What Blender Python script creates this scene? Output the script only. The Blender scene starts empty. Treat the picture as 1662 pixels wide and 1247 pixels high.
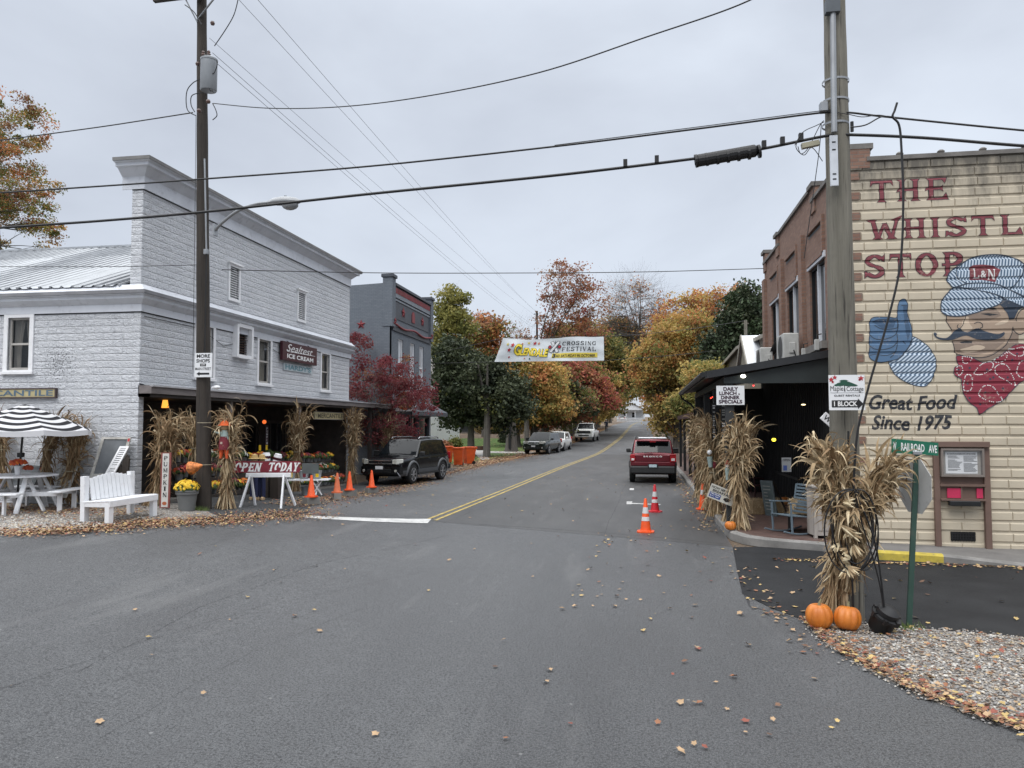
import bpy, bmesh, math, random
import numpy as np
from mathutils import Vector, Matrix
from mathutils.geometry import tessellate_polygon
R=math.radians
S=bpy.context.scene
COL=S.collection
# ---------------- camera ----------------
H=2.3; YAW=R(9.5); PIT=R(3.04); FPX=1250.0
cam=bpy.data.cameras.new("camera"); co=bpy.data.objects.new("camera",cam); COL.objects.link(co)
cam.sensor_width=36; cam.lens=36*FPX/1662; cam.clip_start=.05; cam.clip_end=3000
co.location=(0,0,H); co.rotation_euler=(math.pi/2+PIT,0,YAW)
S.camera=co
# ---------------- world / sun (overcast) ----------------
W=bpy.data.worlds.new("World"); S.world=W; W.use_nodes=True
wn=W.node_tree.nodes; wl=W.node_tree.links; wn.clear()
def wnode(t,**k):
    n=wn.new(t)
    for a,b in k.items(): setattr(n,a,b)
    return n
SUNEL=R(50); SUNROT=R(200)
sky=wnode('ShaderNodeTexSky'); sky.sky_type='NISHITA'; sky.sun_disc=False; sky.sun_elevation=SUNEL; sky.sun_rotation=SUNROT
tc=wnode('ShaderNodeTexCoord'); mp=wnode('ShaderNodeMapping'); mp.inputs['Scale'].default_value=(1.2,1.2,2.6); mp.inputs['Rotation'].default_value=(.12,.05,.6)
nz=wnode('ShaderNodeTexNoise'); nz.inputs['Scale'].default_value=1.5; nz.inputs['Detail'].default_value=6; nz.inputs['Roughness'].default_value=.5; nz.inputs['Distortion'].default_value=.3
rp=wnode('ShaderNodeValToRGB'); rp.color_ramp.elements[0].position=.3; rp.color_ramp.elements[0].color=(4.25,4.55,5.2,1); rp.color_ramp.elements[1].position=.72; rp.color_ramp.elements[1].color=(6.35,6.85,7.6,1)
sx=wnode('ShaderNodeSeparateXYZ'); 
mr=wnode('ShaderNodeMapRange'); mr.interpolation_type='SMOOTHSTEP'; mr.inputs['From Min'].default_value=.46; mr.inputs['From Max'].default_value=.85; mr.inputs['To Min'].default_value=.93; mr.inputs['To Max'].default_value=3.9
mul=wnode('ShaderNodeVectorMath',operation='SCALE')
mx=wnode('ShaderNodeMix',data_type='RGBA'); mx.inputs[0].default_value=.9
bg=wnode('ShaderNodeBackground'); bg.inputs[1].default_value=.125; ow=wnode('ShaderNodeOutputWorld')
wl.new(tc.outputs['Generated'],mp.inputs[0]); wl.new(mp.outputs[0],nz.inputs['Vector']); wl.new(nz.outputs['Fac'],rp.inputs[0])
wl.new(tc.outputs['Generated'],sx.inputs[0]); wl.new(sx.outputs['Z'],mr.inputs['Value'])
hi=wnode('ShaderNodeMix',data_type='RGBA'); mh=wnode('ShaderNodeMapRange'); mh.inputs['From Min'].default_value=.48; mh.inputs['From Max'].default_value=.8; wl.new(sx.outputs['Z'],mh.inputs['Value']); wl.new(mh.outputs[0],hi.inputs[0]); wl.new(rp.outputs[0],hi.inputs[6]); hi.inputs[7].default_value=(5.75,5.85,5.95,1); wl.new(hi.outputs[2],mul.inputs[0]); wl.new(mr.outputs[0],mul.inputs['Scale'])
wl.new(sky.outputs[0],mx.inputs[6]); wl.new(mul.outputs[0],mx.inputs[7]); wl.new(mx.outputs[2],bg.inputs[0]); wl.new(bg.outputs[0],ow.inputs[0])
sl=bpy.data.lights.new("sun",'SUN'); sl.energy=1.1; sl.angle=R(30); sl.color=(1,.97,.93); so=bpy.data.objects.new("sun",sl); COL.objects.link(so)
so.rotation_euler=(math.pi/2-SUNEL,0,math.pi-SUNROT)
S.view_settings.view_transform='Standard'; S.view_settings.look='None'; S.view_settings.gamma=1; S.view_settings.exposure=0.17
S.view_settings.use_curve_mapping=False
S.cycles.max_bounces=6; S.cycles.diffuse_bounces=3; S.cycles.transparent_max_bounces=12

# ---------------- geometry of the place ----------------
def ray(px,py):
    a=(px-831)/FPX;b=(623.5-py)/FPX
    f=math.cos(PIT)-b*math.sin(PIT);z=math.sin(PIT)+b*math.cos(PIT)
    return (a*math.cos(YAW)-f*math.sin(YAW), a*math.sin(YAW)+f*math.cos(YAW), z)
def ss(e0,e1,x):
    t=max(0,min(1,(x-e0)/(e1-e0)));return t*t*(3-2*t)
def gz(x,y):
    z=.45*ss(-4,-11.5,x)*(1-ss(16.5,28,y))
    if y>55:
        t=y-55; z+= (.026*(t*t/30 if t<15 else t-7.5)) if y<150 else .026*87.5+.013*(y-150)
    return z
def G(px,py,dz=0):
    d=ray(px,py);t=0.5
    while t<600:
        if H+d[2]*t<gz(d[0]*t,d[1]*t)+dz: break
        t+=max(.02,t*.001)
    return Vector((d[0]*t,d[1]*t,H+d[2]*t))
def PX(px,py,x):
    d=ray(px,py);t=x/d[0];return Vector((x,d[1]*t,H+d[2]*t))
def PY(px,py,y):
    d=ray(px,py);t=y/d[1];return Vector((d[0]*t,y,H+d[2]*t))
def PD(px,py,dist):
    d=ray(px,py);return Vector((d[0]*dist,d[1]*dist,H+d[2]*dist))

# ---------------- materials ----------------
MATS={}
def newmat(name):
    m=bpy.data.materials.new(name); m.use_nodes=True; nt=m.node_tree; nt.nodes.clear()
    return m,nt
class NT:
    def __init__(s,name):
        s.m,s.nt=newmat(name); s.out=s.n('ShaderNodeOutputMaterial'); s.b=s.n('ShaderNodeBsdfPrincipled'); s.l(s.b.outputs[0],s.out.inputs[0])
    def n(s,t,**k):
        n=s.nt.nodes.new(t)
        for a,b in k.items(): setattr(n,a,b)
        return n
    def l(s,a,b): s.nt.links.new(a,b)
    def noise(s,vec,scale,detail=4,rough=.55,dist=0):
        n=s.n('ShaderNodeTexNoise'); n.inputs['Scale'].default_value=scale; n.inputs['Detail'].default_value=detail; n.inputs['Roughness'].default_value=rough; n.inputs['Distortion'].default_value=dist
        if vec is not None: s.l(vec,n.inputs['Vector'])
        return n.outputs['Fac']
    def ramp(s,fac,stops):
        r=s.n('ShaderNodeValToRGB'); el=r.color_ramp.elements
        while len(el)<len(stops): el.new(.5)
        for e,(p,c) in zip(el,stops):
            e.position=p; e.color=(c[0],c[1],c[2],1) if hasattr(c,'__len__') else (c,c,c,1)
        s.l(fac,r.inputs[0]); return r.outputs[0]
    def mix(s,fac,a,b,mode='MIX'):
        m=s.n('ShaderNodeMix',data_type='RGBA',blend_type=mode)
        for i,x in ((0,fac),(6,a),(7,b)):
            if hasattr(x,'is_linked') or hasattr(x,'links'): s.l(x,m.inputs[i])
            elif i==0: m.inputs[0].default_value=x
            else: m.inputs[i].default_value=(x[0],x[1],x[2],1)
        return m.outputs[2]
    def math(s,op,a,b=None,c=None):
        m=s.n('ShaderNodeMath',operation=op)
        for i,x in enumerate((a,b,c)):
            if x is None: continue
            if hasattr(x,'links'): s.l(x,m.inputs[i])
            else: m.inputs[i].default_value=x
        return m.outputs[0]
    def pos(s): return s.n('ShaderNodeNewGeometry').outputs['Position']
    def obj(s): return s.n('ShaderNodeTexCoord').outputs['Object']
    def mapping(s,vec,scale=(1,1,1),rot=(0,0,0),loc=(0,0,0)):
        m=s.n('ShaderNodeMapping'); m.inputs['Scale'].default_value=scale; m.inputs['Rotation'].default_value=rot; m.inputs['Location'].default_value=loc
        s.l(vec,m.inputs[0]); return m.outputs[0]
    def bump(s,h,strength=.3,dist=.02):
        b=s.n('ShaderNodeBump'); b.inputs['Strength'].default_value=strength; b.inputs['Distance'].default_value=dist
        s.l(h,b.inputs['Height']); s.l(b.outputs[0],s.b.inputs['Normal'])
    def col(s,c):
        if hasattr(c,'links'): s.l(c,s.b.inputs['Base Color'])
        else: s.b.inputs['Base Color'].default_value=(c[0],c[1],c[2],1)
    def set(s,**k):
        for a,v in k.items(): s.b.inputs[a.replace('_',' ')].default_value=v
    def wallvec(s):
        g=s.pos(); x=s.n('ShaderNodeSeparateXYZ'); s.l(g,x.inputs[0])
        c=s.n('ShaderNodeCombineXYZ'); s.l(s.math('ADD',x.outputs[0],x.outputs[1]),c.inputs[0]); s.l(x.outputs[2],c.inputs[1]); return c.outputs[0],x
def mat(name,col,rough=.6,metal=0,var=.18,vs=3.0,bump=0.0,bs=40,spec=.4,stretch=(1,1,1),dirt=None,da=.4):
    if name in MATS: return MATS[name]
    t=NT(name); v=t.mapping(t.obj(),stretch)
    f=t.noise(v,vs,5,.6); d=[c*(1-var) for c in col]; l=[min(1,c*(1+var)) for c in col]
    c=t.ramp(f,[(.3,d),(.7,l)])
    if dirt:
        f2=t.noise(v,vs*2.7,6,.65); k=t.ramp(f2,[(.55,0),(.72,da)]); c=t.mix(k,c,dirt)
    t.col(c); t.set(Roughness=rough,Metallic=metal); t.b.inputs['Specular IOR Level'].default_value=spec
    if bump: t.bump(t.noise(v,bs,4,.6),bump,.01)
    MATS[name]=t.m; return t.m
def emis(name,col,strength):
    if name in MATS: return MATS[name]
    t=NT(name); t.col(col); t.b.inputs['Emission Color'].default_value=(*col,1); t.b.inputs['Emission Strength'].default_value=strength; MATS[name]=t.m; return t.m

# ---------------- mesh builder ----------------
class MB:
    def __init__(s): s.v=[];s.f=[];s.mi=[];s.mats=[];s.T=Matrix.Identity(4);s.st=[]
    def push(s,loc=(0,0,0),rz=0,rx=0,ry=0,sc=1):
        s.st.append(s.T.copy()); s.T=s.T@Matrix.Translation(loc)@Matrix.Rotation(rz,4,'Z')@Matrix.Rotation(ry,4,'Y')@Matrix.Rotation(rx,4,'X')@Matrix.Scale(sc,4); return s
    def pop(s): s.T=s.st.pop(); return s
    def mat(s,m):
        if m not in s.mats: s.mats.append(m)
        return s.mats.index(m)
    def add(s,vs,fs,m):
        b=len(s.v); s.v+=[tuple(s.T@Vector(p)) for p in vs]; k=s.mat(m)
        for f in fs: s.f.append(tuple(b+i for i in f)); s.mi.append(k)
        return s
    def box(s,x0,y0,z0,x1,y1,z1,m,bev=0):
        if bev:
            b=min(bev,abs(x1-x0)/2.2,abs(y1-y0)/2.2,abs(z1-z0)/2.2)
            bm=bmesh.new(); bmesh.ops.create_cube(bm,size=1)
            for v in bm.verts: v.co=((x0+x1)/2+v.co.x*(x1-x0),(y0+y1)/2+v.co.y*(y1-y0),(z0+z1)/2+v.co.z*(z1-z0))
            bmesh.ops.bevel(bm,geom=bm.edges[:],offset=b,segments=1,affect='EDGES')
            s.bm(bm,m); return s
        P=[(x0,y0,z0),(x1,y0,z0),(x1,y1,z0),(x0,y1,z0),(x0,y0,z1),(x1,y0,z1),(x1,y1,z1),(x0,y1,z1)]
        return s.add(P,[(0,3,2,1),(4,5,6,7),(0,1,5,4),(1,2,6,5),(2,3,7,6),(3,0,4,7)],m)
    def bm(s,bm,m):
        bm.verts.index_update(); s.add([v.co[:] for v in bm.verts],[[v.index for v in f.verts] for f in bm.faces],m); bm.free(); return s
    def bar(s,a,b,w,h,m,up=(0,0,1)):
        a=Vector(a);b=Vector(b);d=(b-a).normalized();u=Vector(up)
        if abs(d.dot(u))>.98:u=Vector((1,0,0))
        r=d.cross(u).normalized();u=r.cross(d).normalized();r=r*w/2;u=u*h/2
        P=[a-r-u,a+r-u,a+r+u,a-r+u,b-r-u,b+r-u,b+r+u,b-r+u]
        return s.add(P,[(0,3,2,1)[::-1],(4,5,6,7)[::-1],(0,1,5,4)[::-1],(1,2,6,5)[::-1],(2,3,7,6)[::-1],(3,0,4,7)[::-1]],m)
    def tube(s,pts,r,m,n=8,cap=True):
        pts=[Vector(p) for p in pts]; rs=r if hasattr(r,'__len__') else [r]*len(pts)
        vs=[];fs=[];pu=None
        for i,p in enumerate(pts):
            d=(pts[min(i+1,len(pts)-1)]-pts[max(i-1,0)])
            if d.length<1e-9: d=Vector((0,0,1))
            d.normalize()
            if pu is None:
                pu=Vector((0,0,1)) if abs(d.z)<.9 else Vector((1,0,0))
            x=d.cross(pu)
            if x.length<1e-4: x=d.cross(Vector((0,1,0)))
            x.normalize(); y=x.cross(d).normalized(); pu=y
            for k in range(n):
                a=2*math.pi*k/n; vs.append(p+(x*math.cos(a)+y*math.sin(a))*rs[i])
        for i in range(len(pts)-1):
            for k in range(n): fs.append((i*n+k,i*n+(k+1)%n,(i+1)*n+(k+1)%n,(i+1)*n+k))
        if cap: fs.append(tuple(range(n))[::-1]); fs.append(tuple((len(pts)-1)*n+k for k in range(n)))
        return s.add(vs,fs,m)
    def cyl(s,a,b,r,m,n=16,r2=None): return s.tube([a,b],[r,r if r2 is None else r2],m,n)
    def lathe(s,prof,m,n=24,c=(0,0,0)):
        vs=[];fs=[];c=Vector(c)
        for (r,z) in prof:
            for k in range(n):
                a=2*math.pi*k/n; vs.append(c+Vector((r*math.cos(a),r*math.sin(a),z)))
        for i in range(len(prof)-1):
            for k in range(n): fs.append((i*n+k,i*n+(k+1)%n,(i+1)*n+(k+1)%n,(i+1)*n+k))
        return s.add(vs,fs,m)
    def sph(s,c,r,m,n=12,sc=(1,1,1)):
        vs=[];fs=[];k2=n//2
        for i in range(k2+1):
            t=math.pi*i/k2
            for k in range(n):
                a=2*math.pi*k/n; vs.append((c[0]+r*sc[0]*math.sin(t)*math.cos(a),c[1]+r*sc[1]*math.sin(t)*math.sin(a),c[2]+r*sc[2]*math.cos(t)))
        for i in range(k2):
            for k in range(n): fs.append((i*n+k,(i+1)*n+k,(i+1)*n+(k+1)%n,i*n+(k+1)%n))
        return s.add(vs,fs,m)
    def quad(s,a,b,c,d,m): return s.add([a,b,c,d],[(0,1,2,3)],m)
    def prism(s,poly,axis,a,b,m):
        # poly 2D list; axis 'X' -> (y,z), 'Y' -> (x,z), 'Z' -> (x,y)
        def P(p,t): return {'X':(t,p[0],p[1]),'Y':(p[0],t,p[1]),'Z':(p[0],p[1],t)}[axis]
        n=len(poly); vs=[P(p,a) for p in poly]+[P(p,b) for p in poly]
        tri=tessellate_polygon([[Vector((p[0],p[1],0)) for p in poly]])
        fs=[t for t in tri]+[tuple(i+n for i in t[::-1]) for t in tri]
        fs+=[(i,(i+1)%n,(i+1)%n+n,i+n) for i in range(n)]
        return s.add(vs,fs,m)
    def poly(s,pts,m):
        tri=tessellate_polygon([[Vector(p) for p in pts]]); return s.add(pts,[t for t in tri],m)
    def build(s,name,parent=None,smooth=None,world=False,loc=None,fixn=False):
        me=bpy.data.meshes.new(name); V=s.v
        if world and parent is not None:
            inv=parent.matrix_basis.inverted(); V=[tuple(inv@Vector(p)) for p in V]
        elif world and loc is not None: V=[(p[0]-loc[0],p[1]-loc[1],p[2]-loc[2]) for p in V]
        me.from_pydata(V,[],s.f)
        for m in s.mats: me.materials.append(m)
        me.polygons.foreach_set('material_index',s.mi)
        if fixn:
            bm=bmesh.new(); bm.from_mesh(me); bmesh.ops.recalc_face_normals(bm,faces=bm.faces); bm.to_mesh(me); bm.free()
        if smooth is not None:
            me.shade_smooth(); me.set_sharp_from_angle(angle=R(smooth))
        me.update()
        o=bpy.data.objects.new(name,me); COL.objects.link(o)
        if parent is not None: o.parent=parent
        elif loc is not None: o.location=loc
        return o
def tag(o,label=None,cat=None,group=None,kind=None):
    if label: o['label']=label
    if cat: o['category']=cat
    if group: o['group']=group
    if kind: o['kind']=kind
    return o
def thing(name,label,cat,loc=(0,0,0),rz=0,group=None):
    o=bpy.data.objects.new(name,None); COL.objects.link(o); o.location=loc; o.rotation_euler=(0,0,rz); o.empty_display_size=.2
    bpy.context.view_layer.update() if False else None
    o.matrix_basis=Matrix.Translation(loc)@Matrix.Rotation(rz,4,'Z')
    return tag(o,label,cat,group)
def copytree(o,loc,rz,label,parent=None,sc=None):
    c=o.copy(); COL.objects.link(c); c.parent=parent
    if parent is None:
        c.location=loc; c.rotation_euler=(0,0,rz)
        if sc: c.scale=sc
        if label: c['label']=label
    for ch in list(o.children): copytree(ch,None,None,None,c)
    return c
def struct(o): o['kind']='structure'; return o
def npmesh(name,V,F,mats,mi,smooth=False):
    me=bpy.data.meshes.new(name); nv=len(V); nf=len(F); k=F.shape[1]
    me.vertices.add(nv); me.vertices.foreach_set('co',np.asarray(V,dtype=np.float32).ravel())
    me.loops.add(nf*k); me.loops.foreach_set('vertex_index',F.astype(np.int32).ravel())
    me.polygons.add(nf); me.polygons.foreach_set('loop_start',np.arange(0,nf*k,k,dtype=np.int32))
    for m in mats: me.materials.append(m)
    me.polygons.foreach_set('material_index',np.asarray(mi,dtype=np.int32))
    if smooth: me.polygons.foreach_set('use_smooth',np.ones(nf,dtype=bool))
    me.update(calc_edges=True); return me
def npobj(name,V,F,mats,mi,parent=None,loc=None,smooth=False):
    o=bpy.data.objects.new(name,npmesh(name,V,F,mats,mi,smooth)); COL.objects.link(o)
    if parent is not None:o.parent=parent
    if loc is not None:o.location=loc
    return o
# ---------------- text ----------------
_tc={}
def text2d(s,bold=0.0,shear=0.0,spacing=1.0):
    key=(s,bold,shear,spacing)
    if key in _tc: return _tc[key]
    cu=bpy.data.curves.new('t','FONT'); cu.body=s; cu.size=1; cu.offset=bold; cu.shear=shear; cu.space_character=spacing; cu.resolution_u=3
    o=bpy.data.objects.new('t',cu); COL.objects.link(o); dg=bpy.context.evaluated_depsgraph_get(); me=o.evaluated_get(dg).to_mesh()
    V=[(v.co.x,v.co.y) for v in me.vertices]; F=[tuple(p.vertices) for p in me.polygons]
    o.evaluated_get(dg).to_mesh_clear(); bpy.data.objects.remove(o); bpy.data.curves.remove(cu)
    if not V: V=[(0,0)]
    x0=min(v[0] for v in V);x1=max(v[0] for v in V);y0=min(v[1] for v in V);y1=max(v[1] for v in V)
    _tc[key]=([((x-x0)/(x1-x0 or 1),(y-y0)/(y1-y0 or 1)) for x,y in V],F,(x1-x0)/(y1-y0 or 1)); return _tc[key]
def put(mb,s,x0,z0,x1,z1,m,y=0,bold=.015,shear=0,fn=None,spacing=1.0):
    """text stretched into a box on a board facing -Y (local), or mapped by fn(u,v)"""
    V,F,_=text2d(s,bold,shear,spacing)
    if fn: P=[fn(u,v) for u,v in V]
    else: P=[(x0+u*(x1-x0),y,z0+v*(z1-z0)) for u,v in V]
    mb.add(P,F,m)
# serif letters drawn from strokes: polygons in a unit box
def _arc(cx,cy,rx,ry,a0,a1,wt,wb,n=14):
    P=[];Q=[]
    for i in range(n+1):
        a=R(a0+(a1-a0)*i/n); w=wt*abs(math.cos(a))+wb*abs(math.sin(a))
        P.append((cx+rx*math.cos(a),cy+ry*math.sin(a))); Q.append((cx+(rx-w)*math.cos(a),cy+(ry-w*.9)*math.sin(a)))
    return P+Q[::-1]
def _stem(x,w=.17,y0=0,y1=1,s=.09,b=1,t=1):
    h=.10; L=[]
    L+= [(x-w/2-s*b,y0),(x+w/2+s*b,y0),(x+w/2,y0+h)] if b else [(x-w/2,y0),(x+w/2,y0)]
    L+= [(x+w/2,y1-h),(x+w/2+s*t,y1),(x-w/2-s*t,y1),(x-w/2,y1-h)] if t else [(x+w/2,y1),(x-w/2,y1)]
    if b: L.append((x-w/2,y0+h))
    return L
def _ser(ch):
    A=_arc; St=_stem; D=[]
    def line(x0,y0,x1,y1,w): return [(x0-w/2,y0),(x0+w/2,y0),(x1+w/2,y1),(x1-w/2,y1)]
    def hb(x0,x1,y,w=.09): return [(x0,y-w/2),(x1,y-w/2),(x1,y+w/2),(x0,y+w/2)]
    if ch=='T': return [St(.5,t=0),[(.06,1),(.02,.72),(.12,.88),(.88,.88),(.98,.72),(.94,1)]]
    if ch=='H': return [St(.22),St(.78),[(.0,.42),(.12,.47),(.22,.47),(.78,.47),(.78,.56),(.1,.56),(.05,.5)]]
    if ch=='I': return [St(.5)]
    if ch=='E': return [St(.3),hb(.3,.78,.955,.09),hb(.3,.78,.045,.09),[(.7,1),(.95,1),(.86,.74)],[(.7,0),(1,0),(.9,.28)],[(.05,.42),(.15,.47),(.7,.47),(.78,.38),(.78,.64),(.7,.56),(.12,.56)]]
    if ch=='F': return [St(.3),hb(.3,.78,.955,.09),[(.7,1),(.95,1),(.86,.74)],hb(.3,.7,.5,.09),[(.68,.4),(.76,.4),(.76,.62),(.68,.62)]]
    if ch=='L': return [St(.3),hb(.3,.8,.045,.09),[(.66,0),(1,0),(.9,.34)]]
    if ch=='S': return [A(.5,.735,.4,.265,20,270,.15,.1),A(.5,.27,.42,.27,90,-160,.16,.1),[(.84,.74),(.93,.72),(.93,1.0),(.8,.86)],[(.16,.28),(.07,.28),(.05,0),(.2,.13)]]
    if ch=='O': return [A(.5,.5,.47,.5,0,360,.18,.09,28)]
    if ch=='P': return [St(.27),A(.5,.72,.42,.28,90,-90,.17,.09),hb(.2,.52,.955,.09),hb(.05,.52,.48,.08)]
    if ch=='R': return [St(.24),A(.48,.73,.38,.27,90,-90,.16,.09),hb(.2,.5,.955,.09),hb(.2,.5,.5,.08),[(.45,.5),(.62,.5),(1,0),(.74,0)]]
    if ch=='D': return [St(.24),A(.42,.5,.52,.5,90,-90,.18,.09),hb(.2,.44,.955,.09),hb(.2,.44,.045,.09)]
    if ch=='B': return [St(.24),A(.46,.74,.36,.26,90,-90,.16,.09),A(.46,.27,.42,.27,90,-90,.16,.09),hb(.2,.5,.955,.09),hb(.2,.5,.5,.08),hb(.2,.5,.045,.09)]
    if ch in 'CG':
        r=[A(.52,.5,.48,.5,48,312,.18,.09,24),[(.82,.9),(.92,1),(.92,.64),(.84,.7)]]
        if ch=='G': r+=[[(.74,.05),(.92,.05),(.92,.42),(1,.46),(.6,.46),(.74,.42)]]
        return r
    if ch=='N': return [St(.2,.1,),St(.82,.1),[(.1,1),(.32,1),(.87,0),(.68,0)]]
    if ch=='A': return [line(.16,0,.5,1,.09),line(.84,0,.52,1,.19),hb(.28,.72,.32,.09),[(0,0),(.32,0),(.2,.08),(.12,.08)],[(.66,0),(1,0),(.92,.08),(.76,.08)]]
    if ch=='V': return [line(.5,0,.16,1,.19),line(.5,0,.84,1,.09),[(0,1),(.34,1),(.24,.92),(.1,.92)],[(.68,1),(1,1),(.9,.92),(.78,.92)]]
    if ch=='Y': return [St(.5,y1=.5,t=0),line(.5,.4,.18,1,.18),line(.5,.4,.84,1,.1),[(0,1),(.36,1),(.28,.92),(.08,.92)],[(.68,1),(1,1),(.92,.92),(.76,.92)]]
    if ch=='W': return [line(.28,0,.12,1,.13),line(.28,0,.5,.8,.09),line(.72,0,.5,.8,.13),line(.72,0,.9,1,.09),[(-.06,1),(.26,1),(.18,.9),(.04,.9)],[(.72,.98),(1.08,1.2),(.95,.92)],[(.12,0),(.44,0),(.34,.1),(.2,.1)],[(.56,0),(.88,0),(.8,.1),(.64,.1)]]
    if ch=='K': return [St(.24),line(.3,.45,.8,1,.1),line(.82,0,.42,.6,.2),[(.62,0),(1,0),(.9,.08)],[(.66,1),(.96,1),(.8,.92)]]
    if ch=='M': return [St(.15,.1),St(.86,.15),line(.5,.1,.16,1,.17),line(.5,.1,.84,1,.08)]
    if ch=='U': return [St(.2,.17,y0=.3,b=0),St(.82,.1,y0=.3,b=0),A(.5,.34,.385,.34,180,360,.17,.1)]
    return []
def inflate(P,d):
    n=len(P); ar=sum(P[i][0]*P[(i+1)%n][1]-P[(i+1)%n][0]*P[i][1] for i in range(n)); sg=1 if ar>0 else -1; out=[]
    for i in range(n):
        a=Vector(P[i-1]);b=Vector(P[i]);c=Vector(P[(i+1)%n]); e1=(b-a);e2=(c-b)
        if e1.length<1e-9 or e2.length<1e-9: out.append(P[i]);continue
        e1.normalize();e2.normalize(); n1=Vector((e1.y,-e1.x))*sg;n2=Vector((e2.y,-e2.x))*sg; k=n1+n2
        if k.length<.3: k=n1
        k=k/max(.5,k.length_squared/2) if k.length>0 else n1
        out.append((b.x+k.x*d,b.y+k.y*d))
    return out
def serif(mb,s,fn,m,widths=None,gap=.12,depth=0.0012,outline=0,asp=None):
    """serif string; fn(u,v,layer)->3D with u,v in 0..1"""
    W={'I':.5,'M':1.25,'W':1.35,' ':.6}; ws=[W.get(c,1) for c in s]; tot=sum(ws)+gap*(len(s)-1); x=0;k=0
    for c,w in zip(s,ws):
        for P in _ser(c):
            xs=((lambda p:(p[0]-.5)*(2 if c=='I' else 1)+.5))
            Q=[((x+xs(p)*w)/tot,p[1]) for p in P]
            if outline:
                a=asp or 1; Q2=[(p[0]*a,p[1]) for p in Q]; Q2=inflate(Q2,outline); Q=[(p[0]/a,p[1]) for p in Q2]
            k+=1; V=[fn(u,v,(k%5)*depth) for u,v in Q]
            tri=tessellate_polygon([[Vector((p[0],p[1],0)) for p in Q]]); mb.add(V,[t for t in tri],m)
        x+=w+gap
# ---------------- ground materials ----------------
def m_asphalt():
    t=NT('asphalt'); p=t.pos()
    big=t.noise(t.mapping(p,(1,.45,1),(0,0,.5)),.3,5,.6,.8); mid=t.noise(p,2.2,6,.65); fine=t.noise(p,95,4,.75); agg=t.noise(p,42,3,.6)
    c=t.ramp(big,[(.36,(.014,.0155,.018)),(.5,(.028,.03,.033)),(.62,(.056,.059,.063))])
    c=t.mix(t.ramp(mid,[(.35,0),(.75,.4)]),c,(.03,.031,.033)); pn=t.noise(p,.5,4,.6,1.5); c=t.mix(t.ramp(pn,[(.55,0),(.62,.35)]),c,(.038,.039,.04))
    m2=t.noise(p,7,6,.75); c=t.mix(t.ramp(m2,[(.42,.55),(.55,0)]),c,(.022,.023,.025)); c=t.mix(t.ramp(m2,[(.56,0),(.7,.5)]),c,(.12,.122,.124)); c=t.mix(t.ramp(fine,[(.46,0),(.58,.8)]),c,(.15,.153,.156)); c=t.mix(t.ramp(agg,[(.5,0),(.6,.85)]),c,(.008,.008,.009))
    # dark wheel polished bands and sealed cracks
    v=t.n('ShaderNodeTexVoronoi',feature='DISTANCE_TO_EDGE'); t.l(t.mapping(p,(.28,.17,1),(0,0,.5)),v.inputs['Vector']); v.inputs['Scale'].default_value=1
    nw=t.noise(p,1.1,5); dd=t.math('ADD',v.outputs[0],t.math('MULTIPLY',t.math('SUBTRACT',nw,.5),.03))
    c=t.mix(t.ramp(dd,[(0,.3),(.003,0)]),c,(.05,.05,.052))
    st=t.noise(t.mapping(p,(.9,.12,1),(0,0,.35)),1.6,4,.6); c=t.mix(t.ramp(st,[(.58,0),(.75,.45)]),c,(.15,.15,.148))
    sp=t.n('ShaderNodeTexVoronoi'); t.l(p,sp.inputs['Vector']); sp.inputs['Scale'].default_value=2.3
    c=t.mix(t.ramp(sp.outputs[0],[(.03,.5),(.045,0)]),c,(.3,.3,.29))
    t.col(c); t.b.inputs['Specular IOR Level'].default_value=.8; t.l(t.ramp(big,[(.35,.4),(.65,.62)]),t.b.inputs['Roughness'])
    t.bump(t.math('ADD',fine,agg),.9,.012); return t.m
def m_newasphalt():
    t=NT('new_asphalt'); p=t.pos(); mid=t.noise(p,1.3,6,.6); fine=t.noise(p,120,3,.7)
    c=t.ramp(mid,[(.3,(.012,.0125,.014)),(.7,(.024,.025,.027))]); c=t.mix(t.ramp(fine,[(.5,0),(.7,.4)]),c,(.05,.05,.05)); t.col(c); t.set(Roughness=.75); t.b.inputs['Specular IOR Level'].default_value=.2; t.bump(fine,.8,.01); return t.m
def m_concrete(name='concrete',a=(.26,.25,.235),b=(.38,.37,.35)):
    t=NT(name); p=t.pos(); f=t.noise(p,1.7,6,.65); c=t.ramp(f,[(.3,a),(.7,b)]); g=t.noise(p,6,6,.7); c=t.mix(t.ramp(g,[(.55,0),(.75,.5)]),c,(.13,.12,.11)); t.col(c); t.set(Roughness=.9); t.bump(t.noise(p,60,4),.5,.01); return t.m
def m_paver():
    t=NT('brick_paver'); p=t.pos(); b=t.n('ShaderNodeTexBrick'); t.l(t.mapping(p,(1,1,1),(0,0,0)),b.inputs['Vector']); b.inputs['Scale'].default_value=1
    b.inputs['Brick Width'].default_value=.2; b.inputs['Row Height'].default_value=.1; b.inputs['Mortar Size'].default_value=.006
    b.inputs['Color1'].default_value=(.085,.042,.034,1); b.inputs['Color2'].default_value=(.14,.08,.066,1); b.inputs['Mortar'].default_value=(.06,.055,.05,1)
    f=t.noise(p,2,5,.6); c=t.mix(t.ramp(f,[(.4,0),(.7,.55)]),b.outputs[0],(.12,.09,.08)); t.col(c); t.set(Roughness=.55)
    t.bump(t.math('ADD',t.math('MULTIPLY',b.outputs['Fac'],-1),t.noise(p,50)),.5,.006); return t.m
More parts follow.
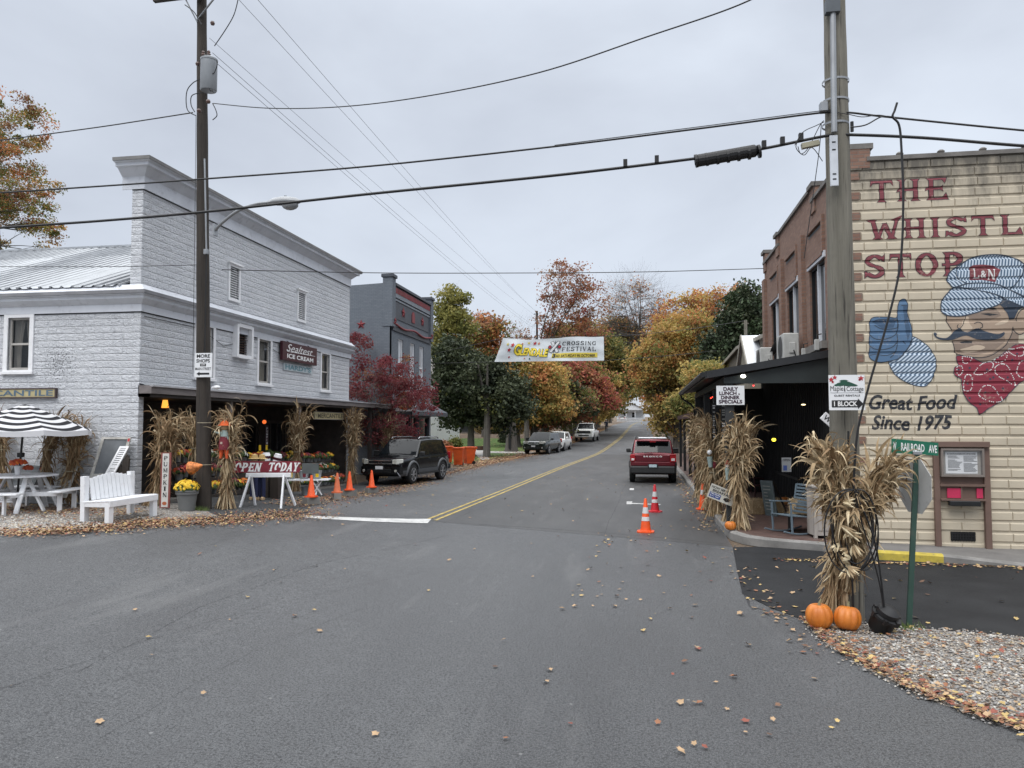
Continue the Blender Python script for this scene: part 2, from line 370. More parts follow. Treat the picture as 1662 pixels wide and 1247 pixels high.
def m_ground():
    # earth, lawn and leaf litter mottled by noise
    t=NT('earth'); p=t.pos(); f=t.noise(p,.5,6,.65); c=t.ramp(f,[(.3,(.07,.055,.04)),(.55,(.13,.1,.07)),(.75,(.17,.14,.1))])
    g=t.noise(p,25,4,.7); c=t.mix(t.ramp(g,[(.5,0),(.65,.8)]),c,(.2,.1,.04)); t.col(c); t.set(Roughness=.95); t.bump(g,.8,.03); return t.m
def m_lawn():
    t=NT('lawn'); p=t.pos(); f=t.noise(p,.35,6,.6); g=t.noise(p,18,4,.7)
    c=t.ramp(f,[(.35,(.05,.1,.018)),(.6,(.085,.14,.03)),(.72,(.14,.13,.05))]); c=t.mix(t.ramp(g,[(.55,0),(.7,.5)]),c,(.03,.06,.012)); t.col(c); t.set(Roughness=.95); t.bump(g,1,.05); return t.m
def m_gravel():
    t=NT('gravel'); p=t.pos(); v=t.n('ShaderNodeTexVoronoi'); t.l(p,v.inputs['Vector']); v.inputs['Scale'].default_value=34
    s=t.n('ShaderNodeSeparateColor'); t.l(v.outputs['Color'],s.inputs[0]); c=t.ramp(s.outputs[0],[(0,(.16,.14,.125)),(.5,(.3,.275,.25)),(1,(.5,.47,.43))])
    c=t.mix(t.ramp(v.outputs['Distance'],[(.3,0),(.7,.7)]),c,(.08,.07,.06)); t.col(c); t.set(Roughness=.95)
    t.bump(t.math('MULTIPLY',v.outputs['Distance'],-1),1,.02); return t.m
M_ASPH=m_asphalt(); M_NEW=m_newasphalt(); M_CONC=m_concrete(); M_PAV=m_paver(); M_EARTH=m_ground(); M_LAWN=m_lawn(); M_GRAV=m_gravel()
M_YEL=mat('yellow_line',(.36,.27,.085),.8,var=.3,vs=2,dirt=(.1,.095,.085),da=.9); M_WHL=mat('white_line',(.45,.45,.44),.8,var=.2,vs=3,dirt=(.1,.1,.1),da=.9)
def drape(name,poly,dz,m,step=.5,zf=None,skip=None):
    bm=bmesh.new(); pts=[Vector((p[0],p[1],0)) for p in poly]; vs=[bm.verts.new(p) for p in pts]
    for t in tessellate_polygon([pts]):
        try: bm.faces.new([vs[i] for i in t])
        except ValueError: pass
    xs=[p.x for p in pts]; ys=[p.y for p in pts]
    def cuts(a,b,st):
        c=math.floor(a/st)*st+st; o=[]
        while c<b: o.append(c); c+=st
        return o
    for x in cuts(max(min(xs),-14),min(max(xs),0),step): bmesh.ops.bisect_plane(bm,geom=bm.verts[:]+bm.edges[:]+bm.faces[:],plane_co=(x,0,0),plane_no=(1,0,0))
    for y in cuts(min(ys),min(max(ys),60),step if max(ys)<60 else 1)+[q for q in cuts(60,max(ys),5)]: 
        if y>min(ys): bmesh.ops.bisect_plane(bm,geom=bm.verts[:]+bm.edges[:]+bm.faces[:],plane_co=(0,y,0),plane_no=(0,1,0))
    for v in bm.verts: v.co.z=(zf(v.co.x,v.co.y) if zf else gz(v.co.x,v.co.y))+dz
    for f in bm.faces:
        if f.normal.z<0: f.normal_flip()
    bm.normal_update()
    for f in bm.faces:
        if f.normal.z<0: f.normal_flip()
    me=bpy.data.meshes.new(name); bm.to_mesh(me); bm.free(); me.materials.append(m); me.shade_smooth()
    o=bpy.data.objects.new(name,me); COL.objects.link(o); return struct(o)
def grid_ground():
    xs=sorted(set([-400,-200,-100,-60,-40,-25,-18]+[-14+.5*i for i in range(29)]+[3,8,20,40,80,200,400])); ys=sorted(set([-30,-10,0]+[i*1.0 for i in range(1,61)]+[60+5*i for i in range(1,50)]+[350,450,700]))
    V=[(x,y,gz(x,y)-.03) for y in ys for x in xs]; n=len(xs); F=[(j*n+i,j*n+i+1,(j+1)*n+i+1,(j+1)*n+i) for j in range(len(ys)-1) for i in range(n-1)]
    me=bpy.data.meshes.new('ground'); me.from_pydata(V,[],F); me.materials.append(M_EARTH); me.shade_smooth(); o=bpy.data.objects.new('ground',me); COL.objects.link(o); struct(o)
grid_ground()
XL=[(20,-8.9),(33,-9.0),(45,-8.7),(54,-8.3),(62,-7.7),(75,-7.0),(90,-6.2),(115,-5.7),(142,-5.4),(200,-4.6),(260,-2)]
XC=[(18.2,-4.98),(30,-4.62),(41.8,-4.25),(52,-3.8),(62,-3.35),(75,-2.9),(90,-2.44),(115,-2.15),(142,-1.9),(200,-1.0),(260,2)]
XR=[(17,1.72),(30,1.72),(45,1.72),(62,1.6),(75,1.4),(90,1.4),(142,1.7),(200,3),(260,6)]
def interp(T,y):
    if y<=T[0][0]: return T[0][1]
    for (a,b),(c,d) in zip(T,T[1:]):
        if y<=c: return b+(d-b)*(y-a)/(c-a)
    return T[-1][1]
EDGE=[G(-260,890),G(0,868),G(130,861),G(250,851),G(370,845),G(500,836)]
roadpoly=[(-60,8)]+[(p.x,p.y) for p in EDGE]+[(x,y) for y,x in XL]+[(x,y) for y,x in XR[::-1]]+[(1.68,15.1),(1.5,13),(1.34,11),(1.6,10.2),(1.85,9.7),(1.9,8.6),(2.08,7.8),(2.34,7.1),(2.8,6.4),(4,5),(8,2),(20,-4),(20,-25),(-60,-25)]
drape('road',roadpoly,.0,M_ASPH)
drape('side_road',[(1.68,15.1),(1.5,13),(1.34,11),(1.6,10.2),(1.85,9.7),(3.13,9.48),(4.07,9.28),(12,8.5),(60,7.5),(60,13.2),(9,13.4),(6.1,13.8),(3.95,14.1),(3.2,14.9),(2.2,15.25)],.006,M_NEW)
drape('gravel_bed',[(1.85,9.7),(1.9,8.6),(2.08,7.8),(2.34,7.1),(2.8,6.4),(4,5),(8,2),(20,-4),(60,-4),(60,7.5),(12,8.5),(4.07,9.28),(3.13,9.48)],.002,M_GRAV)
drape('gravel_lot',[(-60,9)]+[(p.x,p.y+.0) for p in EDGE[:5]]+[(-10.3,16.6),(-10.8,16.9),(-11.6,16.2),(-60,16.2)],.004,M_GRAV)
drape('parking_apron',[(-10.3,16.5),(EDGE[4].x,EDGE[4].y),(EDGE[5].x,EDGE[5].y),(-8.9,20),(-9,33),(-8.8,40),(-11.1,40),(-11.1,16.9)],.004,mat('apron_asphalt',(.042,.043,.045),.8,var=.3,vs=.6,bump=.6,bs=120))
drape('lawn',[(-80,44),(-11.2,44),(-9.6,58),(-9.6,90),(-80,90)],-.015,M_LAWN)
drape('driveway',[(-40,63),(-8.6,61),(-8.6,64),(-40,66)],.004,M_CONC)
drape('footpath',[(-10.4,50),(-9.8,50),(-15,72),(-16.2,72)],.006,M_CONC)
# double yellow line, stop line, parking marks
def linestrip(name,T,off,w,m,y0,y1):
    V=[];n=0;y=y0
    while y<=y1:
        x=interp(T,y)+off; z=lambda xx: gz(xx,y)+.008
        V+=[(x-w/2,y,z(x-w/2)),(x+w/2,y,z(x+w/2))]; n+=1; y+=.5 if y<62 else 2.5
    me=bpy.data.meshes.new(name); me.from_pydata(V,[],[(2*i,2*i+1,2*i+3,2*i+2) for i in range(n-1)]); me.materials.append(m); o=bpy.data.objects.new(name,me); COL.objects.link(o); return struct(o)
linestrip('centre_line',XC,-.11,.085,M_YEL,18,250); linestrip('centre_line',XC,.11,.085,M_YEL,18,250)
M_CRK=mat('crack_sealant',(.03,.03,.032),.7,var=.4,vs=2)
def crack(pts,w,seed):
    rg=random.Random(seed); P=[G(*p) for p in pts]; Q=[]
    for a,b in zip(P,P[1:]):
        n=max(2,int((b-a).length/.12))
        for k in range(n): Q.append(a.lerp(b,k/n))
    V=[]; ox=0
    for i,q in enumerate(Q):
        ox=ox*.85+rg.uniform(-.012,.012); t=(Q[min(i+1,len(Q)-1)]-Q[max(i-1,0)]).normalized(); nn=Vector((-t.y,t.x,0)); ww=w*rg.uniform(.15,1)
        for s_ in (-1,1): c=q+nn*(ox+s_*ww/2); V.append((c.x,c.y,gz(c.x,c.y)+.004))
    me=bpy.data.meshes.new('road_crack'); me.from_pydata(V,[],[(2*i,2*i+1,2*i+3,2*i+2) for i in range(len(Q)-1)]); me.materials.append(M_CRK); o=bpy.data.objects.new('road_crack',me); COL.objects.link(o); struct(o)
crack([(-60,1130),(130,1090),(330,985),(520,915),(730,868)],.008,1)
for k_,(pl_,w_) in enumerate((([(0,1120),(180,1060),(420,985),(700,925)],.006),)):
    crack(pl_,w_,40+k_)
crack([(698,845),(850,856),(1010,868),(1192,884)],.03,2); crack([(160,1200),(420,1055),(600,985)],.005,3); crack([(980,868),(1010,800),(1030,760)],.012,4); crack([(720,850),(860,790),(960,750)],.01,5); crack([(1192,886),(1204,945),(1215,985),(1300,1006)],.035,6)
drape('street_patch',[(-5.0,17.95),(1.68,15.2),(1.72,60),(-3.4,60)],.0025,mat('older_asphalt',(.045,.0445,.044),.5,var=.35,vs=.8,bump=.8,bs=130,dirt=(.13,.125,.12),da=.4,spec=.6,stretch=(1,.25,1)))
drape('stop_line',[G(488,837)[:2],G(700,843)[:2],G(694,850)[:2],G(495,841)[:2]],.008,M_WHL)
drape('parking_mark',[G(1026,817)[:2],G(1072,819)[:2],G(1072,820.3)[:2],G(1026,818.5)[:2]],.008,M_WHL); drape('parking_mark',[G(1017,814.5)[:2],G(1026,814.5)[:2],G(1026,819)[:2],G(1017,819)[:2]],.008,M_WHL)
drape('parking_mark',[G(1022,793)[:2],G(1029,793)[:2],G(1029,796)[:2],G(1022,796)[:2]],.008,M_WHL)
drape('parking_mark',[(-9.3,23.9),(-8.9,23.9),(-8.9,24.02),(-9.3,24.02)],.008,M_WHL)
# right pavement + kerb
def szr(x,y): return .15-.12*ss(4.2,6.6,x)
KL=[(1.72,60),(1.72,40),(1.72,25),(1.72,17),(1.76,16.2),(1.95,15.65),(2.3,15.3),(2.75,15.08),(3.2,14.9),(3.6,14.55),(3.95,14.1),(4.98,14.05),(6.1,13.8),(9,13.4),(20,12.8)]
def offpath(P,d):
    out=[]
    for i,p in enumerate(P):
        a=Vector(P[max(i-1,0)]);b=Vector(P[min(i+1,len(P)-1)]);t=(b-a).normalized();n=Vector((-t.y,t.x)); out.append((p[0]+n.x*d,p[1]+n.y*d))
    return out
KI=offpath(KL,.15)
drape('pavement',KI[:11]+[(3.95,15.2),(4.0,60)],.0,M_PAV,zf=szr)
drape('concrete_pavement',[(3.95,15.2)]+KI[10:]+[(20,15.6),(4.0,15.6)],.0,m_concrete('path_concrete',(.12,.115,.11),(.19,.18,.17)),zf=szr)
def kerb(name,i0,i1,m,top=.0):
    A=KL[i0:i1+1];B=KI[i0:i1+1];C=offpath(KL,.03)[i0:i1+1]; mb=MB(); V=[];F=[]
    for a,b,c in zip(A,B,C):
        z=szr(*a)+.004; V+=[(a[0],a[1],-.02),(a[0],a[1],z-.03),(c[0],c[1],z+.002),(b[0],b[1],z+.002),(b[0],b[1],-.02)]
    for i in range(len(A)-1):
        for k in range(4): F.append((i*5+k,(i+1)*5+k,(i+1)*5+k+1,i*5+k+1))
    n=len(A)-1; F+=[(0,1,2,3,4),tuple(n*5+k for k in range(4,-1,-1))]
    mb.add(V,F,m); struct(mb.build(name,fixn=True))
M_KERB=m_concrete('kerb_concrete',(.13,.125,.118),(.27,.26,.245))
kerb('kerb',0,10,M_KERB); kerb('painted_kerb',10,11,mat('kerb_yellow',(.46,.36,.06),.8,var=.3,vs=4,dirt=(.16,.15,.12),da=1.0,bump=.4,bs=30)); kerb('kerb',11,14,M_KERB)
struct(MB().box(-14,16.35,.0,-11.15,29.3,.0,M_CONC).build('unused')) if False else None
# ---------------- buildings: helpers ----------------
def wm(o):
    M=Matrix.Identity(4)
    while o is not None: M=o.matrix_basis@M; o=o.parent
    return M
_ob=MB.build
def _build(s,name,parent=None,smooth=None,world=False,loc=None,fixn=False):
    if world and parent is not None:
        inv=wm(parent).inverted(); s.v=[tuple(inv@Vector(p)) for p in s.v]; world=False
    return _ob(s,name,parent,smooth,world,loc,fixn)
MB.build=_build
def m_siding():
    t=NT('stoneface_siding'); v,x=t.wallvec(); b=t.n('ShaderNodeTexBrick'); t.l(v,b.inputs['Vector']); b.inputs['Scale'].default_value=1; b.inputs['Brick Width'].default_value=.5; b.inputs['Row Height'].default_value=.165; b.inputs['Mortar Size'].default_value=.016; b.inputs['Mortar Smooth'].default_value=.8
    b.inputs['Color1'].default_value=(.1,.1,.1,1); b.inputs['Color2'].default_value=(1,1,1,1); b.inputs['Bias'].default_value=0
    n1=t.noise(t.mapping(v,(9,17,1),(0,0,.5)),1,4,.62,1.2); n2=t.noise(v,1.1,5,.6); n3=t.noise(v,14,6,.7)
    c=t.ramp(n2,[(.3,(.62,.635,.665)),(.7,(.72,.735,.76))])
    c=t.mix(t.ramp(n1,[(.36,.32),(.52,0)]),c,(.46,.475,.51)); c=t.mix(t.ramp(n1,[(.55,0),(.68,.45)]),c,(.72,.73,.75))
    fz=t.math('FRACT',t.math('DIVIDE',x.outputs[2],.165)); pil=t.math('SINE',t.math('MULTIPLY',fz,math.pi)); pil=t.math('POWER',pil,.5)
    c=t.mix(t.ramp(pil,[(.12,.2),(.4,0)]),c,(.34,.35,.38))
    # flaking spots down to dark metal
    g=t.n('ShaderNodeVectorMath',operation='DISTANCE'); t.l(t.pos(),g.inputs[0]); g.inputs[1].default_value=(-13.6,16.2,3.75)
    near=t.math('SUBTRACT',.62,t.math('MULTIPLY',g.outputs['Value'],.22)); sp=t.noise(v,24,4,.6); spm=t.ramp(t.math('ADD',t.math('SUBTRACT',sp,.5),t.math('SUBTRACT',near,.45)),[(.16,0),(.2,.85)])
    c=t.mix(spm,c,(.06,.06,.07)); 
    t.col(c); t.set(Roughness=.45); t.b.inputs['Specular IOR Level'].default_value=.5
    h=t.math('ADD',t.math('MULTIPLY',pil,.3),t.math('MULTIPLY',n1,1.9)); h=t.math('SUBTRACT',h,t.math('MULTIPLY',b.outputs['Fac'],.4))
    t.bump(h,.85,.05); return t.m
def m_brick(name,c1,c2,mo,bw=.21,rh=.072,ms=.007,var=.4,stain=(.05,.04,.035)):
    t=NT(name); v,x=t.wallvec(); b=t.n('ShaderNodeTexBrick'); t.l(v,b.inputs['Vector']); b.inputs['Scale'].default_value=1; b.inputs['Brick Width'].default_value=bw; b.inputs['Row Height'].default_value=rh; b.inputs['Mortar Size'].default_value=ms
    b.inputs['Color1'].default_value=(*c1,1); b.inputs['Color2'].default_value=(*c2,1); b.inputs['Mortar'].default_value=(*mo,1)
    n=t.noise(v,1.3,6,.65); c=t.mix(t.ramp(n,[(.45,0),(.75,var)]),b.outputs[0],stain); n2=t.noise(v,9,4,.6); c=t.mix(t.ramp(n2,[(.3,.25),(.7,0)]),c,tuple(q*.6 for q in c1))
    t.col(c); t.set(Roughness=.85); t.bump(t.math('ADD',t.math('MULTIPLY',b.outputs['Fac'],-1),t.math('MULTIPLY',t.noise(v,30),.5)),.7,.008); return t.m
M_SID=m_siding()
M_TRIM=mat('painted_trim',(.6,.62,.66),.5,var=.08,vs=2,dirt=(.3,.3,.32),da=.45,bump=.15,bs=20)
M_WHITE=mat('white_paint',(.78,.78,.79),.5,var=.05,vs=3,dirt=(.45,.44,.42),da=.35)
M_CORN_D=mat('gutter_grey',(.2,.2,.21),.5,var=.2,vs=2)
M_DARK=mat('dark_void',(.012,.012,.013),.8,var=.3)
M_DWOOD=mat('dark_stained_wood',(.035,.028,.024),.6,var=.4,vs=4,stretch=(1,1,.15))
M_FASC=mat('weathered_fascia',(.17,.15,.145),.8,var=.25,vs=3,stretch=(1,.3,2),bump=.4)
M_BLACK=mat('black_paint',(.012,.013,.014),.45,var=.3)
M_TIN=None
def m_tin():
    t=NT('tin_roof'); p=t.pos(); f=t.noise(t.mapping(p,(2.2,.35,.5)),1,6,.65); c=t.ramp(f,[(.3,(.27,.285,.3)),(.7,(.42,.44,.46))]); g=t.noise(t.mapping(p,(7,.8,1)),1,5,.7); c=t.mix(t.ramp(g,[(.6,0),(.78,.35)]),c,(.3,.24,.2)); t.col(c); t.set(Roughness=.4,Metallic=.25); return t.m
M_TIN=m_tin()
def m_glass(name='window_glass',tint=(.02,.025,.03),alpha=.75):
    t=NT(name); t.col(tint); t.set(Roughness=.04); t.b.inputs['Specular IOR Level'].default_value=.8
    tr=t.n('ShaderNodeBsdfTransparent'); ms=t.n('ShaderNodeMixShader'); ms.inputs[0].default_value=alpha; t.l(tr.outputs[0],ms.inputs[1]); t.l(t.b.outputs[0],ms.inputs[2]); t.l(ms.outputs[0],t.out.inputs[0]); return t.m
M_GLASS=m_glass(alpha=.42); M_ROOM=mat('dim_room',(.1,.095,.09),.9); M_DGLASS=m_glass('dark_glass',(.01,.012,.014),1.0); M_DGLASS.node_tree.nodes['Principled BSDF'].inputs['Specular IOR Level'].default_value=.25
M_CURT=mat('curtain_cloth',(.5,.47,.42),.9,var=.3,vs=6,stretch=(6,6,.3)); M_BROWNSH=mat('shutter_brown',(.1,.06,.045),.7)
def P3(axis,c,u,z,d=0,out=1):
    return (c+out*d,u,z) if axis=='X' else (u,c+out*d,z)
def wall(mb,axis,c,u0,u1,z0,z1,holes,m,rev=.12,out=1):
    us=sorted({u0,u1,*[q for h in holes for q in h[:2]]}); zs=sorted({z0,z1,*[q for h in holes for q in h[2:4]]})
    for a,b in zip(us,us[1:]):
        for c0,c1 in zip(zs,zs[1:]):
            um=(a+b)/2;zm=(c0+c1)/2
            if any(h[0]<um<h[1] and h[2]<zm<h[3] for h in holes): continue
            mb.quad(P3(axis,c,a,c0),P3(axis,c,b,c0),P3(axis,c,b,c1),P3(axis,c,a,c1),m)
    for h in holes:
        a,b,c0,c1=h[:4]; q=lambda u,z,d:P3(axis,c,u,z,-d,out)
        for (p1,p2) in (((a,c0),(b,c0)),((b,c0),(b,c1)),((b,c1),(a,c1)),((a,c1),(a,c0))):
            mb.quad(q(*p1,0),q(*p2,0),q(*p2,rev),q(*p1,rev),m)
def fbox(mb,axis,c,out,u0,u1,z0,z1,d0,d1,m,bev=0):
    a=P3(axis,c,u0,z0,d0,out);b=P3(axis,c,u1,z1,d1,out); mb.box(min(a[0],b[0]),min(a[1],b[1]),min(a[2],b[2]),max(a[0],b[0]),max(a[1],b[1]),max(a[2],b[2]),m,bev)
def window(root,axis,c,out,u0,u1,z0,z1,mframe=None,trim=.1,rail=True,curtain=None,mull=0,glass=None,sash=None,name='window',rev=.1,label=None):
    mf=mframe or M_WHITE; w=MB()
    t=trim
    if t: fbox(w,axis,c,out,u0-t,u0,z0-.04,z1+t,-.02,.035,mf); fbox(w,axis,c,out,u1,u1+t,z0-.04,z1+t,-.02,.035,mf); fbox(w,axis,c,out,u0,u1,z1,z1+t,-.02,.034,mf); fbox(w,axis,c,out,u0-t-.03,u1+t+.03,z0-.1,z0-.04,-.02,.08,mf); fbox(w,axis,c,out,u0,u1,z0-.04,z0,-.02,.034,mf)
    W_=w.build(name,root,world=True) if t else None
    s=MB(); k=.045; ms=sash or mf
    for a,b,c0,c1 in ((u0,u0+k,z0,z1),(u1-k,u1,z0,z1),(u0+k,u1-k,z0,z0+k*1.4),(u0+k,u1-k,z1-k,z1)): fbox(s,axis,c,out,a,b,c0,c1,-rev+.005,-rev+.055,ms)
    if rail: fbox(s,axis,c,out,u0+k,u1-k,(z0+z1)/2-.025,(z0+z1)/2+.025,-rev+.005,-rev+.06,ms)
    for i in range(mull): um=u0+(u1-u0)*(i+1)/(mull+1); fbox(s,axis,c,out,um-.02,um+.02,z0+k,z1-k,-rev+.006,-rev+.05,ms)
    sp=s.build('frame' if t else name,W_ or root,world=True); par=W_ or sp
    g=MB(); q=lambda u,z:P3(axis,c,u,z,-rev+.02,out); g.quad(q(u0,z0),q(u1,z0),q(u1,z1),q(u0,z1),glass or M_GLASS); g.build('pane',par,world=True)
    b=MB(); q2=lambda u,z:P3(axis,c,u,z,-rev-.35,out)
    b.quad(q2(u0-.3,z0-.3),q2(u1+.3,z0-.3),q2(u1+.3,z1+.3),q2(u0-.3,z1+.3),M_ROOM if glass is None else M_DARK)
    if curtain:
        V=[];F=[];n=24
        for side in (0,1):
            base=len(V)
            for j in range(9):
                tz=j/8; z=z1-(z1-z0)*tz; wd=(u1-u0)*(.5-.24*math.sin(min(1,tz*1.3)*math.pi/2)*curtain)
                for i in range(n+1):
                    f=i/n; u=(u0+wd*f) if side==0 else (u1-wd*f); V.append(P3(axis,c,u,z,-rev-.1+.02*math.sin(f*28),out))
            for j in range(8):
                for i in range(n): F.append((base+j*(n+1)+i,base+j*(n+1)+i+1,base+(j+1)*(n+1)+i+1,base+(j+1)*(n+1)+i))
        cm=MB(); cm.add(V,F,M_CURT); cm.build('curtain',par,world=True,smooth=60)
    b.build('room_backing',par,world=True)
    return W_ or sp
def pxrect(X,x0,x1,y0,y1):
    xm=(x0+x1)/2; a=PX(x0,(y0+y1)/2,X).y; b=PX(x1,(y0+y1)/2,X).y; return (min(a,b),max(a,b),PX(xm,y1,X).z,PX(xm,y0,X).z)
def pyrect(Y,x0,x1,y0,y1):
    xm=(x0+x1)/2; return (PY(x0,y0,Y).x,PY(x1,y0,Y).x,PY(xm,y1,Y).z,PY(xm,y0,Y).z)
def extr(mb,path,prof,m,out=(1,0)):
    """cornice: profile (d,z) swept along a horizontal path of (x,y); d outward to the right-hand side"""
    n=len(prof);V=[];F=[]
    for i,p in enumerate(path):
        a=Vector(path[max(i-1,0)]);b=Vector(path[i]);c=Vector(path[min(i+1,len(path)-1)])
        t1=(b-a).normalized() if i>0 else (c-b).normalized(); t2=(c-b).normalized() if i<len(path)-1 else t1
        n1=Vector((t1.y,-t1.x));n2=Vector((t2.y,-t2.x)); nn=(n1+n2); nn=nn/(nn.length_squared/2)
        for d,z in prof: V.append((p[0]+nn.x*d,p[1]+nn.y*d,z))
    for i in range(len(path)-1):
        for k in range(n-1): F.append((i*n+k,(i+1)*n+k,(i+1)*n+k+1,i*n+k+1))
    tri=tessellate_polygon([[Vector((d,z,0)) for d,z in prof]]); F+=[t for t in tri]+[tuple(q+(len(path)-1)*n for q in t[::-1]) for t in tri]
    mb.add(V,F,m)
# =============== LEFT STORE ===============
SX=-11.5; SY0=16.2; SY1=29.25
store=thing('store_building','pale grey two-storey wooden store with stone-pattern siding, tall false front and tin roof','building',(SX,SY0,.3))
w=MB()
sidewin=pyrect(SY0,15,50,516,601); wf=[pxrect(SX,318,345,530,612),pxrect(SX,380,401,533,577),pxrect(SX,419,438,552,622),pxrect(SX,521,534,575,633)]
v1=pxrect(SX,373,388,434,486); v2=pxrect(SX,484,495,476,520)
wall(w,'Y',SY0,-30,SX,0,5.35,[sidewin],M_SID,out=-1)
wall(w,'X',SX,SY0,SY1,2.95,5.4,wf,M_SID)
wall(w,'X',SX-.02,SY0,SY1,5.4,8.15,[v1,v2],M_SID)
w.quad((SX-.02,SY0,5.3),(SX-.3,SY0,5.3),(SX-.3,SY0,8.15),(SX-.02,SY0,8.15),M_SID); w.quad((SX-.3,SY0,5.3),(SX-.3,SY1,5.3),(SX-.3,SY1,8.15),(SX-.3,SY0,8.15),M_SID)
w.quad((SX,SY1,0),(-30,SY1,0),(-30,SY1,5.35),(SX,SY1,5.35),M_SID); w.quad((SX-.3,SY1,5.3),(SX,SY1,5.3),(SX,SY1,8.15),(SX-.3,SY1,8.15),M_SID)
w.quad((-30,SY0,0),(-30,SY1,0),(-30,SY1,8),(-30,SY0,8),M_SID)
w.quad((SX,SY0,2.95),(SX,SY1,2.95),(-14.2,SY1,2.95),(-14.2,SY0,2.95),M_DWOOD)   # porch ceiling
w.quad((SX,SY0+.18,0),(-14.2,SY0+.18,0),(-14.2,SY0+.18,2.95),(SX,SY0+.18,2.95),M_SID); w.quad((SX,SY0,0),(SX,SY0+.18,0),(SX,SY0+.18,2.95),(SX,SY0,2.95),M_SID)
w.build('wall',store,world=True)
# roof
r=MB(); ym=(SY0+SY1)/2; RZ=8.15
def roofslab(mb,x0,x1,ya,za,yb,zb,m,rib=.28,rh=.045):
    n=int((x1-x0)/rib); V=[];F=[]
    for i in range(n*4+1):
        x=x0+i*rib/4; h=rh if i%4==0 else 0
        V+=[(x,ya,za+h),(x,yb,zb+h)]
    for i in range(n*4): F.append((2*i,2*i+2,2*i+3,2*i+1))
    mb.add(V,F,m)
for k in range(3):
    t0=k/3;t1=(k+1)/3+.02; ya=SY0-.15; 
    roofslab(r,-30,SX-.3,ya+(ym-ya)*t0,5.5+(RZ-5.5)*t0+.012*(3-k),ya+(ym-ya)*min(1,t1),5.5+(RZ-5.5)*min(1,t1)+.012*(3-k),M_TIN)
roofslab(r,-30,SX-.3,ym,RZ,SY1+.3,5.45,M_TIN)
for i in range(52):
    x=-12-.3*i; r.bar((x,SY0-.14,5.56),(x,ym,RZ+.045),.035,.05,mat('rib_tin',(.36,.37,.385),.5))  # raised ribs in a plain even grey
r.bar((-30,ym,RZ+.04),(SX-.3,ym,RZ+.04),.25,.06,M_TIN)
r.build('roof',store,world=True)
c=MB()
prof=[(0,4.95),(.04,4.95),(.04,5.12),(.1,5.16),(.19,5.24),(.19,5.30),(.25,5.32),(.25,5.40),(.05,5.58),(0,5.58)]
extr(c,[(-30,SY0),(SX,SY0),(SX,SY1+.1)],prof,M_TRIM); c.build('lower_cornice',store,world=True,fixn=True)
c=MB(); extr(c,[(-30,SY0-.004),(SX+.004,SY0-.004),(SX+.004,SY1)],[(0,4.925),(.012,4.925),(.012,4.95),(0,4.95)],M_BLACK); extr(c,[(SX-.3,SY0-.004),(SX-.016,SY0-.004),(SX-.016,SY1)],[(0,7.83),(.012,7.83),(.012,7.85),(0,7.85)],M_BLACK); extr(c,[(-30,SY0-.252),(SX+.252,SY0-.252),(SX+.252,SY1+.1)],[(0,5.34),(.03,5.34),(.03,5.42),(0,5.42)],M_CORN_D); c.build('gutter',store,world=True,fixn=True)  # thin black strips under both friezes; only the grey edge is gutter
c=MB(); prof=[(0,7.85),(.03,7.85),(.03,8.15),(.09,8.2),(.2,8.31),(.29,8.33),(.29,8.4),(.36,8.42),(.36,8.5),(0,8.56)]
extr(c,[(SX-.55,SY0-.0),(SX,SY0),(SX,SY1),(SX-.55,SY1)],prof,M_TRIM); c.box(SX-.5,SY0+.002,8.15,SX-.02,SY1,8.55,M_TRIM); c.build('top_cornice',store,world=True,fixn=True)
c=MB(); extr(c,[(SX-.56,SY0-.363),(SX+.363,SY0-.363),(SX+.363,SY1+.36)],[(0,8.435),(.02,8.435),(.03,8.51),(0,8.52)],mat('cornice_edge',(.22,.215,.21),.6)); c.build('cornice_flashing',store,world=True,fixn=True)
window(store,'Y',SY0,-1,*sidewin,trim=.11,curtain=.7,sash=mat('sash_tan',(.42,.4,.37),.6))
for i,h in enumerate(wf):
    if i==1:
        bx=MB(); fbox(bx,'X',SX,1,h[0]-.1,h[0],h[2]-.08,h[3]+.08,0,.16,M_WHITE); fbox(bx,'X',SX,1,h[1],h[1]+.1,h[2]-.08,h[3]+.08,0,.16,M_WHITE); fbox(bx,'X',SX,1,h[0],h[1],h[3],h[3]+.1,0,.16,M_WHITE); fbox(bx,'X',SX,1,h[0],h[1],h[2]-.1,h[2],0,.16,M_WHITE)
        for k in range(11): z=h[2]+(h[3]-h[2])*(k+.5)/11; bx.bar((SX-.03,h[0],z),(SX-.03,h[1],z),.05,.012,M_BROWNSH)
        fbox(bx,'X',SX,1,h[0],h[1],h[2],h[3],-.1,-.08,M_DARK); bx.build('window',store,world=True)
    else: window(store,'X',SX,1,*h,trim=.1,curtain=.35 if i==3 else .12,sash=mat('sash_tan',(.42,.4,.37),.6))
for h in (v1,v2):
    b=MB(); t=.07
    for a,bb,c0,c1 in ((h[0]-t,h[0],h[2]-t,h[3]+t),(h[1],h[1]+t,h[2]-t,h[3]+t),(h[0],h[1],h[3],h[3]+t),(h[0],h[1],h[2]-t,h[2])): fbox(b,'X',SX-.02,1,a,bb,c0,c1,-.05,.04,M_WHITE)
    fbox(b,'X',SX-.02,1,h[0]-.12,h[1]+.12,h[3]+t,h[3]+t+.05,-.02,.1,M_WHITE)
    n=14
    for k in range(n):
        z=h[2]+(h[3]-h[2])*(k+.5)/n; b.quad((SX-.07,h[0],z+.04),(SX-.07,h[1],z+.04),(SX,h[1],z-.025),(SX,h[0],z-.025),M_WHITE)
    fbox(b,'X',SX-.02,1,h[0],h[1],h[2],h[3],-.1,-.09,M_DARK); b.build('louvred_vent',store,world=True)
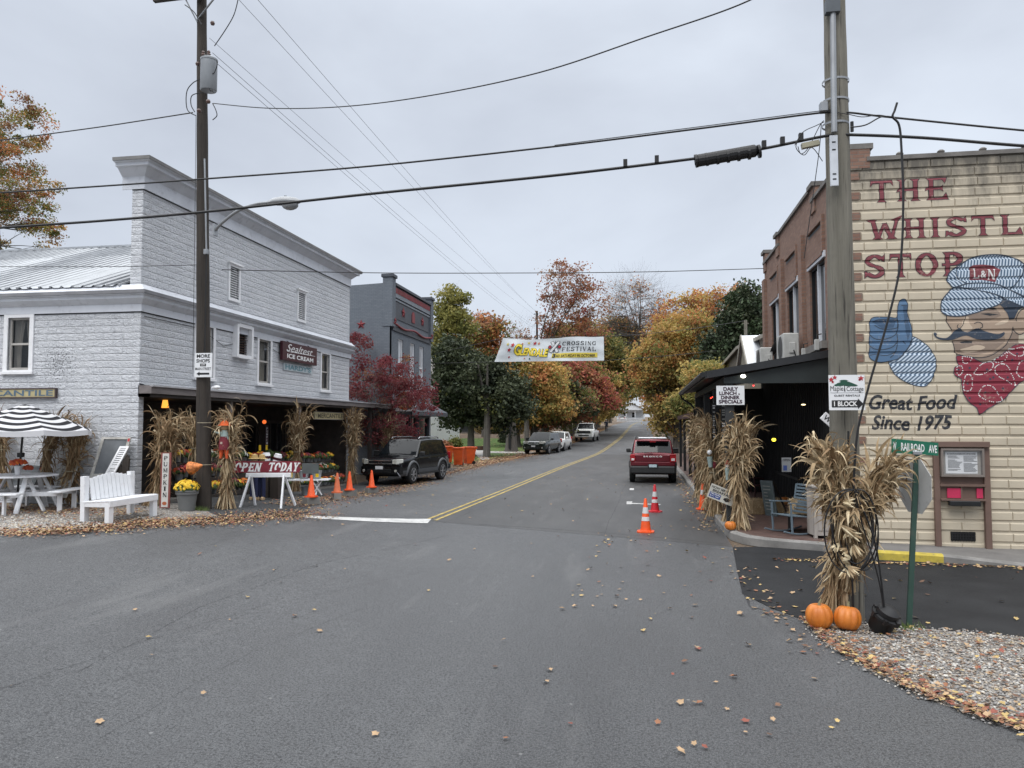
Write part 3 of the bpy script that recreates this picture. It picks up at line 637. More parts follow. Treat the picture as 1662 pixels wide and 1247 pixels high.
# awning roof over the pavement, running on past the store
a=MB(); 
a.add([(SX-.02,SY0,3.28),(SX-.02,SY1,3.28),(-11.22,SY1,3.2),(-11.22,SY0,3.2)],[(0,1,2,3)],M_TIN)
a.box(-11.24,SY0,3.03,-11.18,SY1+6.3,3.2,M_FASC); a.box(-11.2,SY0+.0,3.19,-11.14,SY1+6.3,3.225,mat('drip_edge',(.4,.39,.4),.5)); a.box(SX,SY0,2.95,-11.24,SY1,3.03,M_DWOOD)
a.box(SX-.02,SY0-.0,2.95,-11.24,SY0+.04,3.22,M_FASC)
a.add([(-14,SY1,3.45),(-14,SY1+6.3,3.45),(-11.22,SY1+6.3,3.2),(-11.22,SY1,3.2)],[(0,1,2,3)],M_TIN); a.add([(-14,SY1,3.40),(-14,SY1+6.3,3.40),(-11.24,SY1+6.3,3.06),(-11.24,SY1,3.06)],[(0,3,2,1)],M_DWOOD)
for y in (SY1,SY1+6.24): a.prism([(-14,3.3),(-11.24,3.05),(-11.24,3.2),(-14,3.44)],'Y',y,y+.05,M_FASC)
a.build('awning',store,world=True)
for i,y in enumerate((PX(372,700,-11.4).y,PX(484,700,-11.4).y,PX(571,700,-11.4).y,PX(600,700,-11.4).y,PX(632,700,-11.4).y)):
    p=MB(); z0=gz(-11.4,y)-.02; s=.07; p.box(-11.4-s,y-s,z0,-11.4+s,y+s,3.03,M_DWOOD if i>2 else M_FASC,.01); p.box(-11.4-s*1.5,y-s*1.5,z0,-11.4+s*1.5,y+s*1.5,z0+.2,M_DWOOD if i>2 else M_FASC,.01); p.build('post',store,world=True)
# shop front at the back of the porch
f=MB(); fx=-14.0
holes=[(17.2,19.4,1.0,2.5),(20.2,21.1,.35,2.5),(21.9,25.0,.9,2.5),(25.8,26.7,.2,2.45),(27.2,28.8,.9,2.4)]
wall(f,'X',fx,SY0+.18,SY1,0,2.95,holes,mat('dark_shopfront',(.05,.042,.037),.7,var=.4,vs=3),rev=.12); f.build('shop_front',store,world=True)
for i,h in enumerate(holes):
    if i in (1,3):
        d=MB(); fbox(d,'X',fx,1,h[0],h[1],h[2],h[3],-.1,-.05,M_DWOOD); fbox(d,'X',fx,1,h[0]+.15,h[1]-.15,1.3,h[3]-.2,-.05,-.045,M_DGLASS); d.build('door',store,world=True)
    else: window(store,'X',fx,1,*h,trim=.07,mframe=mat('dull_frame',(.09,.08,.075),.6),mull=2,rail=False)
f=MB(); f.box(-14,SY1-.06,0,-11.58,SY1-.03,2.94,MATS['dark_shopfront']); f.build('porch_shade_panel',store,world=True)  # dark sheet added over the siding end wall, painting in the porch shade
s=MB(); V=[];F=[];n=27
for i in range(n):
    y=SY0+.1+(SY1-SY0-.1)*i/(n-1); z=gz(-11.5,y)+.07
    V+=[(-14,y,z),(-11.12,y,z),(-11.12,y,z-.3)]
for i in range(n-1): F+=[(3*i,3*i+1,3*i+4,3*i+3),(3*i+1,3*i+2,3*i+5,3*i+4)]
F.append((0,1,2)); s.add(V,F,m_concrete('porch_concrete',(.12,.11,.1),(.2,.19,.17))); s.build('porch_floor',store,world=True)
# thin service wires on the wall and small flood lamp
for pts in ([(-.3,4.85),(2,4.85),(3.2,4.5),(5,4.9),(6.6,4.6)],):
    c=MB(); c.tube([(SX+.02,SY0+.4+u,z) for u,z in pts],.008,M_BLACK,4); c.build('service_cable',store,world=True)
# signs on store
def board(name,label,cat,loc,rz,w,h,t,face,edge=None,rim=0,group=None,tilt=0):
    """sign board: local front -Y, origin at centre bottom; returns root, and MB for lettering in local coords"""
    root=thing(name,label,cat,loc,rz,group)
    b=MB(); b.box(-w/2,0,0,w/2,t,h,edge or face); b.quad((-w/2+rim,-.003,rim),(w/2-rim,-.003,rim),(w/2-rim,-.003,h-rim),(-w/2+rim,-.003,h-rim),face)
    if rim:
        for a in ((-w/2,0,w/2,rim),(-w/2,h-rim,w/2,h),(-w/2,rim,-w/2+rim,h-rim),(w/2-rim,rim,w/2,h-rim)): b.box(a[0],-.015,a[1],a[2],-.001,a[3],edge or face)
    b.build('board',root); return root
M_INK=mat('black_lettering',(.012,.012,.014),.5,var=.1); M_INKW=mat('white_lettering',(.75,.75,.74),.5,var=.05); M_MAROON=mat('maroon_enamel',(.05,.008,.014),.35,var=.15)
M_SIGNW=mat('sign_white',(.72,.73,.74),.4,var=.04,vs=2,dirt=(.5,.5,.5),da=.2)
M_CREAM=mat('sign_cream',(.42,.36,.2),.6,var=.12,vs=3,dirt=(.25,.2,.12))
p=PY(-62,638,SY0-.06); q=PY(91,638,SY0-.06); top=PY(60,630,SY0-.06).z; bot=PY(60,646.5,SY0-.06).z
sg=board('shop_sign','long cream board lettered Mercantile on the side wall above the striped umbrella','sign',((p.x+q.x)/2,SY0-.06,bot),0,q.x-p.x,top-bot,.05,M_CREAM,mat('sign_rim_brown',(.07,.05,.05),.6),.03)
t=MB(); wd=q.x-p.x; put(t,'MERCANTILE',-wd/2+.1,(top-bot)*.22,wd/2-.08,(top-bot)*.8,mat('faded_blue_paint',(.09,.14,.19),.6),y=-.008,bold=.02); t.build('lettering',sg)
# facing along the street from the wall: maroon ice cream sign on a bracket
a=PX(457,553,SX+.12); b=PX(512,586,SX+.12)
u0,u1=PX(457,570,SX+.12).y,PX(513,570,SX+.12).y; z1=PX(457,553,SX+.12).z; z0=PX(457,584,SX+.12).z
L=u1-u0
ic=thing('ice_cream_sign','dark maroon enamel sign with script and ICE CREAM lettering on the upper wall','sign',(SX+.12,u0,z0))
b=MB(); b.box(-.06,0,0,.04,L,z1-z0,M_MAROON,.01); b.build('board',ic)
h=z1-z0; ft=lambda x0,z0_,x1,z1_:(lambda u,v:(.044,(x0+u*(x1-x0))*L,(z0_+v*(z1_-z0_))*h))
t=MB(); put(t,'Sealtest',0,0,0,0,M_INKW,bold=.0,shear=.45,fn=ft(.1,.5,.86,.9)); t.tube([(.044,.12*L,.48*h),(.044,.5*L,.5*h),(.044,.93*L,.52*h)],.008,M_INKW,4); t.build('script',ic)
t=MB(); put(t,'ICE CREAM',0,0,0,0,M_INKW,bold=.03,fn=ft(.12,.14,.88,.38)); t.build('lettering',ic)
t=MB(); t.tube([(-.1,-.1,h+.06),(-.1,L+.05,h+.06)],.012,M_BLACK,6); t.tube([(-.0,L*.2,h),(-.1,L*.2,h+.06)],.01,M_BLACK,6); t.tube([(0,L*.8,h),(-.1,L*.8,h+.06)],.01,M_BLACK,6); t.build('bracket',ic)
hs=thing('painted_board','faded blue-on-grey painted shop name board under the maroon ice cream sign','sign',(SX+.035,PX(459,590,SX).y,PX(459,592,SX).z-.17))
L2=PX(505,590,SX).y-PX(459,590,SX).y; h2=.24
b=MB(); b.box(-.03,0,0,.0,L2,h2,mat('pale_board',(.45,.5,.52),.7)); b.build('board',hs); t=MB(); put(t,"HARDY'S",0,0,0,0,mat('teal_faded',(.13,.25,.29),.7),bold=.03,fn=lambda u,v:(.005,(.05+u*.9)*L2,(.14+v*.72)*h2)); t.build('lettering',hs)
# hanging MERCANTILE sign under awning, perpendicular to the street
pa=PX(509,681,-11.45); pb=PX(556,681,-11.45)
hm=thing('hanging_sign','tan MERCANTILE board hung under the store awning between two corn shocks','sign',(-11.42,pa.y,PX(509,681,-11.45).z))
L3=pb.y-pa.y; h3=PX(509,668,-11.45).z-PX(509,681,-11.45).z
b=MB(); b.box(-.04,0,0,0,L3,h3,M_CREAM,.005); 
for (y0,z0,y1,z1) in ((0,0,L3,.02),(0,h3-.02,L3,h3),(0,.02,.02,h3-.02),(L3-.02,.02,L3,h3-.02)): b.box(0,y0,z0,.012,y1,z1,M_FASC)
b.build('board',hm); t=MB(); put(t,'MERCANTILE',0,0,0,0,mat('brown_letter',(.07,.06,.04),.6),bold=.02,fn=lambda u,v:(.006,(.1+u*.87)*L3,(.2+v*.6)*h3)); put(t,'THE',0,0,0,0,M_FASC,fn=lambda u,v:(.006,(.02+u*.06)*L3,(.4+v*.3)*h3)); t.build('lettering',hm)
t=MB(); t.tube([(-.02,L3*.15,h3),(-.02,L3*.15,3.0-hm.location.z)],.006,M_BLACK,4); t.tube([(-.02,L3*.85,h3),(-.02,L3*.85,3.0-hm.location.z)],.006,M_BLACK,4); t.build('chain',hm)
# =============== GREY BRICK BUILDING ===============
GY0=34.25; GY1=41.4
M_GB=m_brick('painted_blue_brick',(.135,.155,.18),(.16,.18,.205),(.11,.125,.145),.21,.07,.008,.25,(.09,.1,.12)); M_GP=mat('slate_paint',(.055,.062,.075),.5,var=.15); M_GT=mat('trim_bluegrey',(.17,.19,.215),.5); M_RED=mat('barn_red',(.2,.03,.035),.5,var=.15)
gb=thing('brick_building','blue-grey painted brick two-storey building with red star ornaments and dentils','building',(SX,GY0,0))
w=MB(); gw=[pxrect(SX,647.5,653,546,640),pxrect(SX,666.5,672,551,609),pxrect(SX,681.5,686.5,556,612)]
gw=[(a,b,4.15,6.45) for a,b,_,_ in gw]
gw=[(a-.1,b+.1,c,d) for a,b,c,d in gw]
gf=[(GY0+.9,GY0+3.2,.6,2.7),(GY0+3.5,GY0+4.5,.1,2.7),(GY0+4.8,GY1-.5,.6,2.7)]
wall(w,'X',SX,GY0,GY1,0,9.0,gw+gf,M_GB,.15)
w.prism([(SX,0),(SX,8.95),(-16,8.75),(-16.02,8.4),(-22,8.2),(-22,0)],'Y',GY0,GY0+.25,M_GB) 
w.quad((SX,GY1,0),(-22,GY1,0),(-22,GY1,8.2),(SX,GY1,8.95),M_GB); w.quad((-22,GY0,0),(-22,GY1,0),(-22,GY1,8.2),(-22,GY0,8.2),M_GB); w.quad((SX,GY0,8.6),(SX,GY1,8.6),(-22,GY1,8.0),(-22,GY0,8.0),M_GP)
w.build('wall',gb,world=True)
b=MB()
for y0 in (GY0-.03,GY1-.47): b.box(SX-.35,y0,6.9,SX+.12,y0+.5,9.2,M_GB); b.box(SX-.42,y0-.06,9.2,SX+.19,y0+.56,9.36,M_GP,.02)
b.box(SX,GY0+.47,8.9,SX+.14,GY1-.47,9.02,M_GP); b.build('pier',gb,world=True)
b=MB(); b.box(SX,GY0+.47,8.35,SX+.08,GY1-.47,8.55,M_GT)
n=30
for i in range(n): y=GY0+.55+(GY1-GY0-1.1)*i/n; b.box(SX,y,8.55,SX+.1,y+.13,8.8,M_RED)
b.build('dentil_band',gb,world=True)
b=MB(); b.box(SX,GY0+.6,7.35,SX+.03,GY1-.6,8.2,M_GP); b.box(SX,GY0+.5,8.2,SX+.07,GY1-.5,8.28,M_GT); b.build('frieze_panel',gb,world=True)
b=MB(); b.box(SX,GY0+.3,6.75,SX+.06,GY1-.3,6.98,M_GP)
pts=[]; 
for i in range(41): t_=i/40; pts.append((SX+.1,GY0+.2+(GY1-GY0-.4)*t_,7.02+.1*(math.cos(t_*4*math.pi)*.6)))
b.tube(pts,.05,M_RED,6); b.build('swag_trim',gb,world=True)
def star(c,r,axis):
    s=MB(); V=[]
    for i in range(10):
        a=math.pi/2+i*math.pi/5; q=r if i%2==0 else r*.42; d=(q*math.cos(a),q*math.sin(a)); V.append((c[0]+.02,c[1]+d[0],c[2]+d[1]) if axis=='X' else (c[0]+d[0],c[1]-.02,c[2]+d[1]))
    V.append((c[0]+.1,c[1],c[2]) if axis=='X' else (c[0],c[1]-.1,c[2])); s.add(V,[(i,(i+1)%10,10) for i in range(10)],M_RED); s.build('star_ornament',gb,world=True)
star((SX+.03,GY0+1.9,7.78),.3,'X'); star((SX+.03,GY1-1.9,7.78),.3,'X'); star((-12.9,GY0,7.0),.24,'Y'); star((SX+.12,GY0+.35,7.2),.16,'X'); star((SX+.12,GY1-.35,7.2),.16,'X')
b=MB(); b.prism([(GY0+3.35,7.5),(GY0+3.85,7.5),(GY0+3.85,7.9),(GY0+3.75,8.02),(GY0+3.6,8.07),(GY0+3.45,8.02),(GY0+3.35,7.9)],'X',SX+.03,SX+.06,M_RED); b.build('arched_plaque',gb,world=True)
for h in gw:
    window(gb,'X',SX,1,*h,trim=.0,mframe=M_WHITE,sash=M_WHITE,glass=m_glass('pale_glass',(.5,.52,.55),.9) if 'pg' not in MATS else MATS['pg'])
    b=MB(); fbox(b,'X',SX,1,h[0]-.08,h[1]+.08,h[2]-.14,h[2],0,.1,M_GP); b.build('window_sill',gb,world=True)
for i,h in enumerate(gf): window(gb,'X',SX,1,*h,trim=.05,mframe=M_GP,rail=False,glass=M_DGLASS,name='shop_window' if i!=1 else 'door')
b=MB(); b.add([(SX,GY0+.3,3.5),(SX,GY1-.1,3.5),(SX+1.0,GY1-.1,2.95),(SX+1.0,GY0+.3,2.95)],[(0,3,2,1)],M_GP); b.box(SX+.95,GY0+.3,2.75,SX+1.0,GY1-.1,2.95,M_GP)
for y in (GY0+.3,GY1-.15): b.prism([(SX,3.5),(SX+1,2.95),(SX+1,2.75),(SX,2.75)],'Y',y,y+.04,M_GP)
b.build('canopy',gb,world=True)
# square hanging sign with round picture
c0=PX(657,652,-10.6)
hs=thing('hanging_sign','square white hanging sign with a round orange and green picture below the grey brick building','sign',(-10.75,GY0+.05,0))
sz=.95; cx=0; zc=PY(652,651,GY0).z
b=MB(); b.box(-sz/2,0,zc-sz/2,sz/2,.06,zc+sz/2,M_SIGNW); b.build('board',hs)
b=MB(); b.push((0,-.006,zc),rx=R(90)); b.lathe([(0.0,0),(.42,0),(.42,.01),(0,.01)],mat('orange_disc',(.45,.14,.04),.6,var=.4,vs=4),32); b.pop()
b.push((0.02,-.02,zc-.02),rx=R(90)); b.lathe([(0,0),(.3,0),(.3,.005),(0,.005)],mat('tan_disc',(.4,.28,.14),.6,var=.4,vs=6),24); b.pop()
b.poly([(-.05,-.03,zc-.1),(.2,-.03,zc-.12),(.26,-.03,zc),(.1,-.03,zc+.1),(-.08,-.03,zc+.02)],mat('green_patch',(.08,.2,.09),.6)); b.build('picture',hs)
b=MB(); b.bar((-1.2,.03,zc+sz/2+.06),(.5,.03,zc+sz/2+.06),.04,.04,M_BLACK); b.build('bracket',hs)
# =============== RESTAURANT (right) ===============
BX=3.95; BY=15.25; BY1=25.5
M_RB=m_brick('red_brick',(.2,.11,.08),(.27,.16,.115),(.18,.15,.125),.21,.072,.007,.35,(.12,.06,.04)); M_BSTONE=mat('stone_coping',(.15,.14,.13),.8,var=.3)
rest=thing('restaurant_building','two-storey red brick restaurant with cream painted block side wall, big red lettering and engineer mural','building',(BX,BY,0))
w=MB()
bw=[(PX(1315,500,BX).y,PX(1340,500,BX).y),(PX(1278.5,520,BX).y,PX(1296.5,520,BX).y),(PX(1252.5,530,BX).y,PX(1266,530,BX).y)]
zt=PX(1327,428,BX).z; zb=PX(1327,560,BX).z
bw=[(min(a),max(a),zb+(0 if i==0 else -.35),zt) for i,a in enumerate(bw)]
low=[(BY+1.2,BY+3.0,1.0,2.5),(BY+3.6,BY+4.6,.15,2.4),(BY+5.2,BY+8.5,1.0,2.5)]
wall(w,'X',BX,BY,BY1,0,7.15,bw+low,M_RB,.14,out=-1)
def step(y0,y1,z): w.box(BX,y0,7.15,BX+.3,y1,z,M_RB)
ya=PX(1265,385,BX).y; yb=PX(1318,308,BX).y
step(BY,yb,7.42); step(yb,ya,7.72); step(ya,BY1,7.42)
for y in (BY-.03,yb-.35,ya+.01,BY1-.45): w.box(BX-.04,y,7.15,BX+.36,y+.45,7.72 if y>BY else 7.52,M_RB)
w.quad((BX,BY1,0),(16,BY1,0),(16,BY1,7.2),(BX,BY1,7.2),M_RB); w.quad((BX+.3,BY+.3,6.9),(16,BY+.3,6.9),(16,BY1,6.9),(BX+.3,BY1,6.9),M_BLACK); w.quad((16,BY,0),(16,BY1,0),(16,BY1,7.2),(16,BY,7.2),M_RB)
# brick returns at the corner (toothed with the cream blocks)
for k in range(37):
    z=.192*k+.02
    if k%2==0: w.box(BX,BY-.03,z,BX+.16,BY,z+.14,M_RB)
w.build('front_wall',rest,world=True)
b=MB()
for y0,y1,z in ((BY,yb,7.42),(yb,ya,7.72),(ya,BY1,7.42)): b.box(BX-.06,y0,z,BX+.38,y1,z+.08,M_BSTONE)
for y,z in ((BY-.04,7.52),(yb-.38,7.72),(ya-.02,7.72),(BY1-.48,7.72)): b.box(BX-.1,y,z,BX+.42,y+.52,z+.1,M_BSTONE)
b.build('coping',rest,world=True)
# pilasters and recessed panel frames
edges=[BY,bw[0][0]-.35,(bw[0][1]+bw[1][0])/2-.15,(bw[1][1]+bw[2][0])/2-.15,BY1-.35]
for y in (BY,(bw[0][1]+bw[1][0])/2-.2,(bw[1][1]+bw[2][0])/2-.2,BY1-.4): b=MB(); b.box(BX-.09,y,3.6,BX,y+.4,6.9,M_RB); b.build('pilaster',rest,world=True)
for h in bw:
    b=MB(); y0,y1=h[0]-.05,h[1]+.05; z0,z1=6.05,6.75
    b.box(BX-.06,y0,z1,BX,y1,z1+.12,M_RB); b.box(BX-.06,y0,z0,BX,y0+.1,z1,M_RB); b.box(BX-.062,y0+.1,z0-.06,BX,y1,z0,M_RB); b.box(BX-.003,y0+.1,z1-.08,BX-.001,y1,z1,M_BLACK); b.build('brick_panel',rest,world=True)  # thin black strip paints the shadow below the panel head
    b=MB(); b.box(BX-.04,h[0]-.1,h[3],BX,h[1]+.1,h[3]+.14,M_TRIM); b.build('lintel',rest,world=True)
for i,h in enumerate(bw):
    window(rest,'X',BX,-1,*h,trim=0,mframe=M_BLACK,sash=M_BLACK,rail=False,glass=M_DGLASS)
    b=MB(); ym_=(h[0]+h[1])/2; b.box(BX+.02,ym_-.035,h[2],BX+.1,ym_+.035,h[3],M_TRIM); b.build('window_mullion',rest,world=True)
    if i==0: b=MB(); b.box(BX-.12,h[0]-.12,h[2]-.16,BX+.02,h[1]+.12,h[2],m_concrete('sill_concrete',(.14,.13,.12),(.25,.24,.22))); b.build('window_sill',rest,world=True)
for i,h in enumerate(low): window(rest,'X',BX,-1,*h,trim=.06,mframe=M_BLACK,rail=False,glass=M_DGLASS,name='shop_window' if i!=1 else 'door')
# cream block wall : real courses
def m_cream(name,col,dirt=True):
    t=NT(name); v,x=t.wallvec(); n=t.noise(v,1.2,6,.6); n2=t.noise(v,40,3,.6); c=t.ramp(n,[(.3,tuple(q*.88 for q in col)),(.7,tuple(min(1,q*1.06) for q in col))])
    if dirt:
        z=x.outputs[2]; st=t.noise(t.mapping(v,(2.6,.55,1)),1,6,.7); up=t.math('SUBTRACT',t.math('MULTIPLY',z,.42),2.62); k=t.ramp(t.math('ADD',t.math('SUBTRACT',st,.5),up),[(.08,0),(.42,.85)]); c=t.mix(k,c,(.045,.042,.038))
        k2=t.noise(v,3.3,6,.7); c=t.mix(t.ramp(k2,[(.6,0),(.78,.3)]),c,(.25,.2,.14))
    else:
        w1=t.noise(v,3.0,6,.75); w2=t.noise(v,22,4,.7); kk=t.ramp(t.math('ADD',t.math('MULTIPLY',w1,.5),t.math('MULTIPLY',w2,.5)),[(.55,0),(.64,.55)]); c=t.mix(kk,c,(.4,.33,.26))
    t.col(c); t.set(Roughness=.7); t.bump(n2,.25,.006); return t.m
M_CRM=m_cream('cream_masonry_paint',(.51,.445,.34))
PIT_=.192
def relief(z):
    f=(z/PIT_)%1.0
    if f<.1: return .022*f/.1
    if f<.72: return .022
    if f<.84: return .022*(1-(f-.72)/.12)
    return 0
b=MB(); x1=9.6; V=[];F=[]
rng=random.Random(4)
NC=int(7.3/PIT_)
holeA=(PY(1543,880,BY).x,PY(1583,880,BY).x)
for k in range(NC):
    z=k*PIT_; x=BX+.17 if k%2==0 else BX-.0; xx=x; first=True
    b.quad((BX,BY,z),(x1,BY,z),(x1,BY,z+PIT_),(BX,BY,z+PIT_),M_CRM)
    while x<x1:
        wd=.4 if not (first and k%2) else .22
        first=False
        xe=min(x+wd,x1); j=.012; bz=.02; d=.022+rng.uniform(-.004,.004)
        if not(k in(1,) and x<holeA[1] and xe>holeA[0]):
            A=[(x+.002,z),(xe-.002,z),(xe-.002,z+PIT_*.84),(x+.002,z+PIT_*.84)]; B=[(x+j,z+PIT_*.1),(xe-j,z+PIT_*.1),(xe-j,z+PIT_*.72),(x+j,z+PIT_*.72)]
            P=[(p[0],BY-.001,p[1]) for p in A]+[(p[0],BY-d,p[1]) for p in B]; b.add(P,[(0,1,5,4),(1,2,6,5),(2,3,7,6),(3,0,4,7),(4,5,6,7)],M_CRM)
        x=xe
b.add([(x1,BY,0),(16,BY,0),(16,BY,7.3),(x1,BY,7.3)],[(0,1,2,3)],M_CRM)
sw=b.build('side_wall',rest,world=True)
b=MB(); b.box(BX+.3,BY-.05,7.28,16,BY+.2,7.36,M_BSTONE)
for i in range(8): x=BX+.9+i*.72; b.lathe([(.05,7.36),(.07,7.4),(.04,7.43)],M_BSTONE,8,(x,BY+.02,0)) 
b.build('parapet_tile',rest,world=True)
b=MB(); b.box(holeA[0],BY-.02,PIT_*1.05,holeA[1],BY,PIT_*1.9,M_DARK)
for i in range(9): x=holeA[0]+(holeA[1]-holeA[0])*(i+.5)/9; b.box(x-.006,BY-.03,PIT_,x+.006,BY-.021,PIT_*1.9,M_BLACK)
for i in range(3): z=PIT_*(1.2+.25*i); b.box(holeA[0],BY-.034,z,holeA[1],BY-.03,z+.01,M_BLACK)
b.build('foundation_vent',rest,world=True)
# ---------------- mural and lettering painted on the block wall ----------------
def decal(name,mb,layer,parent,bevel=True):
    me=bpy.data.meshes.new('t'); me.from_pydata(mb.v,[],mb.f); bm=bmesh.new(); bm.from_mesh(me)
    for f,k in zip(bm.faces,mb.mi): f.material_index=k
    z0=min(v.co.z for v in bm.verts); z1=max(v.co.z for v in bm.verts); k=int(z0/PIT_)
    while k*PIT_<z1+PIT_:
        for q in (0,.1,.72,.84):
            z=(k+q)*PIT_
            if z0<z<z1: bmesh.ops.bisect_plane(bm,geom=bm.verts[:]+bm.edges[:]+bm.faces[:],plane_co=(0,0,z),plane_no=(0,0,1))
        k+=1
    for v in bm.verts:
        e=BY-v.co.y; v.co.y=BY-relief(v.co.z+1e-5)-.004-e
    bm.to_mesh(me); bm.free(); o=MB(); o.v=[tuple(v.co) for v in me.vertices]; o.f=[tuple(p.vertices) for p in me.polygons]; o.mi=[p.material_index for p in me.polygons]; o.mats=mb.mats
    bpy.data.meshes.remove(me); return o.build(name,parent,world=True)
A_=lambda x,y:(1380+x/3.897,400+y/3.897); B_=lambda x,y:(1362+x/4.157,220+y/4.157)
def W3(px,py,l): p=PY(px,py,BY); return (p.x,BY-.0012*l,p.z)
def shape(mb,pts,m,l=0,cr=A_): mb.poly([W3(*cr(*p),l) for p in pts],m)
def stroke(mb,pts,w,m,l=0,cr=A_,close=False):
    P=[W3(*cr(*p),l) for p in pts]; 
    if close: P.append(P[0])
    # subdivide smooth
    Q=[]
    for i in range(len(P)-1):
        p0=P[max(i-1,0)];p1=P[i];p2=P[i+1];p3=P[min(i+2,len(P)-1)]
        for k in range(3):
            t=k/3; f=lambda a,b,c,d:.5*((2*b)+(-a+c)*t+(2*a-5*b+4*c-d)*t*t+(-a+3*b-3*c+d)*t**3); Q.append((f(p0[0],p1[0],p2[0],p3[0]),f(p0[2],p1[2],p2[2],p3[2])))
    Q.append((P[-1][0],P[-1][2])); V=[];F=[]; y=BY-.0012*l
    for i,q in enumerate(Q):
        a=Vector(Q[max(i-1,0)]);b=Vector(Q[min(i+1,len(Q)-1)]);t=(b-a); t=t.normalized() if t.length else Vector((1,0)); n=Vector((-t.y,t.x))*w/2; V+=[(q[0]+n.x,y,q[1]+n.y),(q[0]-n.x,y,q[1]-n.y)]
    for i in range(len(Q)-1): F.append((2*i,2*i+1,2*i+3,2*i+2))
    mb.add(V,F,m)
def smooth2(P,n=3):
    Q=[];N=len(P)
    for i in range(N):
        p0=P[i-1];p1=P[i];p2=P[(i+1)%N];p3=P[(i+2)%N]
        for k in range(n):
            t=k/n; Q.append(tuple(.5*((2*p1[j])+(-p0[j]+p2[j])*t+(2*p0[j]-5*p1[j]+4*p2[j]-p3[j])*t*t+(-p0[j]+3*p1[j]-3*p2[j]+p3[j])*t**3) for j in (0,1)))
    return Q
def paint(name,c): return m_cream(name,c,False)
P_MAR=paint('maroon_wall_paint',(.185,.038,.05)); P_INK=paint('black_wall_paint',(.02,.022,.028)); P_SKIN=paint('skin_paint',(.36,.27,.2)); P_SK2=paint('skin_shade_paint',(.24,.18,.14)); P_SKL=paint('skin_light_paint',(.5,.4,.3)); P_BLUE=paint('glove_blue',(.085,.16,.27)); P_BL2=paint('glove_dark',(.045,.09,.16)); P_RED=paint('bandana_red',(.23,.025,.045)); P_WH=paint('white_wall_paint',(.66,.66,.64)); P_NAVY=paint('navy_paint',(.03,.045,.07))
def m_stripe(name,ang,per=.052):
    t=NT(name); v,x=t.wallvec(); m=t.mapping(v,(1,1,1),(0,0,ang)); s=t.n('ShaderNodeSeparateXYZ'); t.l(m,s.inputs[0]); w=t.math('SINE',t.math('MULTIPLY',s.outputs[0],2*math.pi/per)); c=t.mix(t.ramp(t.math('ADD',t.math('MULTIPLY',w,.5),.5),[(.42,0),(.58,1)]),(.52,.6,.68),(.07,.12,.19)); t.col(c); t.set(Roughness=.7); return t.m
ST1=m_stripe('stripe_vertical',.12); ST2=m_stripe('stripe_slant',-.7); ST3=m_stripe('stripe_sleeve',.85); ST4=m_stripe('stripe_band',.15,.045)
mb=MB()
def wtext(s,x0,y0,x1,y1,m,out=0,l=0,wob=0):
    a=W3(*B_(x0,y1),0); b=W3(*B_(x1,y0),0); asp=(b[0]-a[0])/(b[2]-a[2])
    serif(mb,s,lambda u,v,d:(a[0]+u*(b[0]-a[0]),BY-.0012*l-d*.25,a[2]+v*(b[2]-a[2])),m,outline=out,asp=asp)
for s,x0,y0,x1,y1 in (('THE',205,285,730,455),('WHISTLE',200,525,1415,705),('STOP',162,788,842,965)):
    mb=MB(); wtext(s,x0,y0,x1,y1,P_INK,.028,0); wtext(s,x0,y0,x1,y1,P_MAR,0,2); decal('wall_lettering',mb,0,rest)
mb=MB()
for s,x0,y0,x1,y1 in (('Great Food',118,940,676,1036),('Since 1975',134,1070,642,1165)):
    a=W3(*A_(x0,y1),0); b=W3(*A_(x1,y0),0)
    mb=MB(); put(mb,s,0,0,0,0,P_INK,bold=.028,shear=.25,fn=lambda u,v:(a[0]+u*(b[0]-a[0]),BY,a[2]+v*(b[2]-a[2])+.015*math.sin(u*9))); decal('slogan_lettering',mb,0,rest)
mb=MB()
crown=smooth2([(608,215),(622,172),(660,138),(700,112),(760,78),(830,60),(920,55),(1000,66),(1060,90),(1110,125),(1180,160),(1235,230),(1245,300),(1200,360),(1099,325),(1000,275),(930,245),(850,235),(740,238),(655,262),(625,240)])
shape(mb,crown,ST1,3); stroke(mb,crown,.022,P_NAVY,6,close=True)
fold=[(608,215),(622,172),(660,138),(700,118),(672,150),(668,190),(690,215),(730,235),(655,262),(625,240)]
shape(mb,fold,ST2,4); stroke(mb,[(700,115),(668,155),(668,190),(690,215),(735,237)],.014,P_NAVY,6); stroke(mb,[(1095,120),(1085,175),(1050,230),(1010,272)],.018,P_NAVY,6)
visor=smooth2([(655,262),(610,300),(580,340),(569,380),(580,420),(620,440),(700,442),(800,418),(880,390),(940,366),(965,330),(900,302),(800,278),(720,266)])
shape(mb,visor,ST2,4); stroke(mb,visor,.02,P_NAVY,6,close=True)
band=[(655,262),(740,238),(850,235),(930,245),(1000,275),(1099,320),(1205,372),(1190,405),(1099,388),(1000,345),(965,330),(900,302),(800,278),(720,266)]
shape(mb,band,ST4,5); stroke(mb,band,.018,P_NAVY,7,close=True)
shape(mb,[(750,135),(770,122),(830,117),(900,125),(947,148),(930,185),(912,228),(830,213),(752,215)],P_MAR,7)
a=W3(*A_(770,205),0); b=W3(*A_(915,140),0)
def serif_at(s,x0,y0,x1,y1,m,l):
    a=W3(*A_(x0,y1),0); b=W3(*A_(x1,y0),0); serif(mb,s,lambda u,v,d:(a[0]+u*(b[0]-a[0]),BY-.0012*l-d*.2,a[2]+v*(b[2]-a[2])),m)
serif_at('L',768,140,812,205,P_WH,8); serif_at('N',862,146,915,212,P_WH,8)
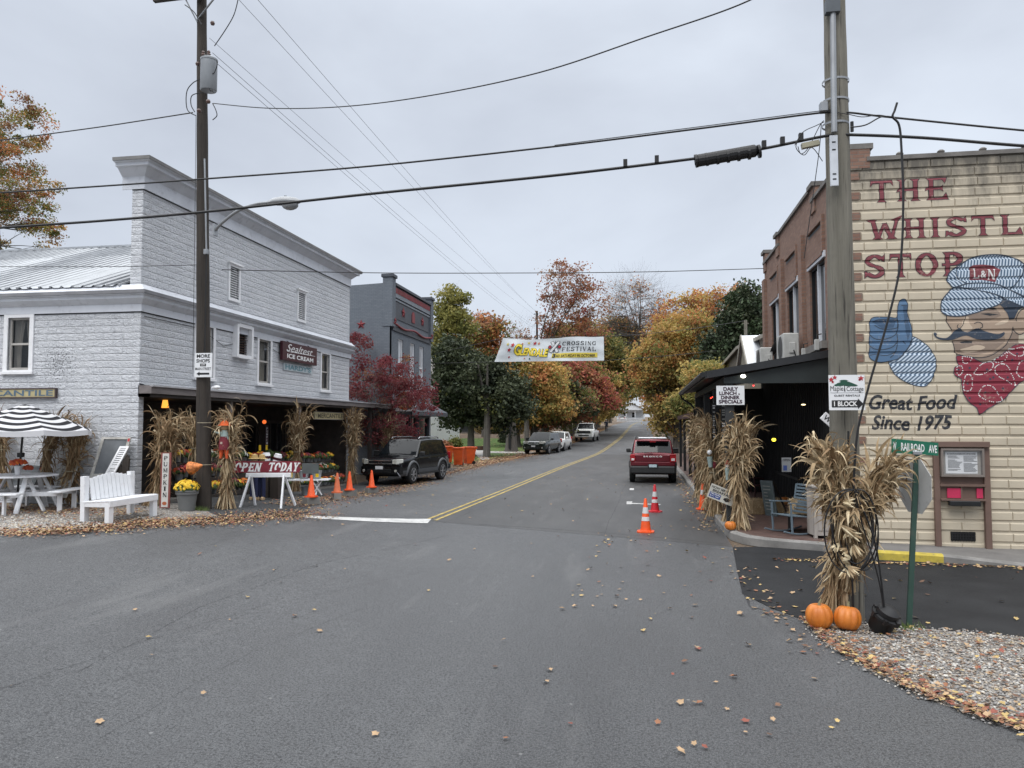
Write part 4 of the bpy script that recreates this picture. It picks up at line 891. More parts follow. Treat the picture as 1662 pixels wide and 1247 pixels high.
put(mb,'&',0,0,0,0,P_WH,bold=.02,fn=(lambda a,b:(lambda u,v:(a[0]+u*(b[0]-a[0]),BY-.0096,a[2]+v*(b[2]-a[2]))))(W3(*A_(820,202),0),W3(*A_(855,155),0)))
face=[(605,440),(700,442),(800,417),(940,366),(1000,380),(1040,440),(1060,415),(1110,390),(1160,420),(1150,500),(1099,548),(1062,560),(1060,600),(1068,622),(980,668),(900,715),(845,735),(790,725),(755,700),(700,692),(668,680),(655,650),(645,600),(640,540),(613,500)]
shape(mb,face,P_SKIN,0); 
shape(mb,[(1030,520),(1060,560),(1062,610),(980,668),(900,715),(845,735),(790,725),(755,700),(830,700),(900,675),(980,620)],P_SK2,1)
shape(mb,[(700,445),(800,420),(920,390),(950,440),(880,470),(800,470),(740,455)],P_SK2,1); shape(mb,[(640,600),(700,585),(800,600),(930,590),(970,570),(980,600),(900,665),(780,690),(690,680),(660,655)],P_SK2,1)
shape(mb,smooth2([(690,655),(740,640),(800,625),(850,640),(800,665),(730,672)]),P_SKL,2); shape(mb,smooth2([(700,500),(720,450),(745,450),(750,490),(770,520),(720,545),(695,530)]),P_SKL,2); shape(mb,smooth2([(910,495),(960,470),(1000,460),(985,485),(930,500)]),P_SKL,2)
shape(mb,[(690,605),(730,598),(772,600),(765,614),(700,614)],P_INK,2)
stroke(mb,[(605,440),(606,475),(622,505),(640,532)],.014,P_INK,3); stroke(mb,[(645,600),(655,650),(670,680),(755,700),(830,705),(900,685),(980,625),(1020,545),(1024,510)],.013,P_INK,3); stroke(mb,[(728,440),(712,490),(690,520),(672,510),(680,495)],.012,P_INK,3); stroke(mb,[(780,490),(805,480),(828,490),(832,512),(815,520)],.014,P_INK,3); stroke(mb,[(1030,525),(1045,550),(1070,558),(1099,545),(1150,500)],.015,P_INK,3); stroke(mb,[(1110,390),(1070,410),(1048,450),(1050,475)],.014,P_INK,3)
shape(mb,[(818,428),(870,424),(935,433),(880,441)],P_INK,2); shape(mb,[(870,395),(905,388),(925,398),(900,402)],P_INK,2)
shape(mb,[(936,366),(965,332),(1010,345),(1060,372),(1095,386),(1060,405),(1045,430),(1032,462),(1002,464),(990,430),(968,395)],P_NAVY,5)
shape(mb,smooth2([(524,552),(536,545),(546,556),(540,568),(560,578),(600,582),(625,568),(650,542),(685,517),(705,532),(740,545),(775,528),(805,519),(850,537),(900,553),(940,556),(968,543),(972,556),(955,575),(920,590),(870,597),(800,590),(760,575),(728,565),(690,575),(640,594),(590,596),(550,586),(530,570)],2),P_NAVY,4)
ban=smooth2([(672,692),(760,702),(845,737),(930,703),(1030,628),(1099,620),(1170,640),(1180,760),(1120,830),(1050,880),(960,975),(870,1025),(815,1065),(795,1022),(740,978),(705,905),(698,842),(662,820),(652,790),(658,765),(680,752),(670,722)],2)
shape(mb,ban,P_RED,5); stroke(mb,ban,.012,P_NAVY,6,close=True)
def dots(pts,n):
    Q=smooth2(pts,6); 
    L=len(Q)
    for i in range(n):
        q=Q[int(i*L/n)%L]; c=W3(*A_(*q),7); r=.011; mb.add([(c[0]+r*math.cos(a*math.pi/3),c[1],c[2]+r*math.sin(a*math.pi/3)) for a in range(6)],[(0,1,2,3,4,5)],P_WH)
dots([(782,805),(815,755),(870,730),(900,740),(885,780),(830,810)],30); dots([(910,770),(950,745),(990,760),(1025,830),(1040,880),(985,850),(930,820)],34); dots([(715,870),(725,820),(755,815),(770,860),(755,910),(715,910)],26); dots([(810,930),(840,885),(890,885),(930,930),(955,975),(900,985),(830,960)],32); dots([(995,655),(1030,650),(1090,640),(1085,690),(1030,690)],26); dots([(1050,780),(1070,735),(1110,725),(1140,790),(1100,830),(1060,820)],26); dots([(905,720),(960,690),(990,670),(975,720),(930,735)],18); dots([(670,765),(700,760),(705,800),(680,815)],14); dots([(705,700),(712,735),(740,738),(765,708),(730,700)],14)
for q in ((900,830),(860,780),(750,770),(990,830),(960,900),(750,960),(880,840),(1050,680),(850,925),(820,1000),(1020,720),(740,870),(680,780)):
    shape(mb,[(q[0]-8,q[1]-3),(q[0]+2,q[1]-8),(q[0]+9,q[1]+2),(q[0]-2,q[1]+8)],P_NAVY,7)
hand=smooth2([(118,490),(135,455),(180,448),(250,450),(292,450),(298,380),(318,340),(345,338),(360,365),(358,430),(375,480),(388,545),(380,610),(345,665),(300,712),(240,727),(190,736),(140,722),(116,695),(120,640),(116,590),(122,540)],2)
shape(mb,hand,P_BLUE,3); stroke(mb,hand,.014,P_NAVY,5,close=True)
sleeve=smooth2([(390,570),(460,608),(510,660),(540,725),(530,800),(500,862),(460,887),(380,872),(320,842),(272,800),(242,728),(300,712),(350,665),(385,610)],2)
shape(mb,sleeve,ST3,1); stroke(mb,sleeve,.014,P_NAVY,2,close=True)
for s in ([(120,560),(150,585),(200,590),(260,575),(292,550)],[(120,630),(150,650),(200,655),(260,640),(292,610)],[(120,690),(160,685),(230,690),(285,670)],[(140,480),(180,465),(290,465),(296,500),(285,520),(200,525),(150,500)],[(292,450),(300,500),(292,550),(296,610),(280,675),(250,705)],[(320,375),(355,375)],[(330,600),(350,620)]): stroke(mb,s,.016,P_NAVY,5)
shape(mb,[(140,480),(180,465),(290,468),(270,515),(200,522)],P_BL2,4); shape(mb,[(330,380),(355,378),(357,440),(380,540),(360,600),(345,520)],P_BL2,4)
decal('engineer_mural',mb,0,rest)
# ---------------- menu case on the wall ----------------
M_BRN=mat('brown_trim_paint',(.15,.095,.075),.6,var=.12)
y=BY-.03
X=lambda px,py=760:PY(px,py,y-.1).x
Z=lambda py,px=1562:PY(px,py,y-.1).z
mc=thing('menu_case','brown framed glass menu case with leaflet shelf on the cream block wall','display case',(X(1517),y,0))
b=MB(); 
b.box(X(1517),y-.08,.1,X(1526),y,Z(722),M_BRN,.006); b.box(X(1598),y-.08,.05,X(1608),y,Z(722),M_BRN,.006); b.box(X(1515),y-.16,Z(726),X(1606),y,Z(717),M_BRN,.006)
b.box(X(1526),y-.02,Z(811),X(1598),y-.0,Z(774),M_BRN); b.box(X(1526),y-.09,Z(790),X(1599),y-.02,Z(786),M_BRN); b.box(X(1526),y-.12,Z(813),X(1599),y-.02,Z(810),M_BRN); b.box(X(1560),y-.06,Z(810),X(1562.5),y-.02,Z(790),M_BRN); b.build('frame',mc,world=True)
b=MB(); x0,x1,z0,z1=X(1527),X(1597),Z(774),Z(728); k=.035
for a in ((x0,z0,x1,z0+k),(x0,z1-k,x1,z1),(x0,z0+k,x0+k,z1-k),(x1-k,z0+k,x1,z1-k)): b.box(a[0],y-.14,a[1],a[2],y-.02,a[3],mat('case_grey',(.2,.17,.15),.6))
b.build('case',mc,world=True)
b=MB(); b.quad((x0+k,y-.06,z0+k),(x1-k,y-.06,z0+k),(x1-k,y-.06,z1-k),(x0+k,y-.06,z1-k),mat('corkboard',(.35,.33,.3),.8)); b.build('backing',mc,world=True)
px0,px1,pz0,pz1=X(1536),X(1588),Z(769),Z(734)
b=MB(); b.box(px0,y-.068,pz0,px1,y-.064,pz1,M_SIGNW); 
rng=random.Random(3)
b.box(px0+.03,y-.071,pz1-.045,px1-.03,y-.069,pz1-.025,M_INK)
put(b,'RESTAURANT HOURS & MENU',px0+.04,pz1-.043,px1-.04,pz1-.027,M_SIGNW,y=y-.072,bold=.01)
for c_ in (0,1):
    z=pz1-.075
    while z>pz0+.03:
        u=px0+.04+c_*(px1-px0)*.49; b.box(u,y-.071,z,u+rng.uniform(.12,.24),y-.069,z+.007,M_INK); z-=.019 if rng.random()>.15 else .034
b.build('menu_paper',mc,world=True)
b=MB(); b.quad((x0+k,y-.135,z0+k),(x1-k,y-.135,z0+k),(x1-k,y-.135,z1-k),(x0+k,y-.135,z1-k),m_glass('case_glass',(.3,.32,.34),.12)); b.build('pane',mc,world=True)
M_PINK=mat('pink_leaflet',(.5,.03,.09),.5)
for a,c_ in ((1538,1560),(1586,1596)):
    b=MB(); b.box(X(a),y-.05,Z(809),X(c_),y-.03,Z(793),M_PINK); b.build('leaflets',mc,world=True)
b=MB(); b.box(X(1537),y-.2,Z(821),X(1587),y-.09,Z(813),M_BLACK,.01); b.build('tray',mc,world=True)
# ---------------- restaurant porch ----------------
PY0=16.75; ex=PY(1151,604,PY0).x; ez=PY(1151,604,PY0).z; wz=PY(1349,569,PY0).z; wz=ez+(wz-ez)*(BX-ex)/(PY(1349,569,PY0).x-ex)
hz=PY(1260,622,PY0).z
po=thing('porch','black timber porch with shallow sloped roof along the brick restaurant front','porch',(ex+.5,PY0,.15))
b=MB(); Y1=BY1+.6
b.add([(ex-.06,PY0-.1,ez),(BX,PY0-.1,wz),(BX,Y1,wz),(ex-.06,Y1,ez)],[(0,1,2,3)],M_BLACK)
b.add([(ex-.06,PY0-.1,ez-.1),(BX,PY0-.1,wz-.1),(BX,Y1,wz-.1),(ex-.06,Y1,ez-.1)],[(0,3,2,1)],M_BLACK)
b.prism([(ex-.06,ez-.14),(BX,wz-.14),(BX,wz+.012),(ex-.06,ez+.012)],'Y',PY0-.13,PY0-.1,mat('fascia_black',(.022,.023,.025),.35))
b.box(ex-.09,PY0-.1,ez-.14,ex-.06,Y1,ez+.012,mat('fascia_black',(.022,.023,.025),.35)); b.build('roof',po,world=True)
b=MB(); b.prism([(ex+.3,hz),(BX,hz),(BX,wz-.14),(ex+.3,ez-.13)],'Y',PY0+.0,PY0+.1,mat('header_green_black',(.02,.026,.026),.5)); b.box(ex+.32,PY0+.1,hz,ex+.42,Y1,ez-.1,M_BLACK); b.build('beam',po,world=True)
b=MB(); b.tube([(ex-.14,PY0-.1,ez-.06),(ex-.14,Y1,ez-.08)],.06,M_BLACK,8); q=Y1-.1; b.tube([(ex-.14,q,ez-.1),(ex-.1,q,ez-.25),(ex+.2,q,ez-.45),(ex+.3,q,ez-.6),(ex+.3,q,.2)],.035,M_BLACK,6); b.build('gutter',po,world=True,smooth=40)
for yy in (PY0+.1,19.6,22.4,Y1-.2):
    b=MB(); x=ex+.42; b.box(x-.09,yy-.06,.15,x+.09,yy+.12,hz,mat('post_dark',(.03,.032,.033),.6),.01); b.build('post',po,world=True)
b=MB(); b.box(BX-.06,PY0,.15,BX-.02,Y1,wz-.1,mat('board_wall_black',(.008,.008,.009),.8))
for i in range(40): yy=PY0+i*.24; b.box(BX-.075,yy,.15,BX-.06,yy+.02,wz-.12,M_BLACK)
b.box(ex+.35,Y1-.25,.15,BX+.05,Y1-.2,hz+.3,M_BLACK)
b.build('board_wall',po,world=True)
bd=MB()
for px0,px1,pt,pb,yy in ((1171,1183,655,715,18.4),(1156,1163,655,715,19.2)):
    a=PY(px0,pb,yy);c=PY(px1,pt,yy)
    m=thing('menu_board','black chalk menu board hung in the porch behind the daily specials sign' if px0>1160 else 'narrow black chalk menu board hung farther back in the porch','sign',(a.x,yy,a.z))
    bd=MB(); bd.box(a.x,yy,a.z,c.x,yy+.03,c.z,M_BLACK); bd.build('board',m,world=True)
    bd=MB(); z=c.z-.04; rg=random.Random(px0)
    while z>a.z+.05: bd.box(a.x+.02,yy-.004,z-.03,a.x+.02+(c.x-a.x-.04)*rg.uniform(.5,1),yy-.001,z,M_INKW if rg.random()<.4 else mat('chalk',(.3,.3,.28),.8)); z-=.055 if rg.random()<.8 else .1
    bd.build('chalk_lines',m,world=True)
# daily specials sign on the near post
def psign(name,label,cat,x0,y0,x1,y1,Yp,face=None,edge=None,rim=0,roll=0):
    a=PY(x0,y1,Yp);c=PY(x1,y0,Yp); w_=c.x-a.x; h_=c.z-a.z
    return board(name,label,cat,((a.x+c.x)/2,Yp,a.z),0,w_,h_,.012,face or M_SIGNW,edge,rim),w_,h_
dl,w_,h_=psign('specials_sign','white DAILY LUNCH & DINNER SPECIALS sign on the near porch post','sign',1163,626,1208,657.5,PY0-.03)
t=MB(); F_=lambda x:(-w_/2+x*w_); Hh=lambda v:h_*v
M_PLUM=mat('plum_lettering',(.035,.01,.025),.5,var=.1)
put(t,'DAILY',F_(.25),Hh(.73),F_(.78),Hh(.93),M_PLUM,y=-.008,bold=.04); put(t,'LUNCH',F_(.1),Hh(.51),F_(.72),Hh(.7),M_PLUM,y=-.008,bold=.04); put(t,'&',F_(.78),Hh(.51),F_(.84),Hh(.61),M_PLUM,y=-.008,bold=.02)
put(t,'DINNER',F_(.16),Hh(.29),F_(.83),Hh(.48),M_PLUM,y=-.008,bold=.04); put(t,'SPECIALS',F_(.08),Hh(.07),F_(.92),Hh(.26),M_PLUM,y=-.008,bold=.04); t.build('lettering',dl)
# neon strip, lamps
def lamp(name,label,p,r,col,st,stretch=(1,1,.7)):
    o=thing(name,label,'lamp',p); b=MB(); b.sph((0,0,0),r,emis(name+'_glow_%d'%int(st*10),col,st),12,stretch); b.build('bulb',o,smooth=60); b=MB(); b.cyl((0,0,r*.6),(0,0,r*.6+.08),r*.5,M_BLACK,10); b.build('holder',o); return o
p=PY(1206,611,PY0-.05); lamp('spot_lamp','lit white round spot lamp under the near edge of the porch roof',(p.x,PY0-.08,p.z),.055,(1,.95,.8),4)
p=PY(1223,626,PY0+.3); lamp('red_lamp','tiny red light hanging inside the dark porch beam',(p.x,p.y,p.z),.02,(1,.05,.05),4)
p=PY(1256,714,18.5); o=lamp('yellow_lamp','glowing yellow bell shaped lamp inside the restaurant porch',(p.x,p.y,p.z),.04,(1,.8,.05),3,(1.2,1,1))
p=PY(1304,657,17.6); o=lamp('barn_lamp','small warm lamp on a bracket inside the restaurant porch near the ceiling',(p.x,p.y,p.z),.03,(1,.8,.45),2.5,(1.6,1,.5))
a=PY(1153,647,20); c=PY(1162,641,20)
o=thing('neon_sign','short red neon strip glowing inside the far side of the porch','sign',a); b=MB()
for i in range(4): b.cyl((i*.04,0,i*.028),(i*.04+.025,0,i*.028+.018),.012,emis('neon_red',(1,.06,.03),4),6)
b.build('tube',o); b=MB(); b.bar((-.02,.03,-.02),(.18,.03,.12),.02,.05,M_BLACK); b.build('backing',o)
# small outdoor AC units, satellite dish and brackets on the porch roof
def acunit(loc,rz,label,sc=1,group='air conditioner units on the porch roof'):
    o=thing('air_conditioner',label,'air conditioner',loc,rz,group); m=mat('ac_plastic',(.42,.42,.4),.5)
    b=MB(); b.box(-.16*sc,-.4*sc,0.04,.16*sc,.4*sc,.62*sc,m,.02); b.build('casing',o)
    b=MB(); 
    for i in range(16): r_=.25*sc; z=.33*sc-r_+2*r_*(i+.5)/16; hw=math.sqrt(max(0,r_*r_-(z-.33*sc)**2)); b.bar((-.165*sc,-.06-hw,z),(-.165*sc,-.06+hw,z),.006,.01,M_BLACK)
    b.push((-.161*sc,-.06,.33*sc),ry=R(-90)); b.lathe([(.0,0),(.255*sc,0),(.255*sc,.004),(0,.004)],mat('grille_dark',(.1,.1,.1),.6),24); b.pop(); b.build('fan_grille',o)
    b=MB(); b.box(-.05,-.4*sc-.03,.2*sc,.1,-.4*sc,.42*sc,m,.01); b.tube([(.05,-.4*sc-.02,.3),(.05,-.4*sc-.1,.25),(.1,-.4*sc-.1,.08),(.3,-.4*sc-.05,.03)],.015,M_BLACK,6); b.build('valve_cover',o)
    b=MB(); b.box(-.18,-.35*sc,0,.18,-.3*sc,.04,M_BLACK); b.box(-.18,.3*sc,0,.18,.35*sc,.04,M_BLACK); b.build('foot',o)
def roofz(x): return ez+(wz-ez)*(x-ex)/(BX-ex)
p=PY(1247,560,19.8); acunit((3.55,19.6,roofz(3.55)+.0),0,'larger pale air conditioner unit on the porch roof beside the brick wall',1.15)
acunit((3.3,21.6,roofz(3.3)+.0),0,'smaller pale air conditioner unit farther back on the porch roof',1.0)
o=thing('satellite_dish','small dark satellite dish on the brick wall above the air conditioners','dish',(BX-.3,21.3,4.35)); b=MB(); b.push((0,0,0),ry=R(-60),rz=R(-30)); b.lathe([(.02,0),(.15,.02),(.28,.08),(.29,.09),(.15,.03),(.0,.01)],mat('dish_grey',(.06,.06,.06),.5),20); b.pop(); b.build('dish',o,smooth=40); b=MB(); b.tube([(0,0,0),(.2,0,-.15),(.3,0,-.15)],.02,M_BLACK,6); b.build('arm',o)
for i,(yy,h_) in enumerate(((17.6,.34),(19.0,.28))):
    o=thing('meter_box','grey conduit box standing on the porch roof by the '+('second' if i else 'nearest')+' upper window','box',(3.8,yy,roofz(3.8))); b=MB(); b.box(-.05,-.05,.1,.05,.05,h_,mat('ac_plastic',(.42,.42,.4),.5),.01); b.build('box',o); b=MB(); b.cyl((0,0,0),(0,0,.1),.02,M_BLACK,6); b.tube([(0,0,h_),(0,0,h_+.1),(.1,0,h_+.12)],.015,M_BLACK,6); b.build('conduit',o)
# neighbour building with white metal gable roof
A=PX(1203,545,4.5); E_=PX(1213,594,4.5); rY=A.y; rZ=A.z; dY=rY-E_.y
nb=thing('neighbour_shop','small shop building with steep white metal gable roof beyond the brick restaurant','building',(4.5,rY,0))
b=MB(); b.add([(4.5,rY,rZ),(14,rY,rZ),(14,E_.y,E_.z),(4.5,E_.y,E_.z)],[(0,3,2,1)],mat('white_metal_roof',(.72,.74,.77),.4,var=.06)); b.add([(4.5,rY,rZ),(14,rY,rZ),(14,rY+dY,E_.z),(4.5,rY+dY,E_.z)],[(0,1,2,3)],mat('white_metal_roof',(.72,.74,.77),.4,var=.06))
for i in range(12): x=4.5+i*.8; b.bar((x,rY,rZ+.02),(x,E_.y,E_.z+.02),.03,.04,mat('white_metal_roof',(.72,.74,.77),.4)); 
b.build('roof',nb,world=True)
b=MB(); b.prism([(E_.y+.05,0),(rY+dY-.05,0),(rY+dY-.05,E_.z-.03),(rY,rZ-.05),(E_.y+.05,E_.z-.03)],'X',4.6,13.8,mat('tan_clapboard',(.2,.18,.14),.7,var=.15)); b.build('wall',nb,world=True)
b=MB(); 
for s_ in (-1,1): b.bar((4.48,rY,rZ-.05),(4.48,rY+s_*dY,E_.z-.05),.05,.2,mat('tan_barge',(.26,.24,.2),.7))
b.build('bargeboard',nb,world=True)
A2=PX(1199,564,5.1); B2=PX(1164,602,5.1)
A2.x=B2.x=5.1
n2=thing('gabled_shop','low shop with a brown gable end facing the street past the white metal roof','building',(4.0,A2.y,0)); d2=B2.y-A2.y
b=MB(); b.prism([(A2.y-d2,0),(B2.y,0),(B2.y,B2.z-.05),(A2.y,A2.z-.08),(A2.y-d2,B2.z-.05)],'X',5.2,11,mat('brown_gable',(.13,.11,.085),.8)); b.build('wall',n2,world=True)
b=MB(); 
for s_ in (-1,1): b.add([(5.0,A2.y,A2.z),(12,A2.y,A2.z),(12,A2.y+s_*d2*1.05,B2.z-.1),(5.0,A2.y+s_*d2*1.05,B2.z-.1)],[(0,1,2,3) if s_>0 else (0,3,2,1)],mat('grey_shingle',(.13,.12,.11),.8)); b.bar((5.0,A2.y,A2.z-.02),(5.0,A2.y+s_*d2*1.05,B2.z-.12),.06,.16,mat('tan_barge',(.26,.24,.2),.7))
b.build('roof',n2,world=True)
# maroon awning farther along the street
a=PX(1133,661,3.9); 
aw=thing('shop_awning','dark maroon lean-to awning on posts beyond the restaurant porch','awning',(1.7,28,0))
y0=29.5;y1=41; z0=2.75; z1=3.25
b=MB(); b.add([(1.9,y0,z0),(4.0,y0,z1),(4.0,y1,z1),(1.9,y1,z0)],[(0,1,2,3)],mat('maroon_roof',(.045,.014,.016),.5)); b.prism([(1.9,z0-.15),(4,z0+.1),(4,z1+.01),(1.9,z0+.01)],'Y',y0-.03,y0,mat('maroon_roof',(.045,.014,.016),.5)); b.box(1.87,y0,z0-.18,1.9,y1,z0+.01,mat('maroon_roof',(.045,.014,.016),.5)); b.build('roof',aw,world=True)
for yy in (29.7,33,37,40.8): b=MB(); b.box(1.95,yy,.1,2.07,yy+.12,z0,M_BLACK); b.build('post',aw,world=True)
b=MB(); b.box(4.0,y0,0,4.1,y1,3.0,mat('dark_shopfront',(.03,.026,.024),.7)); b.build('shop_front',aw,world=True)
# ---------------- poles, wires, corn shocks, right-hand props ----------------
def m_wood(name,a,b,crack=(.02,.017,.015)):
    t=NT(name); p=t.obj(); f=t.noise(t.mapping(p,(9,9,.6)),1,6,.65); c=t.ramp(f,[(.3,a),(.7,b)]); g=t.noise(t.mapping(p,(38,38,1.0)),1,3,.6); c=t.mix(t.ramp(g,[(.58,0),(.68,.85)]),c,crack); k=t.noise(p,1.6,5,.6); c=t.mix(t.ramp(k,[(.5,0),(.75,.5)]),c,tuple(q*.55 for q in a)); t.col(c); t.set(Roughness=.85); t.bump(t.math('ADD',f,t.math('MULTIPLY',g,-1)),.8,.02); return t.m
M_POLE=m_wood('weathered_pole_wood',(.12,.112,.09),(.21,.195,.16)); M_POLED=m_wood('tarred_pole_wood',(.024,.019,.015),(.052,.042,.034))
M_METAL=mat('galvanised_metal',(.3,.31,.32),.4,.6,var=.15); M_CABLE=mat('cable_rubber',(.012,.012,.013),.5)
def catmull(P,n=8):
    P=[Vector(p) for p in P]; Q=[]
    for i in range(len(P)-1):
        p0=P[max(i-1,0)];p1=P[i];p2=P[i+1];p3=P[min(i+2,len(P)-1)]
        for k in range(n):
            t=k/n; Q.append(.5*((2*p1)+(-p0+p2)*t+(2*p0-5*p1+4*p2-p3)*t*t+(-p0+3*p1-3*p2+p3)*t**3))
    Q.append(P[-1]); return Q
# right pole
rb=G(1377,1006); rt=PY(1354,0,9.55); rt=rb+(rt-rb)*1.25
pr=thing('utility_pole','thick weathered grey wooden utility pole with corn stalks and coiled black cable at its foot','utility pole',rb)
b=MB(); n=30; P=[rb+(rt-rb)*i/n-Vector((0,0,.2 if i==0 else 0)) for i in range(n+1)]; b.tube(P,[.178-.07*i/n+.002*math.sin(i*2.1) for i in range(n+1)],M_POLE,28); b.build('shaft',pr,world=True,smooth=50)
def onp(py,px,d=.0): 
    p=PY(px,py,9.6); return Vector((p.x,p.y-d,p.z))
b=MB(); a=PY(1352,221,9.42); c=PY(1354,303,9.42); b.box(a.x-.045,a.y-.03,c.z,a.x+.045,a.y,a.z,mat('plate_white',(.55,.57,.6),.4,.3),.004)
for f in (.12,.22,.7,.85): b.box(a.x-.02,a.y-.034,c.z+(a.z-c.z)*f,a.x+.02,a.y-.03,c.z+(a.z-c.z)*(f+.025),M_BLACK)
b.build('metal_bracket',pr,world=True)
b=MB(); q0=PY(1351,-60,9.4); q1=PY(1354,215,9.4); b.tube([q0,q1],.035,M_METAL,8); b.box(q1.x-.07,q0.y-.05,PY(1352,22,9.4).z,q1.x+.09,q0.y+.05,PY(1352,2,9.4).z,mat('conduit_dark',(.08,.09,.1),.5)); b.build('riser_guard',pr,world=True)
for py in (134,166,204): b=MB(); zz=PY(1356,py,9.6); b.push((zz.x+.0,zz.y,zz.z)); b.lathe([(.15,-.012),(.153,-.012),(.153,.012),(.15,.012)],M_METAL,24); b.pop(); b.build('steel_band',pr,world=True)
b=MB(); q=PY(1336,175,9.5); b.box(q.x-.04,q.y-.05,q.z-.06,q.x+.05,q.y+.05,q.z+.06,M_METAL,.01); b.build('clamp_box',pr,world=True); b=MB(); q=PY(1383,214,9.5); b.cyl(q,q+Vector((0,0,.12)),.02,M_BLACK,6); b.build('insulator_pin',pr,world=True)
# left pole
lb=G(331,826); lt=PY(327.5,0,16.3); lt=lb+(lt-lb)*1.12
pl=thing('utility_pole','tall dark tarred utility pole with transformer and street light in front of the grey store','utility pole',lb)
b=MB(); P=[lb+(lt-lb)*i/n-Vector((0,0,.2 if i==0 else 0)) for i in range(n+1)]; b.tube(P,[.17-.07*i/n+.003*math.sin(i*1.7) for i in range(n+1)],M_POLED,24); b.build('shaft',pl,world=True,smooth=50)
b=MB(); c0=PY(337,148,16.0); c1=PY(336,97,16.0); m=mat('transformer_grey',(.26,.275,.29),.45,.1,var=.08)
b.lathe([(.0,0),(.17,0),(.185,.02),(.185,c1.z-c0.z-.05),(.195,c1.z-c0.z-.04),(.195,c1.z-c0.z),(.12,c1.z-c0.z+.05),(0,c1.z-c0.z+.06)],m,24,(c0.x+.02,16.0,c0.z)); T_=b.build('transformer',pl,world=True,smooth=40)
b=MB()
for dx in (-.12,.02): b.lathe([(.03,0),(.05,.03),(.03,.06),(.05,.09),(.03,.12),(.04,.15),(.02,.18)],mat('insulator_brown',(.1,.06,.05),.3),10,(c0.x+dx,15.98,c1.z+.02))
b.build('bushing',T_,world=True)
b=MB(); b.bar((c0.x-.3,16.2,c1.z+3.0-1.78),(c0.x+.3,16.2,c1.z+1.2),.03,.03,M_METAL)
a=PY(254,3,16.3);c=PY(330,-8,16.3); z=PY(262,9,16.3).z
b=MB(); b.bar((PY(252,2,16.1).x,16.05,z),(lt.x+1.25,16.15,z+.12),.1,.12,M_POLED); b.bar((PY(264,8,15.9).x,15.8,z-.1),(lt.x+1.25,15.9,z+.05),.1,.12,M_POLED); b.bar((PY(300,8,16.1).x,16.1,z),(lt.x+.0,16.2,z-.55),.03,.03,M_METAL); b.bar((PY(352,0,16.1).x,16.1,z),(lt.x,16.2,z-.5),.03,.03,M_METAL); b.build('crossarm',pl,world=True)
b=MB(); A=[PY(350,374,16.1),PY(358,364,16.0),PY(385,343,15.9),PY(415,332,15.8),PY(440,328.5,15.7)]; b.tube(catmull(A),.034,M_METAL,8); b.box(A[0].x-.05,16.05,A[0].z-.12,A[0].x,16.2,A[0].z+.15,M_METAL); ar=b.build('lamp_arm',pl,world=True,smooth=50)
b=MB(); c=PY(461,329,15.65); b.sph((0,0,0),.4,mat('lamp_grey',(.33,.34,.35),.4),16,(1,.42,.32)); 
for i,v in enumerate(b.v): b.v[i]=(v[0]+c.x,v[1]+c.y,v[2]*(1.0 if v[2]>0 else .4)+c.z)
b.cyl((c.x+.03,c.y,c.z+.09),(c.x+.03,c.y,c.z+.15),.03,M_METAL,8); b.build('lamp_head',pl,world=True,smooth=50); 
b=MB(); b.sph((c.x+.14,c.y,c.z-.06),.19,mat('lens_glass',(.28,.29,.3),.15),14,(1,.8,.6)); b.build('lamp_lens',pl,world=True,smooth=60)
b=MB(); a=PY(332,258,16.15);c=PY(335,405,16.12); b.tube([a,c],.02,M_METAL,8); b.box(c.x-.05,c.y-.05,c.z-.12,c.x+.05,c.y+.03,c.z,M_METAL,.01); b.tube([c+Vector((0,0,-.12)),PY(332,600,16.1)],.012,M_CABLE,6); b.build('conduit',pl,world=True)
b=MB()
for pts in ([(327,128),(313,135),(303,150),(304,178),(318,188)],[(330,150),(312,155),(310,170),(316,182)],[(345,168),(350,178),(352,188),(345,195)],[(338,98),(345,120),(352,108),(352,98)],[(334,100),(333,120),(340,145),(346,148)],[(348,75),(365,50),(378,28),(384,10),(388,-10)],[(327,40),(315,20),(300,8)]): b.tube(catmull([PY(x,y_,15.9) for x,y_ in pts]),.011,M_CABLE,5)
for x,y_ in ((321,104),(323,180),(338,165),(345,38)): p=PY(x,y_,15.95); b.sph(p,.055,mat('insulator_brown',(.1,.06,.05),.3),8)
b.build('jumper_wires',pl,world=True)
b=MB(); b.sph((0,0,0),.06,mat('camera_white',(.7,.7,.7),.4),10,(1.5,1,.8)); p=PY(352,629,16.1); 
for i,v in enumerate(b.v): b.v[i]=(v[0]+p.x,v[1]+p.y,v[2]+p.z)
b.cyl(p+Vector((-.15,.05,0)),p,.02,mat('camera_white',(.7,.7,.7),.4),8); b.build('flood_lamp',pl,world=True,smooth=50)
b=MB(); 
for zz in (1.0,1.95): b.push((lb.x,lb.y,lb.z+zz)); b.lathe([(.185,0),(.19,0),(.19,.012),(.185,.012)],mat('twine',(.4,.35,.25),.9),20); b.pop()
b.build('twine',pl,world=True)
